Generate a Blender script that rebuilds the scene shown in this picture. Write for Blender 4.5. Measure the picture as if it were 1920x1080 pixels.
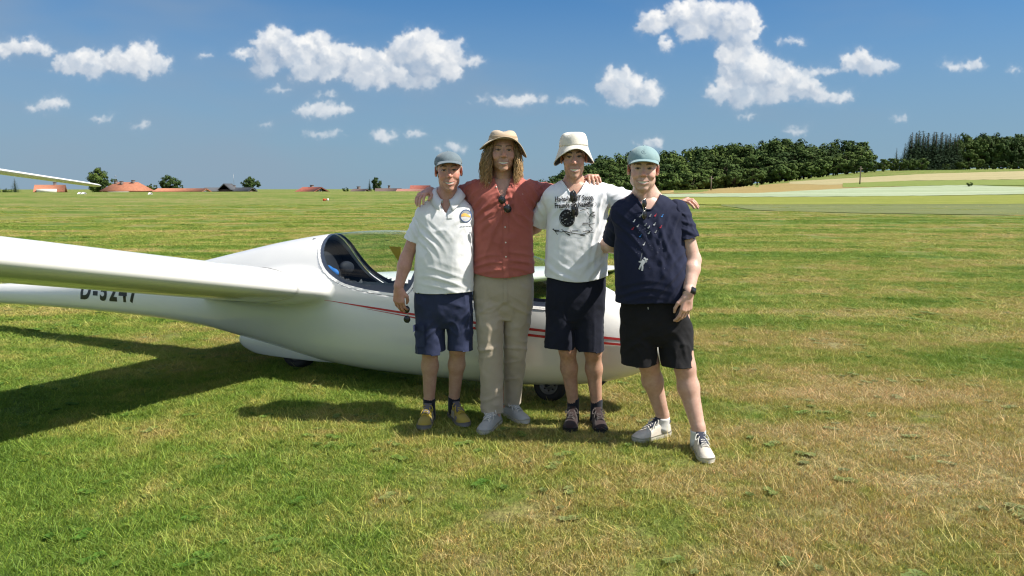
import bpy, bmesh, math, random
import numpy as np
from mathutils import Vector, Matrix
from mathutils.bvhtree import BVHTree

SC = bpy.context.scene
COL = SC.collection
for _o in list(bpy.data.objects):
    bpy.data.objects.remove(_o)

# ------------------------------------------------------------------ camera
FPX, CAMH = 1397.0, 1.56                  # focal length in photo pixels, eye height
PITCH = math.atan((540 - 352) / FPX)
cam_d = bpy.data.cameras.new('camera')
cam_d.sensor_width = 36.0
cam_d.lens = 36.0 * FPX / 1920.0
cam_d.clip_end = 20000.0
cam_d.clip_start = 0.05
cam = bpy.data.objects.new('camera', cam_d)
COL.objects.link(cam)
cam.location = (0, 0, CAMH)
cam.rotation_euler = (math.pi / 2 - PITCH, 0, 0)
SC.camera = cam

# ------------------------------------------------------------------ sun + exposure
SUN = np.array([0.84, -0.15, 1.0]); SUN /= np.linalg.norm(SUN)
SUN_EL = math.asin(SUN[2]); SUN_AZ = math.atan2(SUN[0], SUN[1])     # azimuth clockwise from +Y
sun_d = bpy.data.lights.new('sun', 'SUN')
sun_d.energy = 4.4
sun_d.angle = math.radians(0.53)
sun_d.color = (1.0, 0.94, 0.84)
sun = bpy.data.objects.new('sun', sun_d)
COL.objects.link(sun)
sun.location = (8, -2, 12)
sun.rotation_euler = Vector(SUN).to_track_quat('Z', 'Y').to_euler()
SC.view_settings.view_transform = 'Standard'
SC.view_settings.look = 'None'
SC.view_settings.exposure = 0.80
SC.view_settings.gamma = 1.0
SC.view_settings.use_curve_mapping = False
SC.cycles.use_denoising = True
SC.cycles.denoiser = 'OPENIMAGEDENOISE'
SC.cycles.denoising_input_passes = 'RGB_ALBEDO_NORMAL'
SC.cycles.denoising_prefilter = 'ACCURATE'
SC.cycles.filter_width = 1.2
SC.cycles.sample_clamp_indirect = 4.0
SC.cycles.max_bounces = 8
SC.cycles.transparent_max_bounces = 24
SC.cycles.caustics_reflective = False
SC.cycles.caustics_refractive = False

# ------------------------------------------------------------------ node helper
class NT:
    def __init__(s, nt):
        s.nt = nt
    def n(s, typ, ins=None, **kw):
        nd = s.nt.nodes.new(typ)
        for k, v in kw.items():
            setattr(nd, k, v)
        for k, v in (ins or {}).items():
            s.set(nd, k, v)
        return nd
    def set(s, nd, k, v):
        sock = nd.inputs[k]
        if hasattr(v, 'links') or isinstance(v, bpy.types.NodeSocket):
            s.nt.links.new(v, sock)
        else:
            sock.default_value = v
    def m(s, op, a, b=0.0, c=None, clamp=False):
        nd = s.n('ShaderNodeMath', {0: a, 1: b}, operation=op)
        nd.use_clamp = clamp
        if c is not None:
            s.set(nd, 2, c)
        return nd.outputs[0]
    def v(s, op, a, b=(0, 0, 0), out=0):
        nd = s.n('ShaderNodeVectorMath', {0: a, 1: b}, operation=op)
        return nd.outputs[out]
    def mix(s, f, a, b, blend='MIX'):
        nd = s.n('ShaderNodeMix', data_type='RGBA', blend_type=blend)
        s.set(nd, 0, f); s.set(nd, 6, a); s.set(nd, 7, b)
        return nd.outputs[2]
    def ramp(s, f, lo, hi, a=0.0, b=1.0, smooth=True):
        nd = s.n('ShaderNodeMapRange', {'Value': f, 'From Min': lo, 'From Max': hi, 'To Min': a, 'To Max': b},
                 interpolation_type='SMOOTHSTEP' if smooth else 'LINEAR')
        return nd.outputs[0]
    def noise(s, vec, scale, detail=4.0, rough=0.55, dist=0.0, out=0):
        nd = s.n('ShaderNodeTexNoise', {'Scale': scale, 'Detail': detail, 'Roughness': rough, 'Distortion': dist})
        if vec is not None:
            s.set(nd, 'Vector', vec)
        return nd.outputs[out]

# ------------------------------------------------------------------ sky: nishita + cumulus clouds at infinity
world = bpy.data.worlds.new('World')
SC.world = world
world.use_nodes = True
wt = world.node_tree
wt.nodes.clear()
W = NT(wt)
CLOUDS = [  # direction of each cloud (photo pixels) and its half size
 (30, 86, 70, 20), (148, 112, 50, 30), (255, 112, 70, 30), (270, 88, 30, 16), (95, 195, 48, 14), (190, 223, 28, 8), (263, 231, 20, 8),
 (545, 82, 62, 42), (600, 112, 130, 40), (700, 124, 58, 36), (480, 100, 55, 14),
 (795, 92, 62, 46), (800, 128, 62, 40), (880, 112, 30, 11), (380, 97, 20, 8), (608, 203, 58, 16),
 (605, 250, 46, 8), (520, 163, 28, 7), (610, 178, 32, 7), (497, 231, 14, 7), (717, 250, 26, 13), (775, 248, 26, 8), (950, 187, 84, 12),
 (1067, 193, 30, 8), (1163, 152, 36, 34), (1215, 174, 28, 22), (1180, 188, 58, 10),
 (1305, 36, 112, 42), (1370, 48, 42, 44), (1388, 100, 30, 34), (1412, 130, 46, 52), (1372, 166, 48, 30),
 (1455, 152, 76, 38), (1520, 178, 88, 16), (1618, 117, 56, 24), (1535, 130, 42, 11), (1808, 122, 44, 12), (1905, 130, 22, 7),
 (1398, 212, 22, 9), (1218, 268, 32, 11), (1495, 242, 20, 9), (1680, 222, 20, 7), (845, 280, 36, 12),
 (1243, 80, 16, 14), (1480, 78, 30, 9), (1322, 178, 10, 8), (2090, 90, 80, 30), (-150, 60, 90, 34), (2300, 170, 60, 14), (-260, 180, 50, 14)]

def dir_px(px, py):
    x = (px - 960) / FPX; y = -(py - 540) / FPX
    d = np.array([x, math.cos(PITCH) + y * math.sin(PITCH), -math.sin(PITCH) + y * math.cos(PITCH)])
    return d / np.linalg.norm(d)

def cloud_map():
    """cumulus heaped up from small puffs, shaded by the sun: (alpha, light) over photo columns -400..2320, rows -60..360"""
    K = 0.75; X0, Y0, Wd, Ht = -400.0, -60.0, 2040, 324
    r = np.random.RandomState(8)
    Z = np.full((Ht, Wd), -1e3, np.float32); T = np.zeros((Ht, Wd), np.float32); BS = np.zeros((Ht, Wd), np.float32)
    def puff(x, y, z, rad, dens, base):
        x = (x - X0) * K; y = (y - Y0) * K; rr = rad * K
        i0, i1, j0, j1 = int(max(0, y - rr)), int(min(Ht, y + rr + 2)), int(max(0, x - rr)), int(min(Wd, x + rr + 2))
        if i1 <= i0 or j1 <= j0: return
        yy, xx = np.mgrid[i0:i1, j0:j1]
        q = rr * rr - (xx - x) ** 2 - (yy - y) ** 2
        s = np.sqrt(np.maximum(q, 0)); on = q > 0
        Z[i0:i1, j0:j1] = np.where(on & (z * K + s > Z[i0:i1, j0:j1]), z * K + s, Z[i0:i1, j0:j1])
        T[i0:i1, j0:j1] += np.where(on, s * dens, 0)
    for (cx, cy, rx, ry) in CLOUDS:
        thick = min(1.0, ry / 26.0)
        base = cy + ry * 0.75
        lev = []
        n = int(6 + 5 * rx / ry)
        for k in range(n):
            u = r.uniform(-1, 1); t = math.sqrt(max(0.02, 1 - u * u))
            rad = ry * (0.34 + 0.34 * t) * r.uniform(0.8, 1.15)
            y = cy + ry * 0.35 - r.uniform(-0.25, 0.85) * ry * t * 0.75
            lev.append((cx + u * rx * 0.9, min(y, base - rad * 0.45), r.uniform(-0.4, 0.4) * ry, rad))
        allp = list(lev)
        for L in range(3):
            nxt = []
            for (x, y, z, rad) in lev:
                if rad < 2.2: continue
                for c in range(5 if L < 2 else 4):
                    a = r.uniform(-0.35, math.pi + 0.35); e = r.uniform(-0.2, 1.1)
                    rr = rad * r.uniform(0.34, 0.52); q = rad * 0.86
                    nx, ny, nz = x + q * math.cos(a) * math.cos(e), y - q * math.sin(a) * math.cos(e), z + q * math.sin(e)
                    if ny + rr * 0.5 > base: ny = base - rr * 0.5
                    nxt.append((nx, ny, nz, rr))
            allp += nxt; lev = nxt
        for (x, y, z, rad) in allp:
            puff(x, y, z, rad, 0.05 + 0.16 * thick, base)
    def blur(a, n):
        for _ in range(2):
            for ax in (0, 1):
                c = np.cumsum(np.concatenate([np.repeat(np.take(a, [0], ax), n + 1, ax), a, np.repeat(np.take(a, [-1], ax), n, ax)], ax), ax)
                m = a.shape[ax]
                a = (np.take(c, range(2 * n + 1, 2 * n + 1 + m), ax) - np.take(c, range(0, m), ax)) / (2 * n + 1)
        return a
    Zf = np.where(Z < -500, -14, Z)
    yy, xx = np.mgrid[0:Ht, 0:Wd].astype(np.float32)
    def fbm(sc, seed, oc=4):
        P = np.stack([xx.ravel(), yy.ravel(), np.zeros(xx.size)], 1); o = 0
        for k in range(oc):
            o = o + _vn(P * (2 ** k / sc), seed + k) * 0.55 ** k
        return o.reshape(Ht, Wd)
    lat = np.random.RandomState(4).rand(64, 64).astype(np.float32) * 2 - 1
    def _vn(P, seed):
        q = P[:, :2] + seed * 5.37; i = np.floor(q).astype(int); f = q - i; f = f * f * (3 - 2 * f)
        g = lambda a, b: lat[(i[:, 0] + a) & 63, (i[:, 1] + b) & 63]
        return (g(0, 0) * (1 - f[:, 0]) + g(1, 0) * f[:, 0]) * (1 - f[:, 1]) + (g(0, 1) * (1 - f[:, 0]) + g(1, 1) * f[:, 0]) * f[:, 1]
    wx, wy = fbm(7.0, 1) * 3.4 + fbm(40, 21, 2) * 5, fbm(7.0, 9) * 3.0 + fbm(40, 31, 2) * 4
    ix = np.clip(xx + wx, 0, Wd - 1).astype(int); iy = np.clip(yy + wy, 0, Ht - 1).astype(int)
    Zs = 0.40 * blur(Zf, 1) + 0.34 * blur(Zf, 3) + 0.26 * blur(Zf, 8)
    gy, gx = np.gradient(Zs)
    ln = np.sqrt(gx * gx + gy * gy + 1)
    lit = (-gx * 0.62 + gy * 0.66 + 0.42) / ln                 # n . sun, image y points down
    ao = np.clip((blur(Zf, 2) - blur(Zf, 9)) * 0.030, -0.28, 0.22)
    under = np.clip((blur(T, 10) - np.roll(blur(T, 10), -9, 0)) * 0.010, -0.25, 0.25)
    L = 0.40 + 0.46 * np.clip(lit, -0.7, 1.0) + ao * 1.2 - under * 1.0
    a = 1 - np.exp(-np.maximum(T - 0.22 + np.minimum(T, 1) * fbm(14, 3) * 0.5, 0) * 0.7)
    a = 0.45 * blur(a, 1) + 0.30 * blur(a, 3) * (0.80 + 0.40 * fbm(11, 51)) + 0.25 * blur(a, 7) * (0.7 + 0.5 * fbm(18, 71))
    return np.clip(a[iy, ix], 0, 1), np.clip(blur(L, 1)[iy, ix], 0, 1), (X0, Y0, Wd / K, Ht / K)
_ca, _cl, (CX0, CY0, CW, CHt) = cloud_map()
cimg = bpy.data.images.new('cloud_field', _ca.shape[1], _ca.shape[0], alpha=False, float_buffer=True)
cimg.colorspace_settings.name = 'Non-Color'
_px = np.zeros(_ca.shape + (4,), np.float32); _px[..., 0] = _ca; _px[..., 1] = _cl; _px[..., 3] = 1
cimg.pixels.foreach_set(_px[::-1].ravel())
cimg.pack()

tc = W.n('ShaderNodeTexCoord')
dirv = W.v('NORMALIZE', tc.outputs['Generated'])
dx, dy, dz = W.n('ShaderNodeSeparateXYZ', {0: dirv}).outputs
# direction -> the photo's tangent plane, so that the cloud field sits at infinity
fwd = (0.0, math.cos(PITCH), -math.sin(PITCH)); upv = (0.0, math.sin(PITCH), math.cos(PITCH))
fz = W.m('MAXIMUM', W.v('DOT_PRODUCT', dirv, fwd, out=1), 0.05)
qa = W.m('DIVIDE', dx, fz); qb = W.m('DIVIDE', W.v('DOT_PRODUCT', dirv, upv, out=1), fz)
uu = W.m('MULTIPLY_ADD', qa, FPX / CW, (960 - CX0) / CW)
vv = W.m('MULTIPLY_ADD', qb, FPX / CHt, 1 - (540 - CY0) / CHt)
ti = W.n('ShaderNodeTexImage', {'Vector': W.n('ShaderNodeCombineXYZ', {0: uu, 1: vv, 2: 0.0}).outputs[0]}, extension='CLIP', interpolation='Cubic')
ti.image = cimg
front = W.ramp(dy, 0.1, 0.25)
sc_ = W.n('ShaderNodeSeparateColor', {0: ti.outputs[0]})
alpha, lit = W.m('MULTIPLY', sc_.outputs[0], front), sc_.outputs[1]
# denser sunlit cumulus over the unseen rest of the sky, added for fill light
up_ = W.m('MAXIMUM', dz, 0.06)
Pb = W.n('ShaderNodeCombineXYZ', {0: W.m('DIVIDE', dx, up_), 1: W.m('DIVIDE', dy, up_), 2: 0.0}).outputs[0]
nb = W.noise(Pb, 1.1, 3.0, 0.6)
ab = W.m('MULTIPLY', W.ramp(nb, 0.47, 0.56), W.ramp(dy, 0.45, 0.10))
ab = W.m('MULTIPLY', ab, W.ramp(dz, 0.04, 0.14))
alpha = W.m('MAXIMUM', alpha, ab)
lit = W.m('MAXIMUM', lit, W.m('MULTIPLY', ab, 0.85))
sky = W.n('ShaderNodeTexSky', sky_type='NISHITA')
sky.sun_disc = False
sky.sun_elevation = SUN_EL
sky.sun_rotation = SUN_AZ
sky.altitude = 300.0
sky.air_density = 1.0
sky.dust_density = 0.5
sky.ozone_density = 3.0
skyc = sky.outputs[0]
cl_col = W.mix(W.ramp(lit, 0.12, 0.98, smooth=False), (2.9, 3.6, 4.6, 1), (8.0, 7.9, 7.7, 1))
cl_col = W.mix(W.ramp(dz, 0.0, 0.25, 0.5, 0.0), cl_col, (4.6, 5.1, 5.7, 1))
# thin high veil, denser to the left
ci = W.noise(W.n('ShaderNodeMapping', {'Vector': dirv, 'Scale': (2.0, 2.0, 7.0), 'Rotation': (0, 0.25, 0)}).outputs[0], 1.5, 3.0, 0.55)
cia = W.ramp(W.m('ADD', ci, W.m('MULTIPLY', dx, -0.22)), 0.42, 0.86, 0.0, 0.55)
hz = W.ramp(dz, 0.0, 0.34, 0.85, 0.0)
skyc = W.mix(1.0, skyc, (0.18, 0.55, 0.83, 1), 'MULTIPLY')
skyc = W.mix(hz, skyc, (2.15, 3.00, 3.85, 1))
skyc = W.mix(cia, skyc, (2.2, 2.85, 3.65, 1))
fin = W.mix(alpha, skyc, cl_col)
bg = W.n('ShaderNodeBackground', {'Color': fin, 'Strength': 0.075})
wo = W.n('ShaderNodeOutputWorld')
wt.links.new(bg.outputs[0], wo.inputs[0])
world.cycles.sampling_method = 'MANUAL'
world.cycles.sample_map_resolution = 512

# ------------------------------------------------------------------ geometry helpers
CAMP = np.array([0, 0, CAMH])
def at(px, py, Y):
    """world point at depth Y seen in the photograph at px, py"""
    d = dir_px(px, py)
    return CAMP + d * (Y / d[1])
def on_ground(px, py, z=0.0):
    d = dir_px(px, py)
    return CAMP + d * ((z - CAMH) / d[2])

def link(name, data, parent=None):
    o = bpy.data.objects.new(name, data)
    COL.objects.link(o)
    if parent is not None:
        o.parent = parent
    return o
def tag(o, label=None, cat=None, group=None, kind=None):
    if label: o['label'] = label
    if cat: o['category'] = cat
    if group: o['group'] = group
    if kind: o['kind'] = kind
    return o
def thing(name, label, cat, loc=(0, 0, 0), group=None):
    o = link(name, None)
    o.location = loc
    o.empty_display_size = 0.1
    return tag(o, label, cat, group)
def mesh_data(name, V, F, mat=None, smooth=True, col=None):
    """V (n,3); F array (m,3|4) or a list of such arrays"""
    me = bpy.data.meshes.new(name)
    V = np.asarray(V, dtype=np.float32)
    Fs = F if isinstance(F, (list, tuple)) and len(F) and isinstance(F[0], np.ndarray) else [np.asarray(F)]
    Fs = [np.asarray(f, dtype=np.int32) for f in Fs if len(f)]
    if any(f.ndim != 2 for f in Fs):
        me.from_pydata([tuple(v) for v in V], [], [tuple(int(i) for i in f) for f in F])
    else:
        nl = sum(f.size for f in Fs); nf = sum(len(f) for f in Fs)
        me.vertices.add(len(V)); me.vertices.foreach_set('co', V.ravel())
        me.loops.add(nl); me.loops.foreach_set('vertex_index', np.concatenate([f.ravel() for f in Fs]))
        me.polygons.add(nf)
        tot = np.concatenate([np.full(len(f), f.shape[1], np.int32) for f in Fs])
        st = np.concatenate([[0], np.cumsum(tot)[:-1]]).astype(np.int32)
        me.polygons.foreach_set('loop_start', st)
        me.polygons.foreach_set('loop_total', tot)
        me.update(calc_edges=True)
        me.validate()
    if smooth:
        me.polygons.foreach_set('use_smooth', np.ones(len(me.polygons), dtype=bool))
    if col is not None:
        c = np.ones((len(V), 4), np.float32); c[:, :3] = col
        at_ = me.color_attributes.new('Col', 'FLOAT_COLOR', 'POINT')
        at_.data.foreach_set('color', c.ravel())
    if mat is not None:
        me.materials.append(mat)
    me.update()
    return me
def mobj(name, V, F, mat, parent=None, org=None, smooth=True, col=None):
    V = np.asarray(V, dtype=np.float64)
    if org is not None and len(V):
        V = V - np.asarray(org)
    return link(name, mesh_data(name, V, F, mat, smooth, col), parent)
def join(parts):
    """[(V,F)] -> V, list of F arrays by side count"""
    Vs, q, t, n = [], [], [], 0
    for V, F in parts:
        Fl = F if isinstance(F, list) and len(F) and isinstance(F[0], np.ndarray) else [np.asarray(F)]
        for f in Fl:
            f = np.asarray(f)
            if f.size == 0: continue
            (q if f.shape[1] == 4 else t).append(f + n)
        Vs.append(np.asarray(V)); n += len(V)
    out = []
    if q: out.append(np.concatenate(q))
    if t: out.append(np.concatenate(t))
    return np.concatenate(Vs), out
BOXF = np.array([[0, 3, 2, 1], [4, 5, 6, 7], [0, 1, 5, 4], [1, 2, 6, 5], [2, 3, 7, 6], [3, 0, 4, 7]])
def box(lo, hi):
    (a, b, c), (d, e, f) = lo, hi
    return np.array([[a, b, c], [d, b, c], [d, e, c], [a, e, c], [a, b, f], [d, b, f], [d, e, f], [a, e, f]], float), BOXF.copy()
def gridF(nu, nv, wrapu=False, wrapv=False):
    i = np.arange(nu if wrapu else nu - 1)[:, None]; j = np.arange(nv if wrapv else nv - 1)[None, :]
    i2 = (i + 1) % nu; j2 = (j + 1) % nv
    return np.stack(np.broadcast_arrays(i * nv + j, i2 * nv + j, i2 * nv + j2, i * nv + j2), -1).reshape(-1, 4)
def tube(pts, rad, ns=6, caps=True):
    """tube along a polyline; rad scalar or per point"""
    P = np.asarray(pts, float); n = len(P)
    R = np.full(n, rad) if np.isscalar(rad) else np.asarray(rad, float)
    T = np.gradient(P, axis=0); T /= np.linalg.norm(T, axis=1)[:, None] + 1e-12
    ref = np.array([0, 0, 1.0]) if abs(T[0][2]) < 0.9 else np.array([1.0, 0, 0])
    A = np.cross(T[0], ref); A /= np.linalg.norm(A)
    V = []
    for k in range(n):
        A = A - T[k] * np.dot(A, T[k]); A /= np.linalg.norm(A) + 1e-12
        B = np.cross(T[k], A)
        an = np.arange(ns) * 2 * math.pi / ns
        V.append(P[k] + R[k] * (np.cos(an)[:, None] * A + np.sin(an)[:, None] * B))
    V = np.concatenate(V)
    F = [gridF(n, ns, False, True)]
    if caps:
        V = np.concatenate([V, P[:1], P[-1:]])
        c0, c1 = n * ns, n * ns + 1
        j = np.arange(ns); j2 = (j + 1) % ns
        F.append(np.concatenate([np.stack([np.full(ns, c0), j, j2], 1), np.stack([np.full(ns, c1), (n - 1) * ns + j2, (n - 1) * ns + j], 1)]))
    return V, F
def spline(P, n):
    """smooth curve through points"""
    P = np.asarray(P, float)
    Q = np.concatenate([2 * P[:1] - P[1:2], P, 2 * P[-1:] - P[-2:-1]])
    t = np.linspace(0, len(P) - 1 - 1e-9, n); i = t.astype(int); f = (t - i)[:, None]
    a, b, c, d = Q[i], Q[i + 1], Q[i + 2], Q[i + 3]
    return 0.5 * ((2 * b) + (-a + c) * f + (2 * a - 5 * b + 4 * c - d) * f ** 2 + (-a + 3 * b - 3 * c + d) * f ** 3)
def smooth01(x, a, b):
    t = np.clip((np.asarray(x, float) - a) / (b - a), 0, 1)
    return t * t * (3 - 2 * t)
_rs = np.random.RandomState(11)
_LAT = _rs.rand(32, 32, 32).astype(np.float32) * 2 - 1
def vnoise(P, scale=1.0, seed=0):
    """smooth value noise in [-1,1] at points (n,3)"""
    Q = np.asarray(P) * scale + seed * 7.31
    i = np.floor(Q).astype(int); f = Q - i; f = f * f * (3 - 2 * f)
    r = 0
    for a in (0, 1):
        wx = f[:, 0] if a else 1 - f[:, 0]
        for b in (0, 1):
            wy = f[:, 1] if b else 1 - f[:, 1]
            for c in (0, 1):
                wz = f[:, 2] if c else 1 - f[:, 2]
                r = r + wx * wy * wz * _LAT[(i[:, 0] + a) & 31, (i[:, 1] + b) & 31, (i[:, 2] + c) & 31]
    return r
def vnormals(V, F):
    N = np.zeros_like(V)
    for f in (F if isinstance(F, list) else [F]):
        a, b, c = V[f[:, 0]], V[f[:, 1]], V[f[:, 2]]
        n = np.cross(b - a, c - a)
        if f.shape[1] == 4:
            n = np.cross(V[f[:, 2]] - a, V[f[:, 3]] - b)
        for k in range(f.shape[1]):
            np.add.at(N, f[:, k], n)
    return N / (np.linalg.norm(N, axis=1)[:, None] + 1e-12)

# ------------------------------------------------------------------ material helpers
def new_mat(name):
    m = bpy.data.materials.new(name)
    m.use_nodes = True
    nt = m.node_tree
    for nd in list(nt.nodes):
        if nd.type != 'OUTPUT_MATERIAL':
            nt.nodes.remove(nd)
    T = NT(nt)
    b = T.n('ShaderNodeBsdfPrincipled')
    nt.links.new(b.outputs[0], nt.nodes['Material Output'].inputs[0])
    return m, T, b
def bump(T, b, height, strength=0.3, dist=0.01):
    bp = T.n('ShaderNodeBump', {'Height': height, 'Strength': strength, 'Distance': dist})
    T.set(b, 'Normal', bp.outputs[0])
def simple(name, col, rough=0.6, metal=0.0, var=0.12, scale=6.0, bumps=0.0, bscale=60.0, spec=0.4, coat=0.0, coords='Object'):
    m, T, b = new_mat(name)
    tc = T.n('ShaderNodeTexCoord')
    nz = T.noise(tc.outputs[coords], scale, 5.0, 0.6)
    f = T.ramp(nz, 0.25, 0.75, 1 - var, 1 + var)
    c = T.mix(1.0, (*col, 1), T.n('ShaderNodeCombineColor', {0: f, 1: f, 2: f}).outputs[0], 'MULTIPLY')
    T.set(b, 'Base Color', c); T.set(b, 'Roughness', rough); T.set(b, 'Metallic', metal)
    T.set(b, 'Specular IOR Level', spec)
    if coat: T.set(b, 'Coat Weight', coat)
    if bumps:
        bump(T, b, T.noise(tc.outputs[coords], bscale, 4.0, 0.6), bumps, 0.01)
    return m
# ------------------------------------------------------------------ terrain
def hgt(x, y):
    x = np.asarray(x, float); y = np.asarray(y, float)
    d = np.hypot(x, y); a = np.arctan2(x, np.maximum(y, 1e-3))
    R = smooth01(a, 0.11, 0.50) * smooth01(y, 0, 60)
    h = 0.75 * smooth01(d, 40, 150)
    h = h - (1 - R) * 6.5 * smooth01(d, 160, 420)
    h = h + R * (8.4 * smooth01(d, 105, 390) + 5 * smooth01(d, 390, 600))
    h = h + smooth01(d, 14, 60) * 0.05 * np.sin(x * 0.11 + 1.3) * np.cos(y * 0.09)
    return h - 10 * smooth01(d, 900, 3000)
def terr(px, py, lo=20.0, hi=900.0):
    """first hit of a photo ray on the terrain"""
    d = dir_px(px, py)
    t = np.linspace(lo, hi, 6000)
    P = CAMP + d * (t / d[1])[:, None]
    g = P[:, 2] - hgt(P[:, 0], P[:, 1])
    k = np.argmax(g < 0) if (g < 0).any() else len(t) - 1
    return np.array([P[k, 0], P[k, 1], float(hgt(P[k, 0], P[k, 1]))])

def turf_group():
    g = bpy.data.node_groups.new('turf_colour', 'ShaderNodeTree')
    g.interface.new_socket('Color', in_out='OUTPUT', socket_type='NodeSocketColor')
    g.interface.new_socket('Dry', in_out='OUTPUT', socket_type='NodeSocketFloat')
    T = NT(g)
    go = g.nodes.new('NodeGroupOutput')
    pos = T.n('ShaderNodeNewGeometry').outputs['Position']
    mp = T.n('ShaderNodeMapping', {'Vector': pos, 'Rotation': (0, 0, 0.06), 'Scale': (0.14, 1.0, 1.0)}).outputs[0]
    big = T.noise(pos, 0.55, 3.0, 0.5)
    stripe = T.noise(mp, 0.85, 4.0, 0.55)
    stripe2 = T.noise(mp, 0.16, 2.0, 0.5)
    mid = T.noise(pos, 2.3, 4.0, 0.6)
    fine = T.noise(pos, 11.0, 3.0, 0.6)
    sp = T.n('ShaderNodeSeparateXYZ', {0: pos})
    bias = T.ramp(sp.outputs[0], -4.0, 2.6, -0.08, 0.13)
    nearw = T.ramp(sp.outputs[1], 3.5, 8.5, 1.0, 0.0)
    bias = T.m('MULTIPLY', bias, nearw)
    s = T.m('ADD', T.m('MULTIPLY', big, 0.36), T.m('MULTIPLY', mid, 0.36))
    s = T.m('ADD', s, T.m('MULTIPLY', stripe, 0.36))
    s = T.m('ADD', s, T.m('MULTIPLY', stripe2, 0.26))
    s = T.m('ADD', s, T.m('MULTIPLY', fine, 0.20))
    mp3 = T.n('ShaderNodeMapping', {'Vector': pos, 'Rotation': (0, 0, 0.045), 'Scale': (0.022, 0.50, 1.0)}).outputs[0]
    s = T.m('ADD', s, T.m('MULTIPLY', T.noise(mp3, 1.0, 3.0, 0.6), 0.36))
    s = T.m('ADD', s, bias)
    dry = T.ramp(s, 0.72, 1.18)
    c = T.n('ShaderNodeValToRGB', {0: dry})
    el = c.color_ramp.elements
    el[0].position = 0.0; el[0].color = (0.085, 0.160, 0.020, 1)
    el[1].position = 1.0; el[1].color = (0.370, 0.318, 0.150, 1)
    e = el.new(0.30); e.color = (0.134, 0.214, 0.032, 1)
    e = el.new(0.55); e.color = (0.222, 0.260, 0.058, 1)
    e = el.new(0.78); e.color = (0.298, 0.276, 0.095, 1)
    g.links.new(c.outputs[0], go.inputs[0]); g.links.new(dry, go.inputs[1])
    return g
TURF = turf_group()

m_ground, T, b = new_mat('mown_turf')
gn = T.n('ShaderNodeGroup'); gn.node_tree = TURF
pos = T.n('ShaderNodeNewGeometry').outputs['Position']
gr = T.noise(pos, 38.0, 5.0, 0.7)
gr2 = T.noise(pos, 5.0, 6.0, 0.75)
mlt = T.m('MULTIPLY', T.ramp(gr, 0.3, 0.72, 0.55, 1.08), T.ramp(gr2, 0.3, 0.7, 0.72, 1.2))
c = T.mix(1.0, gn.outputs[0], T.n('ShaderNodeCombineColor', {0: mlt, 1: mlt, 2: mlt}).outputs[0], 'MULTIPLY')
T.set(b, 'Base Color', c); T.set(b, 'Roughness', 0.9); T.set(b, 'Specular IOR Level', 0.15)
bump(T, b, T.m('ADD', gr2, T.m('MULTIPLY', gr, 0.4)), 0.9, 0.08)

ang = np.concatenate([np.linspace(-46, 46, 190), np.linspace(46, 314, 80)[1:-1]]) * math.pi / 180
rad = np.concatenate([[0.0], np.geomspace(1.0, 9000, 150)])
A, Rr = np.meshgrid(ang, rad)
X = Rr * np.sin(A); Y = Rr * np.cos(A)
ground = mobj('ground', np.stack([X, Y, hgt(X, Y)], -1).reshape(-1, 3), gridF(len(rad), len(ang), False, True)[:, ::-1], m_ground)
tag(ground, kind='structure')

# field strips on the slope to the right (draped sheets)
def field_mat(name, c1, c2, stripes=0.5, rowdir=0.2, scale=1.0):
    m, T, b = new_mat(name)
    pos = T.n('ShaderNodeNewGeometry').outputs['Position']
    mp = T.n('ShaderNodeMapping', {'Vector': pos, 'Rotation': (0, 0, rowdir), 'Scale': (0.05, 1.0, 1.0)}).outputs[0]
    f = T.ramp(T.m('ADD', T.m('MULTIPLY', T.noise(mp, 0.35 * scale, 4, 0.6), stripes), T.m('MULTIPLY', T.noise(pos, 0.6, 5, 0.65), 1 - stripes)), 0.34, 0.66)
    T.set(b, 'Base Color', T.mix(f, (*c1, 1), (*c2, 1)))
    T.set(b, 'Roughness', 0.9); T.set(b, 'Specular IOR Level', 0.1)
    bump(T, b, T.noise(pos, 3.0, 5, 0.7), 0.8, 0.12)
    return m
def field(name, low, up, mat, lift=0.04, n=60, m=10, crop=0.0):
    lx = np.array(low, float); ux = np.array(up, float)
    x0, x1 = lx[0, 0], lx[-1, 0]
    V = []
    for px in np.linspace(x0, x1, n):
        jn = 0.35 * math.sin(px * 0.071 + len(V)) + 0.25 * math.sin(px * 0.19)
        a = terr(px, np.interp(px, lx[:, 0], lx[:, 1]) + jn * 0.6); c = terr(px, np.interp(px, ux[:, 0], ux[:, 1]) + jn * 0.3)
        for t in np.linspace(0, 1, m):
            p = a * (1 - t) + c * t
            p[2] = hgt(p[0], p[1]) + lift + crop
            V.append(p)
    V = np.array(V); F = [gridF(n, m)]
    if crop:
        idx = np.concatenate([np.arange(n) * m, (n - 1) * m + np.arange(1, m), ((n - 1) * m + m - 1) - np.arange(1, n) * m, (m - 1) - np.arange(1, m - 1)])
        base = V[idx].copy(); base[:, 2] -= crop + lift + 0.05
        k = len(V); L = len(idx); j = np.arange(L); j2 = (j + 1) % L
        F.append(np.stack([idx[j], idx[j2], k + j2, k + j], 1))
        V = np.concatenate([V, base])
        F = [np.concatenate(F)]
    o = mobj(name, V, F[0], mat)
    return tag(o, kind='structure')
PXR = 2150
f_dark = field_mat('tall_grass_crop', (0.130, 0.155, 0.060), (0.175, 0.195, 0.080), 0.4)
f_mead = field_mat('yellow_green_meadow', (0.185, 0.215, 0.040), (0.250, 0.265, 0.060), 0.5)
f_pale = field_mat('pale_oat_field', (0.250, 0.310, 0.180), (0.380, 0.430, 0.290), 0.75, 0.05, 1.6)
f_tan = field_mat('ripe_grain_field', (0.270, 0.200, 0.080), (0.350, 0.270, 0.110), 0.6)
f_tan2 = field_mat('pale_grain_field', (0.330, 0.290, 0.150), (0.400, 0.350, 0.190), 0.5)
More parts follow.
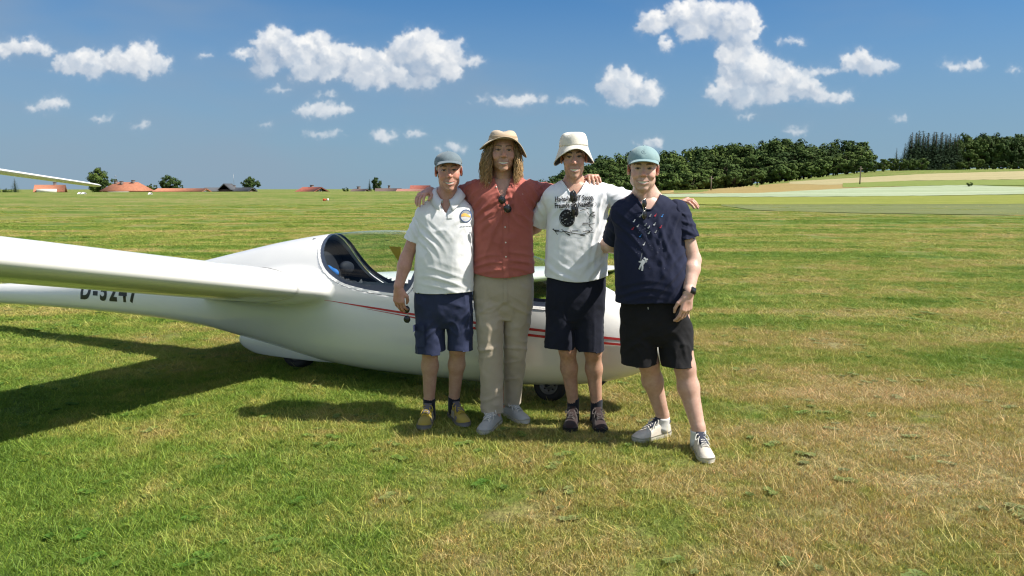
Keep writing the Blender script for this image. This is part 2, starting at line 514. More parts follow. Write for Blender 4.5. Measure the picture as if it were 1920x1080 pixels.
f_grn = field_mat('green_strip', (0.160, 0.210, 0.050), (0.210, 0.250, 0.070), 0.5)
field('grain_field', [(1240, 363.5), (1420, 363), (1600, 353.5), (1690, 350)], [(1240, 358), (1330, 354), (1500, 341.5), (1690, 345)], f_tan)
field('stubble_field', [(1480, 345), (1560, 347), (1700, 339), (1920, 336.5), (PXR, 336)], [(1480, 341), (1560, 336), (1740, 326), (1920, 321), (PXR, 318)], f_tan2, lift=0.06)
field('meadow_strip', [(1580, 352), (1690, 350), (1800, 347.5), (PXR, 350)], [(1580, 344), (1700, 339.5), (1920, 337), (PXR, 336.5)], f_grn, lift=0.08)
field('oat_field', [(1225, 370), (1500, 369.5), (1700, 368), (1920, 364.5), (PXR, 362)], [(1225, 364.5), (1420, 362.5), (1600, 353), (1800, 347), (1920, 351), (PXR, 356)], f_pale, lift=0.05)
field('meadow', [(1225, 384), (1500, 384), (1920, 383), (PXR, 383)], [(1225, 371), (1500, 370), (1920, 366), (PXR, 364)], f_mead)
field('crop_field', [(1352, 386), (1420, 395), (1600, 400), (1920, 404.5), (PXR, 407)], [(1352, 383.5), (1420, 383), (1600, 383), (1920, 382.5), (PXR, 382.5)], f_dark, lift=0.03)

# ------------------------------------------------------------------ grass blades
m_blade, T, b = new_mat('grass_blade')
gn = T.n('ShaderNodeGroup'); gn.node_tree = TURF
at_c = T.n('ShaderNodeAttribute', attribute_name='Col').outputs[0]
c = T.mix(1.0, gn.outputs[0], at_c, 'MULTIPLY')
T.set(b, 'Base Color', c); T.set(b, 'Roughness', 0.55); T.set(b, 'Specular IOR Level', 0.25)
tr = T.n('ShaderNodeBsdfTranslucent', {'Color': c})
mx = T.n('ShaderNodeMixShader', {0: 0.32})
T.nt.links.new(b.outputs[0], mx.inputs[1]); T.nt.links.new(tr.outputs[0], mx.inputs[2])
T.nt.links.new(mx.outputs[0], T.nt.nodes['Material Output'].inputs[0])

def grass_patch(seed, n, size, hmin, hmax, wid, weeds=0):
    r = np.random.RandomState(seed)
    xy = (r.rand(n, 2) - 0.5) * size * 1.25
    clump = (r.rand(26, 2) - 0.5) * size * 1.2
    k = r.randint(0, 26, n); use = r.rand(n) < 0.45
    xy[use] = clump[k[use]] + r.randn(use.sum(), 2) * 0.014
    H = hmin + (hmax - hmin) * r.rand(n) ** 2.0
    th = r.rand(n) * 2 * math.pi
    side = np.stack([np.cos(th), np.sin(th), np.zeros(n)], 1)
    ld = r.rand(n) * 2 * math.pi; lean = np.stack([np.cos(ld), np.sin(ld), np.zeros(n)], 1)
    la = (0.25 + 1.1 * r.rand(n))[:, None] * H[:, None]
    base = np.concatenate([xy, np.full((n, 1), -0.004)], 1)
    w = (wid * (0.7 + 0.6 * r.rand(n)))[:, None]
    up = np.array([0, 0, 1.0])
    p0, p1 = base - side * w / 2, base + side * w / 2
    mid = base + up * H[:, None] * 0.62 + lean * la * 0.35
    p2, p3 = mid - side * w * 0.42, mid + side * w * 0.42
    tip = base + up * H[:, None] * 0.95 + lean * la
    V = np.stack([p0, p1, p3, p2, tip], 1).reshape(-1, 3)
    i = np.arange(n)[:, None] * 5
    Q = i + np.array([[0, 1, 2, 3]]); Tt = i + np.array([[3, 2, 4]])
    tone = 0.85 + 0.95 * r.rand(n)
    cc = np.stack([tone * (0.92 + 0.3 * r.rand(n)), tone, tone * (0.75 + 0.5 * r.rand(n))], 1)
    straw = r.rand(n) < 0.09
    cc[straw] = cc[straw] * np.array([2.0, 1.6, 1.7])
    cc = np.repeat(cc, 5, 0)
    Qs = [Q]
    for w_ in range(weeds):                                    # rosettes of broad leaves
        c0 = np.append((r.rand(2) - 0.5) * size, 0.006); k0 = len(V); L = []
        for a in np.arange(7) * 0.9 + r.rand():
            d_ = np.array([math.cos(a), math.sin(a), 0]); s2 = np.array([-d_[1], d_[0], 0]); ln = 0.022 + 0.02 * r.rand(); wd = ln * 0.32
            L += [c0, c0 + d_ * ln * 0.5 + s2 * wd + [0, 0, 0.014], c0 + d_ * ln + [0, 0, 0.012], c0 + d_ * ln * 0.5 - s2 * wd + [0, 0, 0.014]]
        V = np.concatenate([V, np.array(L)]); Qs.append(k0 + np.arange(28).reshape(7, 4)); cc = np.concatenate([cc, np.tile([[0.75, 0.95, 0.95]], (28, 1)) * r.uniform(0.8, 1.2)])
    for st_ in range(4):                                       # a few dry stalks
        c0 = np.append((r.rand(2) - 0.5) * size, 0.0); a = r.rand() * 6.28; d_ = np.array([math.cos(a), math.sin(a), 0.25 + 0.5 * r.rand()]); ln = 0.05 + 0.07 * r.rand(); s2 = np.array([-d_[1], d_[0], 0]) * 0.0014; k0 = len(V)
        V = np.concatenate([V, np.array([c0 - s2, c0 + s2, c0 + d_ * ln + s2 * 0.5, c0 + d_ * ln - s2 * 0.5])]); Qs.append(np.array([[k0, k0 + 1, k0 + 2, k0 + 3]])); cc = np.concatenate([cc, np.tile([[2.6, 2.2, 2.6]], (4, 1))])
    return mesh_data('grass_patch', V, [np.concatenate(Qs), Tt], m_blade, True, cc)
gcol = bpy.data.collections.new('grass_patches')
for k in range(8):
    gcol.objects.link(bpy.data.objects.new('grass_patch_%d' % k, grass_patch(50 + k, 1250, 0.3, 0.012, (0.038, 0.032, 0.044, 0.029)[k % 4], 0.0030, (0, 0, 3, 0, 0, 0, 0, 0)[k])))
r = np.random.RandomState(3)
pts, sca, rot = [], [], []
def strew(n, d0, d1, sc):
    d = np.sqrt(d0 ** 2 + (d1 ** 2 - d0 ** 2) * r.rand(n)); a = (r.rand(n) * 2 - 1) * math.radians(43)
    p = np.stack([d * np.sin(a), d * np.cos(a), np.zeros(n)], 1); p[:, 2] = hgt(p[:, 0], p[:, 1])
    pts.append(p); s = sc * (0.85 + 0.3 * r.rand(n))
    sca.append(np.stack([s, s, (0.75 + 0.5 * r.rand(n)) * (1 + 0.25 * (sc - 1))], 1))
    rot.append(np.stack([np.zeros(n), np.zeros(n), r.rand(n) * 6.28], 1))
strew(1900, 2.0, 9.0, 1.0)
strew(2000, 9.0, 18.0, 1.7)
strew(1500, 18.0, 32.0, 2.8)
strew(700, 30.0, 46.0, 3.2)
strew(500, 44.0, 70.0, 3.6)
pts = np.concatenate(pts); sca = np.concatenate(sca); rot = np.concatenate(rot)
gme = bpy.data.meshes.new('grass')
gme.vertices.add(len(pts)); gme.vertices.foreach_set('co', pts.astype(np.float32).ravel())
for nm, ar in (('g_scale', sca), ('g_rot', rot)):
    q = gme.attributes.new(nm, 'FLOAT_VECTOR', 'POINT'); q.data.foreach_set('vector', ar.astype(np.float32).ravel())
q = gme.attributes.new('g_idx', 'INT', 'POINT'); q.data.foreach_set('value', r.randint(0, 8, len(pts)).astype(np.int32))
gme.update()
grass = link('grass', gme)
tag(grass, 'short mown grass of the airfield, part green and part dry', 'grass', kind='stuff')
ng = bpy.data.node_groups.new('grass_nodes', 'GeometryNodeTree')
ng.interface.new_socket('Geometry', in_out='INPUT', socket_type='NodeSocketGeometry')
ng.interface.new_socket('Geometry', in_out='OUTPUT', socket_type='NodeSocketGeometry')
Q = NT(ng)
gi = ng.nodes.new('NodeGroupInput'); go = ng.nodes.new('NodeGroupOutput')
ci_ = Q.n('GeometryNodeCollectionInfo', {'Separate Children': True, 'Reset Children': True}); ci_.inputs['Collection'].default_value = gcol
def na(nm, dt):
    nd = Q.n('GeometryNodeInputNamedAttribute', {'Name': nm}, data_type=dt)
    return nd.outputs['Attribute']
iop = Q.n('GeometryNodeInstanceOnPoints', {'Points': gi.outputs[0], 'Instance': ci_.outputs[0], 'Pick Instance': True,
          'Instance Index': na('g_idx', 'INT'), 'Scale': na('g_scale', 'FLOAT_VECTOR')})
e2r = Q.n('FunctionNodeEulerToRotation', {0: na('g_rot', 'FLOAT_VECTOR')})
ng.links.new(e2r.outputs[0], iop.inputs['Rotation'])
ng.links.new(iop.outputs[0], go.inputs[0])
md = grass.modifiers.new('grass', 'NODES'); md.node_group = ng

# ------------------------------------------------------------------ trees
m_bark = simple('bark', (0.10, 0.075, 0.055), 0.9, var=0.3, scale=3.0, bumps=0.6, bscale=20)
def leaf_mat(name, c1, c2):
    m, T, b = new_mat(name)
    oi = T.n('ShaderNodeObjectInfo').outputs['Random']
    at_c = T.n('ShaderNodeAttribute', attribute_name='Col').outputs[0]
    c = T.mix(oi, (*c1, 1), (*c2, 1))
    c = T.mix(1.0, c, at_c, 'MULTIPLY')
    T.set(b, 'Base Color', c); T.set(b, 'Roughness', 0.75); T.set(b, 'Specular IOR Level', 0.08)
    return m
m_leaf = leaf_mat('broadleaf_foliage', (0.034, 0.062, 0.020), (0.080, 0.122, 0.030))
m_shrub = leaf_mat('shrub_foliage', (0.060, 0.100, 0.028), (0.100, 0.150, 0.040))
m_needle = leaf_mat('spruce_needles', (0.022, 0.044, 0.022), (0.034, 0.060, 0.026))
def quads(P, D, S, r, asp=0.7):
    """leaf quads at P with normals near D, sizes S"""
    n = len(P)
    N = D + r.randn(n, 3) * 0.30; N /= np.linalg.norm(N, axis=1)[:, None]
    U = np.cross(N, r.randn(n, 3)); U /= np.linalg.norm(U, axis=1)[:, None]; W_ = np.cross(N, U)
    s = S[:, None]
    V = np.stack([P - U * s - W_ * s * asp * 0.3, P + U * s * 0.1 - W_ * s * asp, P + U * s, P - U * s * 0.1 + W_ * s * asp], 1).reshape(-1, 3)
    return V, np.arange(n)[:, None] * 4 + np.arange(4)[None, :]
def broad_tree(seed, nclump=60, nleaf=46, leaf=0.030, base=0.16, wid=0.40, lean=0.0):
    """unit-height broadleaf: (trunk V,F) and (crown V,F,col)"""
    r = np.random.RandomState(seed)
    cz = base + (1 - base) * 0.52; rz = (1 - base) * 0.48
    parts = [tube([(0, 0, -0.03), (0.005, 0, 0.12), (0.012, 0.004, 0.35), (0, 0.01, 0.6)], [0.026, 0.02, 0.014, 0.006], 7)]
    V, F, C = [], [], []
    lob = r.randn(3, 8)
    for k in range(nclump):
        v = r.randn(3); v /= np.linalg.norm(v)
        rr = 0.55 + 0.45 * r.rand() ** 0.5
        bulge = 1 + 0.17 * math.sin(3 * math.atan2(v[1], v[0]) + lob[0, 0]) + 0.13 * math.sin(5 * v[2] + lob[1, 1])
        c = np.array([v[0] * wid * bulge * rr, v[1] * wid * bulge * rr, cz + v[2] * rz * rr * (0.92 + 0.1 * r.rand())])
        if c[2] < cz: c[:2] *= 0.82 + 0.18 * (c[2] - base) / (cz - base + 1e-6)
        cr = 0.075 + 0.055 * r.rand()
        d = r.randn(nleaf, 3); d /= np.linalg.norm(d, axis=1)[:, None]
        P = c + d * cr * (0.55 + 0.5 * r.rand(nleaf, 1)) * np.array([1.1, 1.1, 0.75])
        q, f = quads(P, d * 0.8 + v * 0.5 + np.array([0, 0, 0.25]), leaf * (0.6 + 0.8 * r.rand(nleaf)), r)
        F.append(f + 4 * nleaf * k); V.append(q)
        t = (0.78 + 0.44 * r.rand()) * (0.85 + 0.3 * r.rand(nleaf))
        C.append(np.repeat(np.stack([t * (0.9 + 0.25 * r.rand(nleaf)), t, t * 0.95], 1), 4, 0))
        if k % 4 == 0:
            z0 = 0.18 + 0.35 * r.rand()
            parts.append(tube(spline([(0.006, 0, z0), (c[0] * 0.4, c[1] * 0.4, z0 * 0.55 + c[2] * 0.45 - 0.02), c], 6), np.linspace(0.010, 0.003, 6), 5))
    return join(parts), (np.concatenate(V), np.concatenate(F), np.concatenate(C))
def spruce(seed, tiers=26, wid=0.16, leaf=0.018):
    r = np.random.RandomState(seed)
    tr = tube([(0, 0, -0.03), (0, 0, 0.4), (0, 0, 0.97)], [0.016, 0.011, 0.002], 6)
    V, F, C, k = [], [], [], 0
    for i in range(tiers):
        z = 0.06 + 0.93 * i / tiers
        R = wid * (1 - z) ** 0.8 * (0.8 + 0.35 * r.rand()) + 0.006
        nb = max(5, int(11 * (1 - z) + 4))
        for j in range(nb):
            a = 2 * math.pi * (j + r.rand() * 0.8) / nb
            L = R * (0.75 + 0.4 * r.rand())
            n = max(3, int(L / wid * 15))
            t = (np.arange(n) + r.rand(n)) / n
            P = np.stack([np.cos(a) * L * t, np.sin(a) * L * t, z - 0.35 * L * t ** 1.3 + 0.01 * r.randn(n)], 1)
            P[:, :2] += r.randn(n, 2) * 0.006
            D = np.stack([np.full(n, np.cos(a) * 0.5), np.full(n, np.sin(a) * 0.5), np.full(n, 0.8)], 1)
            q, f = quads(P, D, leaf * (1.2 - 0.5 * t) * (0.7 + 0.6 * r.rand(n)) * (0.5 + 0.6 * (1 - z)), r, 0.6)
            V.append(q); F.append(f + k); k += len(q)
            tn = (0.75 + 0.5 * r.rand()) * (0.85 + 0.35 * t)
            C.append(np.repeat(np.stack([tn, tn, tn], 1), 4, 0))
    return tr, (np.concatenate(V), np.concatenate(F), np.concatenate(C))
TREES = {}
def tree_kind(key, maker, mat):
    (tv, tf), (cv, cf, cc) = maker
    TREES[key] = (mesh_data('trunk', tv, tf, m_bark), mesh_data('crown', cv, cf, mat, False, cc))
for k in range(5):
    tree_kind('b%d' % k, broad_tree(20 + k, 66, 44, 0.032, 0.03, (0.40, 0.34, 0.44, 0.37, 0.31)[k]), m_leaf)
tree_kind('bush', broad_tree(41, 46, 40, 0.05, 0.02, 0.55), m_leaf)
tree_kind('fringe', broad_tree(43, 60, 44, 0.045, 0.0, 0.60), m_shrub)
tree_kind('round', broad_tree(44, 80, 60, 0.032, 0.06, 0.46), m_leaf)
tree_kind('tall', broad_tree(47, 90, 60, 0.026, 0.05, 0.34), m_leaf)
for k in range(3):
    tree_kind('s%d' % k, spruce(60 + k, 26, (0.20, 0.24, 0.26)[k]), m_needle)
def plant(key, name, label, cat, loc, H, wx=1.0, group=None, rz=0.0):
    o = thing(name, label, cat, loc, group)
    o.rotation_euler = (0, 0, rz); o.scale = (H * wx, H * wx, H)
    link('trunk', TREES[key][0], o); link('crown', TREES[key][1], o)
    return o
def top_h(px, ytop, loc):
    """height of a thing standing at loc whose top shows at photo row ytop"""
    return at(px, ytop, loc[1])[2] - loc[2]
def spot(px, Y):
    x = at(px, 350, Y)[0]
    return np.array([x, Y, float(hgt(x, Y))])
rt = random.Random(5)
top = np.array([(1000, 342), (1013, 334), (1060, 318), (1100, 300), (1130, 288), (1180, 284), (1250, 281), (1330, 271), (1400, 263), (1480, 260), (1560, 264), (1620, 266), (1650, 285)], float)
G1 = 'broadleaf trees of the long wood'
def wood(px, Y, dy, jit, lab):
    p = spot(px, Y)
    yt = np.interp(px, top[:, 0], top[:, 1]) + dy + rt.uniform(-jit, jit)
    H = top_h(px, yt, p)
    plant('b%d' % rt.randrange(5), 'broadleaf_tree', lab, 'tree', p, H, max(0.75, min(1.25, 15.0 / H)) * rt.uniform(0.88, 1.12), G1, rt.uniform(0, 6.28))
LB = 'dark green broadleaf tree among many in the long wood on the right'
px = 1012
while px < 1620:
    wood(px, 330 + rt.uniform(-12, 12), 9, 9, LB); px += rt.uniform(17, 27)
px = 1035
while px < 1612:
    wood(px, 352 + rt.uniform(-8, 8), 2, 6, LB); px += rt.uniform(17, 27)
px = 1040
while px < 1560:
    wood(px, 312 + rt.uniform(-6, 6), 26, 10, LB); px += rt.uniform(20, 34)
px = 1020
while px < 1735:                                        # shrub fringe in front of the wood
    p = spot(px, 300 + rt.uniform(-5, 5))
    yt = np.interp(px, [1000, 1300, 1420, 1540, 1640, 1735], [346, 322, 311, 298, 299, 296]) + rt.uniform(-4, 5)
    plant('fringe', 'shrub', 'rounded green shrub in the low fringe along the foot of the wood', 'shrub', p, top_h(px, yt, p), rt.uniform(0.85, 1.15), 'shrubs fringing the wood', rt.uniform(0, 6.28))
    px += rt.uniform(15, 22)
for px, yt, lab in ((1677, 276, 'small dark spruce, left one of the pair in the gap between the two woods'), (1692, 267, 'taller dark spruce, right one of the pair in the gap between the two woods')):
    p = spot(px, 318); plant('s2', 'spruce', lab, 'tree', p, top_h(px, yt, p), 1.0)
px = 1702
while px < 1796:
    for Y in (328, 336, 345):
        q = px + rt.uniform(-3, 3); p = spot(q, Y)
        plant('s%d' % rt.randrange(3), 'spruce', 'tall dark spruce in the dense stand at the left end of the far right wood', 'tree', p, top_h(q, np.interp(q, [1700, 1712, 1790], [252, 247, 251]) + rt.uniform(-5, 7), p), rt.uniform(1.25, 1.7), 'spruces of the far right wood', rt.uniform(0, 6))
    px += 8
px = 1796
while px < 2060:
    for Y, dy in ((332, 4), (347, -3)):
        q = px + rt.uniform(-5, 5); p = spot(q, Y)
        plant('b%d' % rt.randrange(5), 'broadleaf_tree', 'tall broadleaf tree of the wood at the right edge of the picture', 'tree', p, top_h(q, 255 + dy + rt.uniform(-5, 5), p), rt.uniform(0.62, 0.8), 'broadleaf trees of the far right wood', rt.uniform(0, 6))
    px += 17
p = terr(1818, 350); plant('bush', 'shrub', 'single small dark bush standing in the pale field', 'shrub', p, 0.9, 1.1)
px = 1740
while px < 2060:
    p = spot(px, 326 + rt.uniform(-3, 3)); plant('bush', 'shrub', 'dark shrub under the edge of the wood at the right edge of the picture', 'shrub', p, top_h(px, 300 + rt.uniform(-6, 6), p), rt.uniform(0.8, 1.1), 'shrubs under the far right wood', rt.uniform(0, 6)); px += 15
def lone(key, name, label, cat, px, ytop, Y, wx=1.0, rz=0.0):
    p = spot(px, Y); return plant(key, name, label, cat, p, top_h(px, ytop, p), wx, None, rz)
lone('s2', 'spruce', 'blue green spruce left of the gabled house with orange roof', 'tree', 28, 333, 190, 1.5)
lone('s1', 'spruce', 'dark conifer cut by the left edge of the picture', 'tree', -4, 341, 190, 1.6)
lone('bush', 'shrub', 'low dark hedge bush beside the leftmost spruce', 'shrub', 12, 353, 188, 1.0)
lone('tall', 'broadleaf_tree', 'tall broadleaf tree behind the tip of the white tailplane', 'tree', 182, 314, 205, 0.86)
lone('bush', 'shrub', 'lower leafy tree beside the tall tree by the tailplane tip', 'shrub', 203, 330, 204, 0.7)
lone('bush', 'shrub', 'small round bush right of the hipped orange roof', 'shrub', 284, 344, 200, 0.8)
lone('round', 'broadleaf_tree', 'round dense broadleaf tree above the long low orange roof', 'tree', 317, 329, 200, 1.0)
lone('bush', 'shrub', 'small bush at the right foot of the round tree', 'shrub', 333, 344, 199, 0.8)
lone('round', 'broadleaf_tree', 'broad dark tree at the right end of the grey roofs', 'tree', 469, 332, 215, 1.0, 1.4)
lone('bush', 'shrub', 'low bush between the red roofed house and the brown roofs', 'shrub', 648, 351, 210, 0.95, 0.6)
lone('s0', 'spruce', 'thin ragged conifer among the brown roofed houses', 'tree', 693, 335, 215, 1.4)
lone('tall', 'broadleaf_tree', 'narrow dark tree among the brown roofed houses', 'tree', 707, 332, 218, 0.8, 2.0)

# ------------------------------------------------------------------ far houses
m_wallw = simple('white_render', (0.72, 0.70, 0.65), 0.85, var=0.06, scale=0.6, bumps=0.2, bscale=8)
m_wood = simple('dark_timber', (0.09, 0.06, 0.045), 0.8, var=0.25, scale=2.0, bumps=0.3, bscale=12)
def roof_mat(name, c, rows=3.2):
    m, T, b = new_mat(name)
    tc = T.n('ShaderNodeTexCoord').outputs['Object']
    wv = T.n('ShaderNodeTexWave', {'Vector': tc, 'Scale': rows, 'Distortion': 0.4}, bands_direction='Z')
    f = T.ramp(T.m('ADD', T.m('MULTIPLY', T.noise(tc, 1.6, 6, 0.7), 0.8), T.m('MULTIPLY', wv.outputs[1], 0.2)), 0.3, 0.75, 0.75, 1.2)
    T.set(b, 'Base Color', T.mix(1.0, (*c, 1), T.n('ShaderNodeCombineColor', {0: f, 1: f, 2: f}).outputs[0], 'MULTIPLY'))
    T.set(b, 'Roughness', 0.8)
    bump(T, b, wv.outputs[1], 0.5, 0.05)
    return m
m_ro = roof_mat('orange_tiles', (0.40, 0.160, 0.090)); m_rr = roof_mat('red_brown_tiles', (0.26, 0.075, 0.05))
m_rb = roof_mat('brown_tiles', (0.11, 0.075, 0.065)); m_rg = roof_mat('grey_roofing', (0.085, 0.09, 0.10)); m_rp = roof_mat('faded_red_tiles', (0.29, 0.135, 0.10))
m_pane = simple('window_glass', (0.03, 0.035, 0.045), 0.1, var=0.1)
m_chim = simple('chimney_render', (0.16, 0.13, 0.12), 0.9)
m_met = simple('dull_metal', (0.35, 0.36, 0.37), 0.4, 0.8)
def prism_roof(x0, x1, y0, y1, z0, z1, hip0=0.0, hip1=0.0, th=0.22):
    """ridge along x"""
    ym = (y0 + y1) / 2
    def lay(d):
        return [(x0, y0, z0 + d), (x1, y0, z0 + d), (x1, y1, z0 + d), (x0, y1, z0 + d), (x0 + hip0, ym, z1 + d), (x1 - hip1, ym, z1 + d)]
    V = np.array(lay(0) + lay(-th), float)
    T_, Q_ = [], []
    Q_ += [(0, 1, 5, 4), (2, 3, 4, 5), (7, 6, 10, 11), (9, 8, 11, 10)]
    T_ += [(1, 2, 5), (3, 0, 4), (8, 7, 11), (6, 9, 10)] if (hip0 or hip1) else []
    for a, c in ((0, 1), (2, 3)): Q_.append((c, a, a + 6, c + 6))
    if hip0 or hip1:
        for a, c in ((1, 2), (3, 0)): Q_.append((c, a, a + 6, c + 6))
    else:
        Q_ += [(1, 5, 11, 7), (5, 2, 8, 11), (4, 0, 6, 10), (3, 4, 10, 9)]
    return V, [np.array(Q_)] + ([np.array(T_)] if T_ else [])
def house(name, label, px0, px1, ytop, yeave, Y, roofm, depth=8.0, hip0=0.0, hip1=0.0, wallm=None, rz=0.0, windows=(), chim=(), wallh=3.2, over=0.5):
    wallm = wallm or m_wallw
    a, c = at(px0, yeave, Y), at(px1, yeave, Y)
    L = c[0] - a[0]; ze = a[2]; zt = at((px0 + px1) / 2, ytop, Y)[2]
    zb = ze - wallh
    o = thing(name, label, 'house', ((a[0] + c[0]) / 2, Y, zb)); o.rotation_euler = (0, 0, rz)
    hx = L / 2; hy = depth / 2; e = ze - zb; t = zt - zb
    x0, x1, y0, y1 = -hx + over, hx - over, -hy + over, hy - over
    V = [(x0, y0, -3), (x1, y0, -3), (x1, y1, -3), (x0, y1, -3), (x0, y0, e), (x1, y0, e), (x1, y1, e), (x0, y1, e)]
    Q_ = BOXF.copy()
    ws = [(np.array(V, float), Q_)]
    sl = (t - e) / hy * (hy - over) - 0.3
    if not hip0: ws.append((np.array([(x0, y0, e), (x0, y1, e), (x0, 0, e + sl), (x0 + 0.2, y0, e), (x0 + 0.2, y1, e), (x0 + 0.2, 0, e + sl)], float), np.array([(0, 2, 1), (3, 4, 5)])))
    if not hip1: ws.append((np.array([(x1, y0, e), (x1, y1, e), (x1, 0, e + sl), (x1 - 0.2, y0, e), (x1 - 0.2, y1, e), (x1 - 0.2, 0, e + sl)], float), np.array([(0, 1, 2), (3, 5, 4)])))
    wv, wf = join(ws)
    mobj('wall', wv, wf, wallm, o, smooth=False)
    rv, rf = prism_roof(-hx, hx, -hy, hy, e - (t - e) / hy * 0.0, t, hip0, hip1)
    ro = mobj('roof', rv, rf, roofm, o, smooth=False)
    for cx, cy, ch in chim:
        zr = t - abs(cy) / hy * (t - e)
        v1, f1 = box((cx * hx - 0.3, cy - 0.3, zr - 0.6), (cx * hx + 0.3, cy + 0.3, zr + ch))
        v2, f2 = box((cx * hx - 0.38, cy - 0.38, zr + ch), (cx * hx + 0.38, cy + 0.38, zr + ch + 0.12))
        v, f = join([(v1, f1), (v2, f2)])
        mobj('chimney', v, f, m_chim, ro, smooth=False)
    for side, u, z, w, hgt_ in windows:
        if side == 'f':
            cx = u * hx; v, f = box((cx - w / 2, y0 - 0.05, z), (cx + w / 2, y0 + 0.02, z + hgt_)); v2, f2 = box((cx - w / 2 + .1, y0 - 0.07, z + .1), (cx + w / 2 - .1, y0 - 0.03, z + hgt_ - .1))
        else:
            xs = x1 if side == 'r' else x0; sg = 1 if side == 'r' else -1
            cy = u * hy; v, f = box((xs - 0.03, cy - w / 2, z), (xs + 0.05, cy + w / 2, z + hgt_)); v2, f2 = box((xs - 0.04, cy - w / 2 + .1, z + .1), (xs + 0.07, cy + w / 2 - .1, z + hgt_ - .1))
            if sg < 0: v[:, 0] = 2 * xs - v[:, 0]; v2[:, 0] = 2 * xs - v2[:, 0]; f = f[:, ::-1]; f2 = f2[:, ::-1]
        wn = mobj('window', v, f, m_wallw, o, smooth=False); mobj('pane', v2, f2, m_pane, wn, smooth=False)
    return o
h = house('gabled_house', 'white gabled house with orange tiled roof at the far left', 70, 120, 346.5, 359, 180, m_ro, 7.0, rz=0.45, wallh=3.0,
          windows=(('f', -0.5, 1.2, 1.0, 1.2), ('f', 0.1, 1.2, 1.0, 1.2), ('f', 0.6, 1.2, 1.0, 1.2), ('l', 0.0, 1.4, 1.2, 1.2), ('l', 0.0, 3.2, 0.9, 1.0)), chim=((0.3, 0.4, 0.7),))
v, f = join([box((-2.4, -4.3, 2.6), (1.6, -2.9, 2.75)), box((-2.4, -4.32, 2.75), (1.6, -4.24, 3.6)), box((-2.4, -4.24, 2.75), (-2.3, -2.9, 3.6)), box((1.5, -4.24, 2.75), (1.6, -2.9, 3.6))])
mobj('balcony', v, f, m_wallw, h, smooth=False)
h = house('farmhouse', 'long farmhouse with hipped orange roof and dark chimneys', 204, 274, 341.5, 357.5, 195, m_ro, 8.5, 1.9, 1.7, wallh=2.6, rz=-0.12,
          windows=(('f', -0.5, 0.7, 1.1, 1.2), ('f', 0.0, 0.7, 1.1, 1.2), ('f', 0.5, 0.7, 1.1, 1.2), ('r', 0.0, 0.9, 1.1, 1.2)), chim=((-0.55, -0.6, 0.55), (-0.15, -1.1, 0.7), (0.42, -0.4, 0.6)))
v, f = tube([(-3.0, 0, 4.0), (-3.0, 0, 6.6)], 0.035, 5); v2, f2 = tube([(-3.4, 0, 6.2), (-2.6, 0, 6.2)], 0.03, 5); v, f = join([(v, f), (v2, f2)]); mobj('antenna', v, f, m_met, h)
house('barn', 'long low building with orange roof under the round tree', 296, 388, 353, 358.5, 192, m_ro, 6.0, wallh=2.4, windows=(('f', -0.5, 0.8, 1.0, 0.9), ('f', 0.3, 0.8, 1.0, 0.9)))
h = house('grey_house', 'dark grey roofed farm building with a cross gable', 384, 474, 351.5, 358, 205, m_rg, 8.0, wallh=2.6, wallm=m_wood, windows=(('f', -0.4, 0.8, 1.0, 0.9), ('f', 0.5, 0.8, 1.0, 0.9)), chim=((0.2, 0.5, 0.6),))
v, f = prism_roof(-5.0, 1.0, -1.8, 1.8, 3.0, 4.6); v = v[:, [1, 0, 2]] * np.array([1, 1, 1.0]); v[:, 0] += 0.6; f = [q[:, ::-1] for q in f]
mobj('cross_gable_roof', v, f, m_rg, h, smooth=False)
v, f = box((-0.9, -4.6, 0), (2.1, -1.5, 3.05)); mobj('cross_gable_wall', v, f, m_wood, h, smooth=False)
v, f = tube([(1.5, 0, 3.5), (1.5, 0, 7.2)], 0.035, 5); mobj('antenna', v, f, m_met, h)
house('red_roofed_house', 'house with red brown roof and dark timber gable, standing alone', 562, 609, 350.5, 362, 185, m_rr, 7.5, wallm=m_wood, rz=-0.5, wallh=2.8, windows=(('r', 0.0, 2.9, 0.9, 0.9), ('f', -0.3, 1.0, 1.0, 1.1), ('f', 0.4, 1.0, 1.0, 1.1)), chim=((-0.1, 0.3, 0.5),))
house('brown_roofed_house', 'small brown roofed house with a pale gable beside the low bush', 660, 691, 354, 362, 190, m_rb, 6.0, rz=-0.4, wallh=2.6, windows=(('f', 0.0, 1.0, 1.0, 1.0),), chim=((-0.3, 0.3, 0.6),))
house('brown_roofed_house', 'brown roofed house right of the narrow dark tree', 704, 753, 353, 360.5, 210, m_rb, 7.0, rz=0.15, wallh=2.6, windows=(('f', -0.3, 0.8, 1.0, 1.0), ('f', 0.4, 0.8, 1.0, 1.0)), chim=((0.05, 0.3, 0.8),))
h = house('large_barn', 'wide barn with faded red roof just left of the man in the white polo', 745, 816, 354, 361, 200, m_rp, 9.0, wallh=2.6, wallm=m_wood, windows=(('f', -0.5, 0.8, 1.0, 1.0), ('f', 0.4, 0.8, 1.0, 1.0)))
v, f = prism_roof(-1.8, 3.6, 0.0, 3.6, 3.4, 4.5); mobj('upper_roof', v, f, m_rr, h, smooth=False)

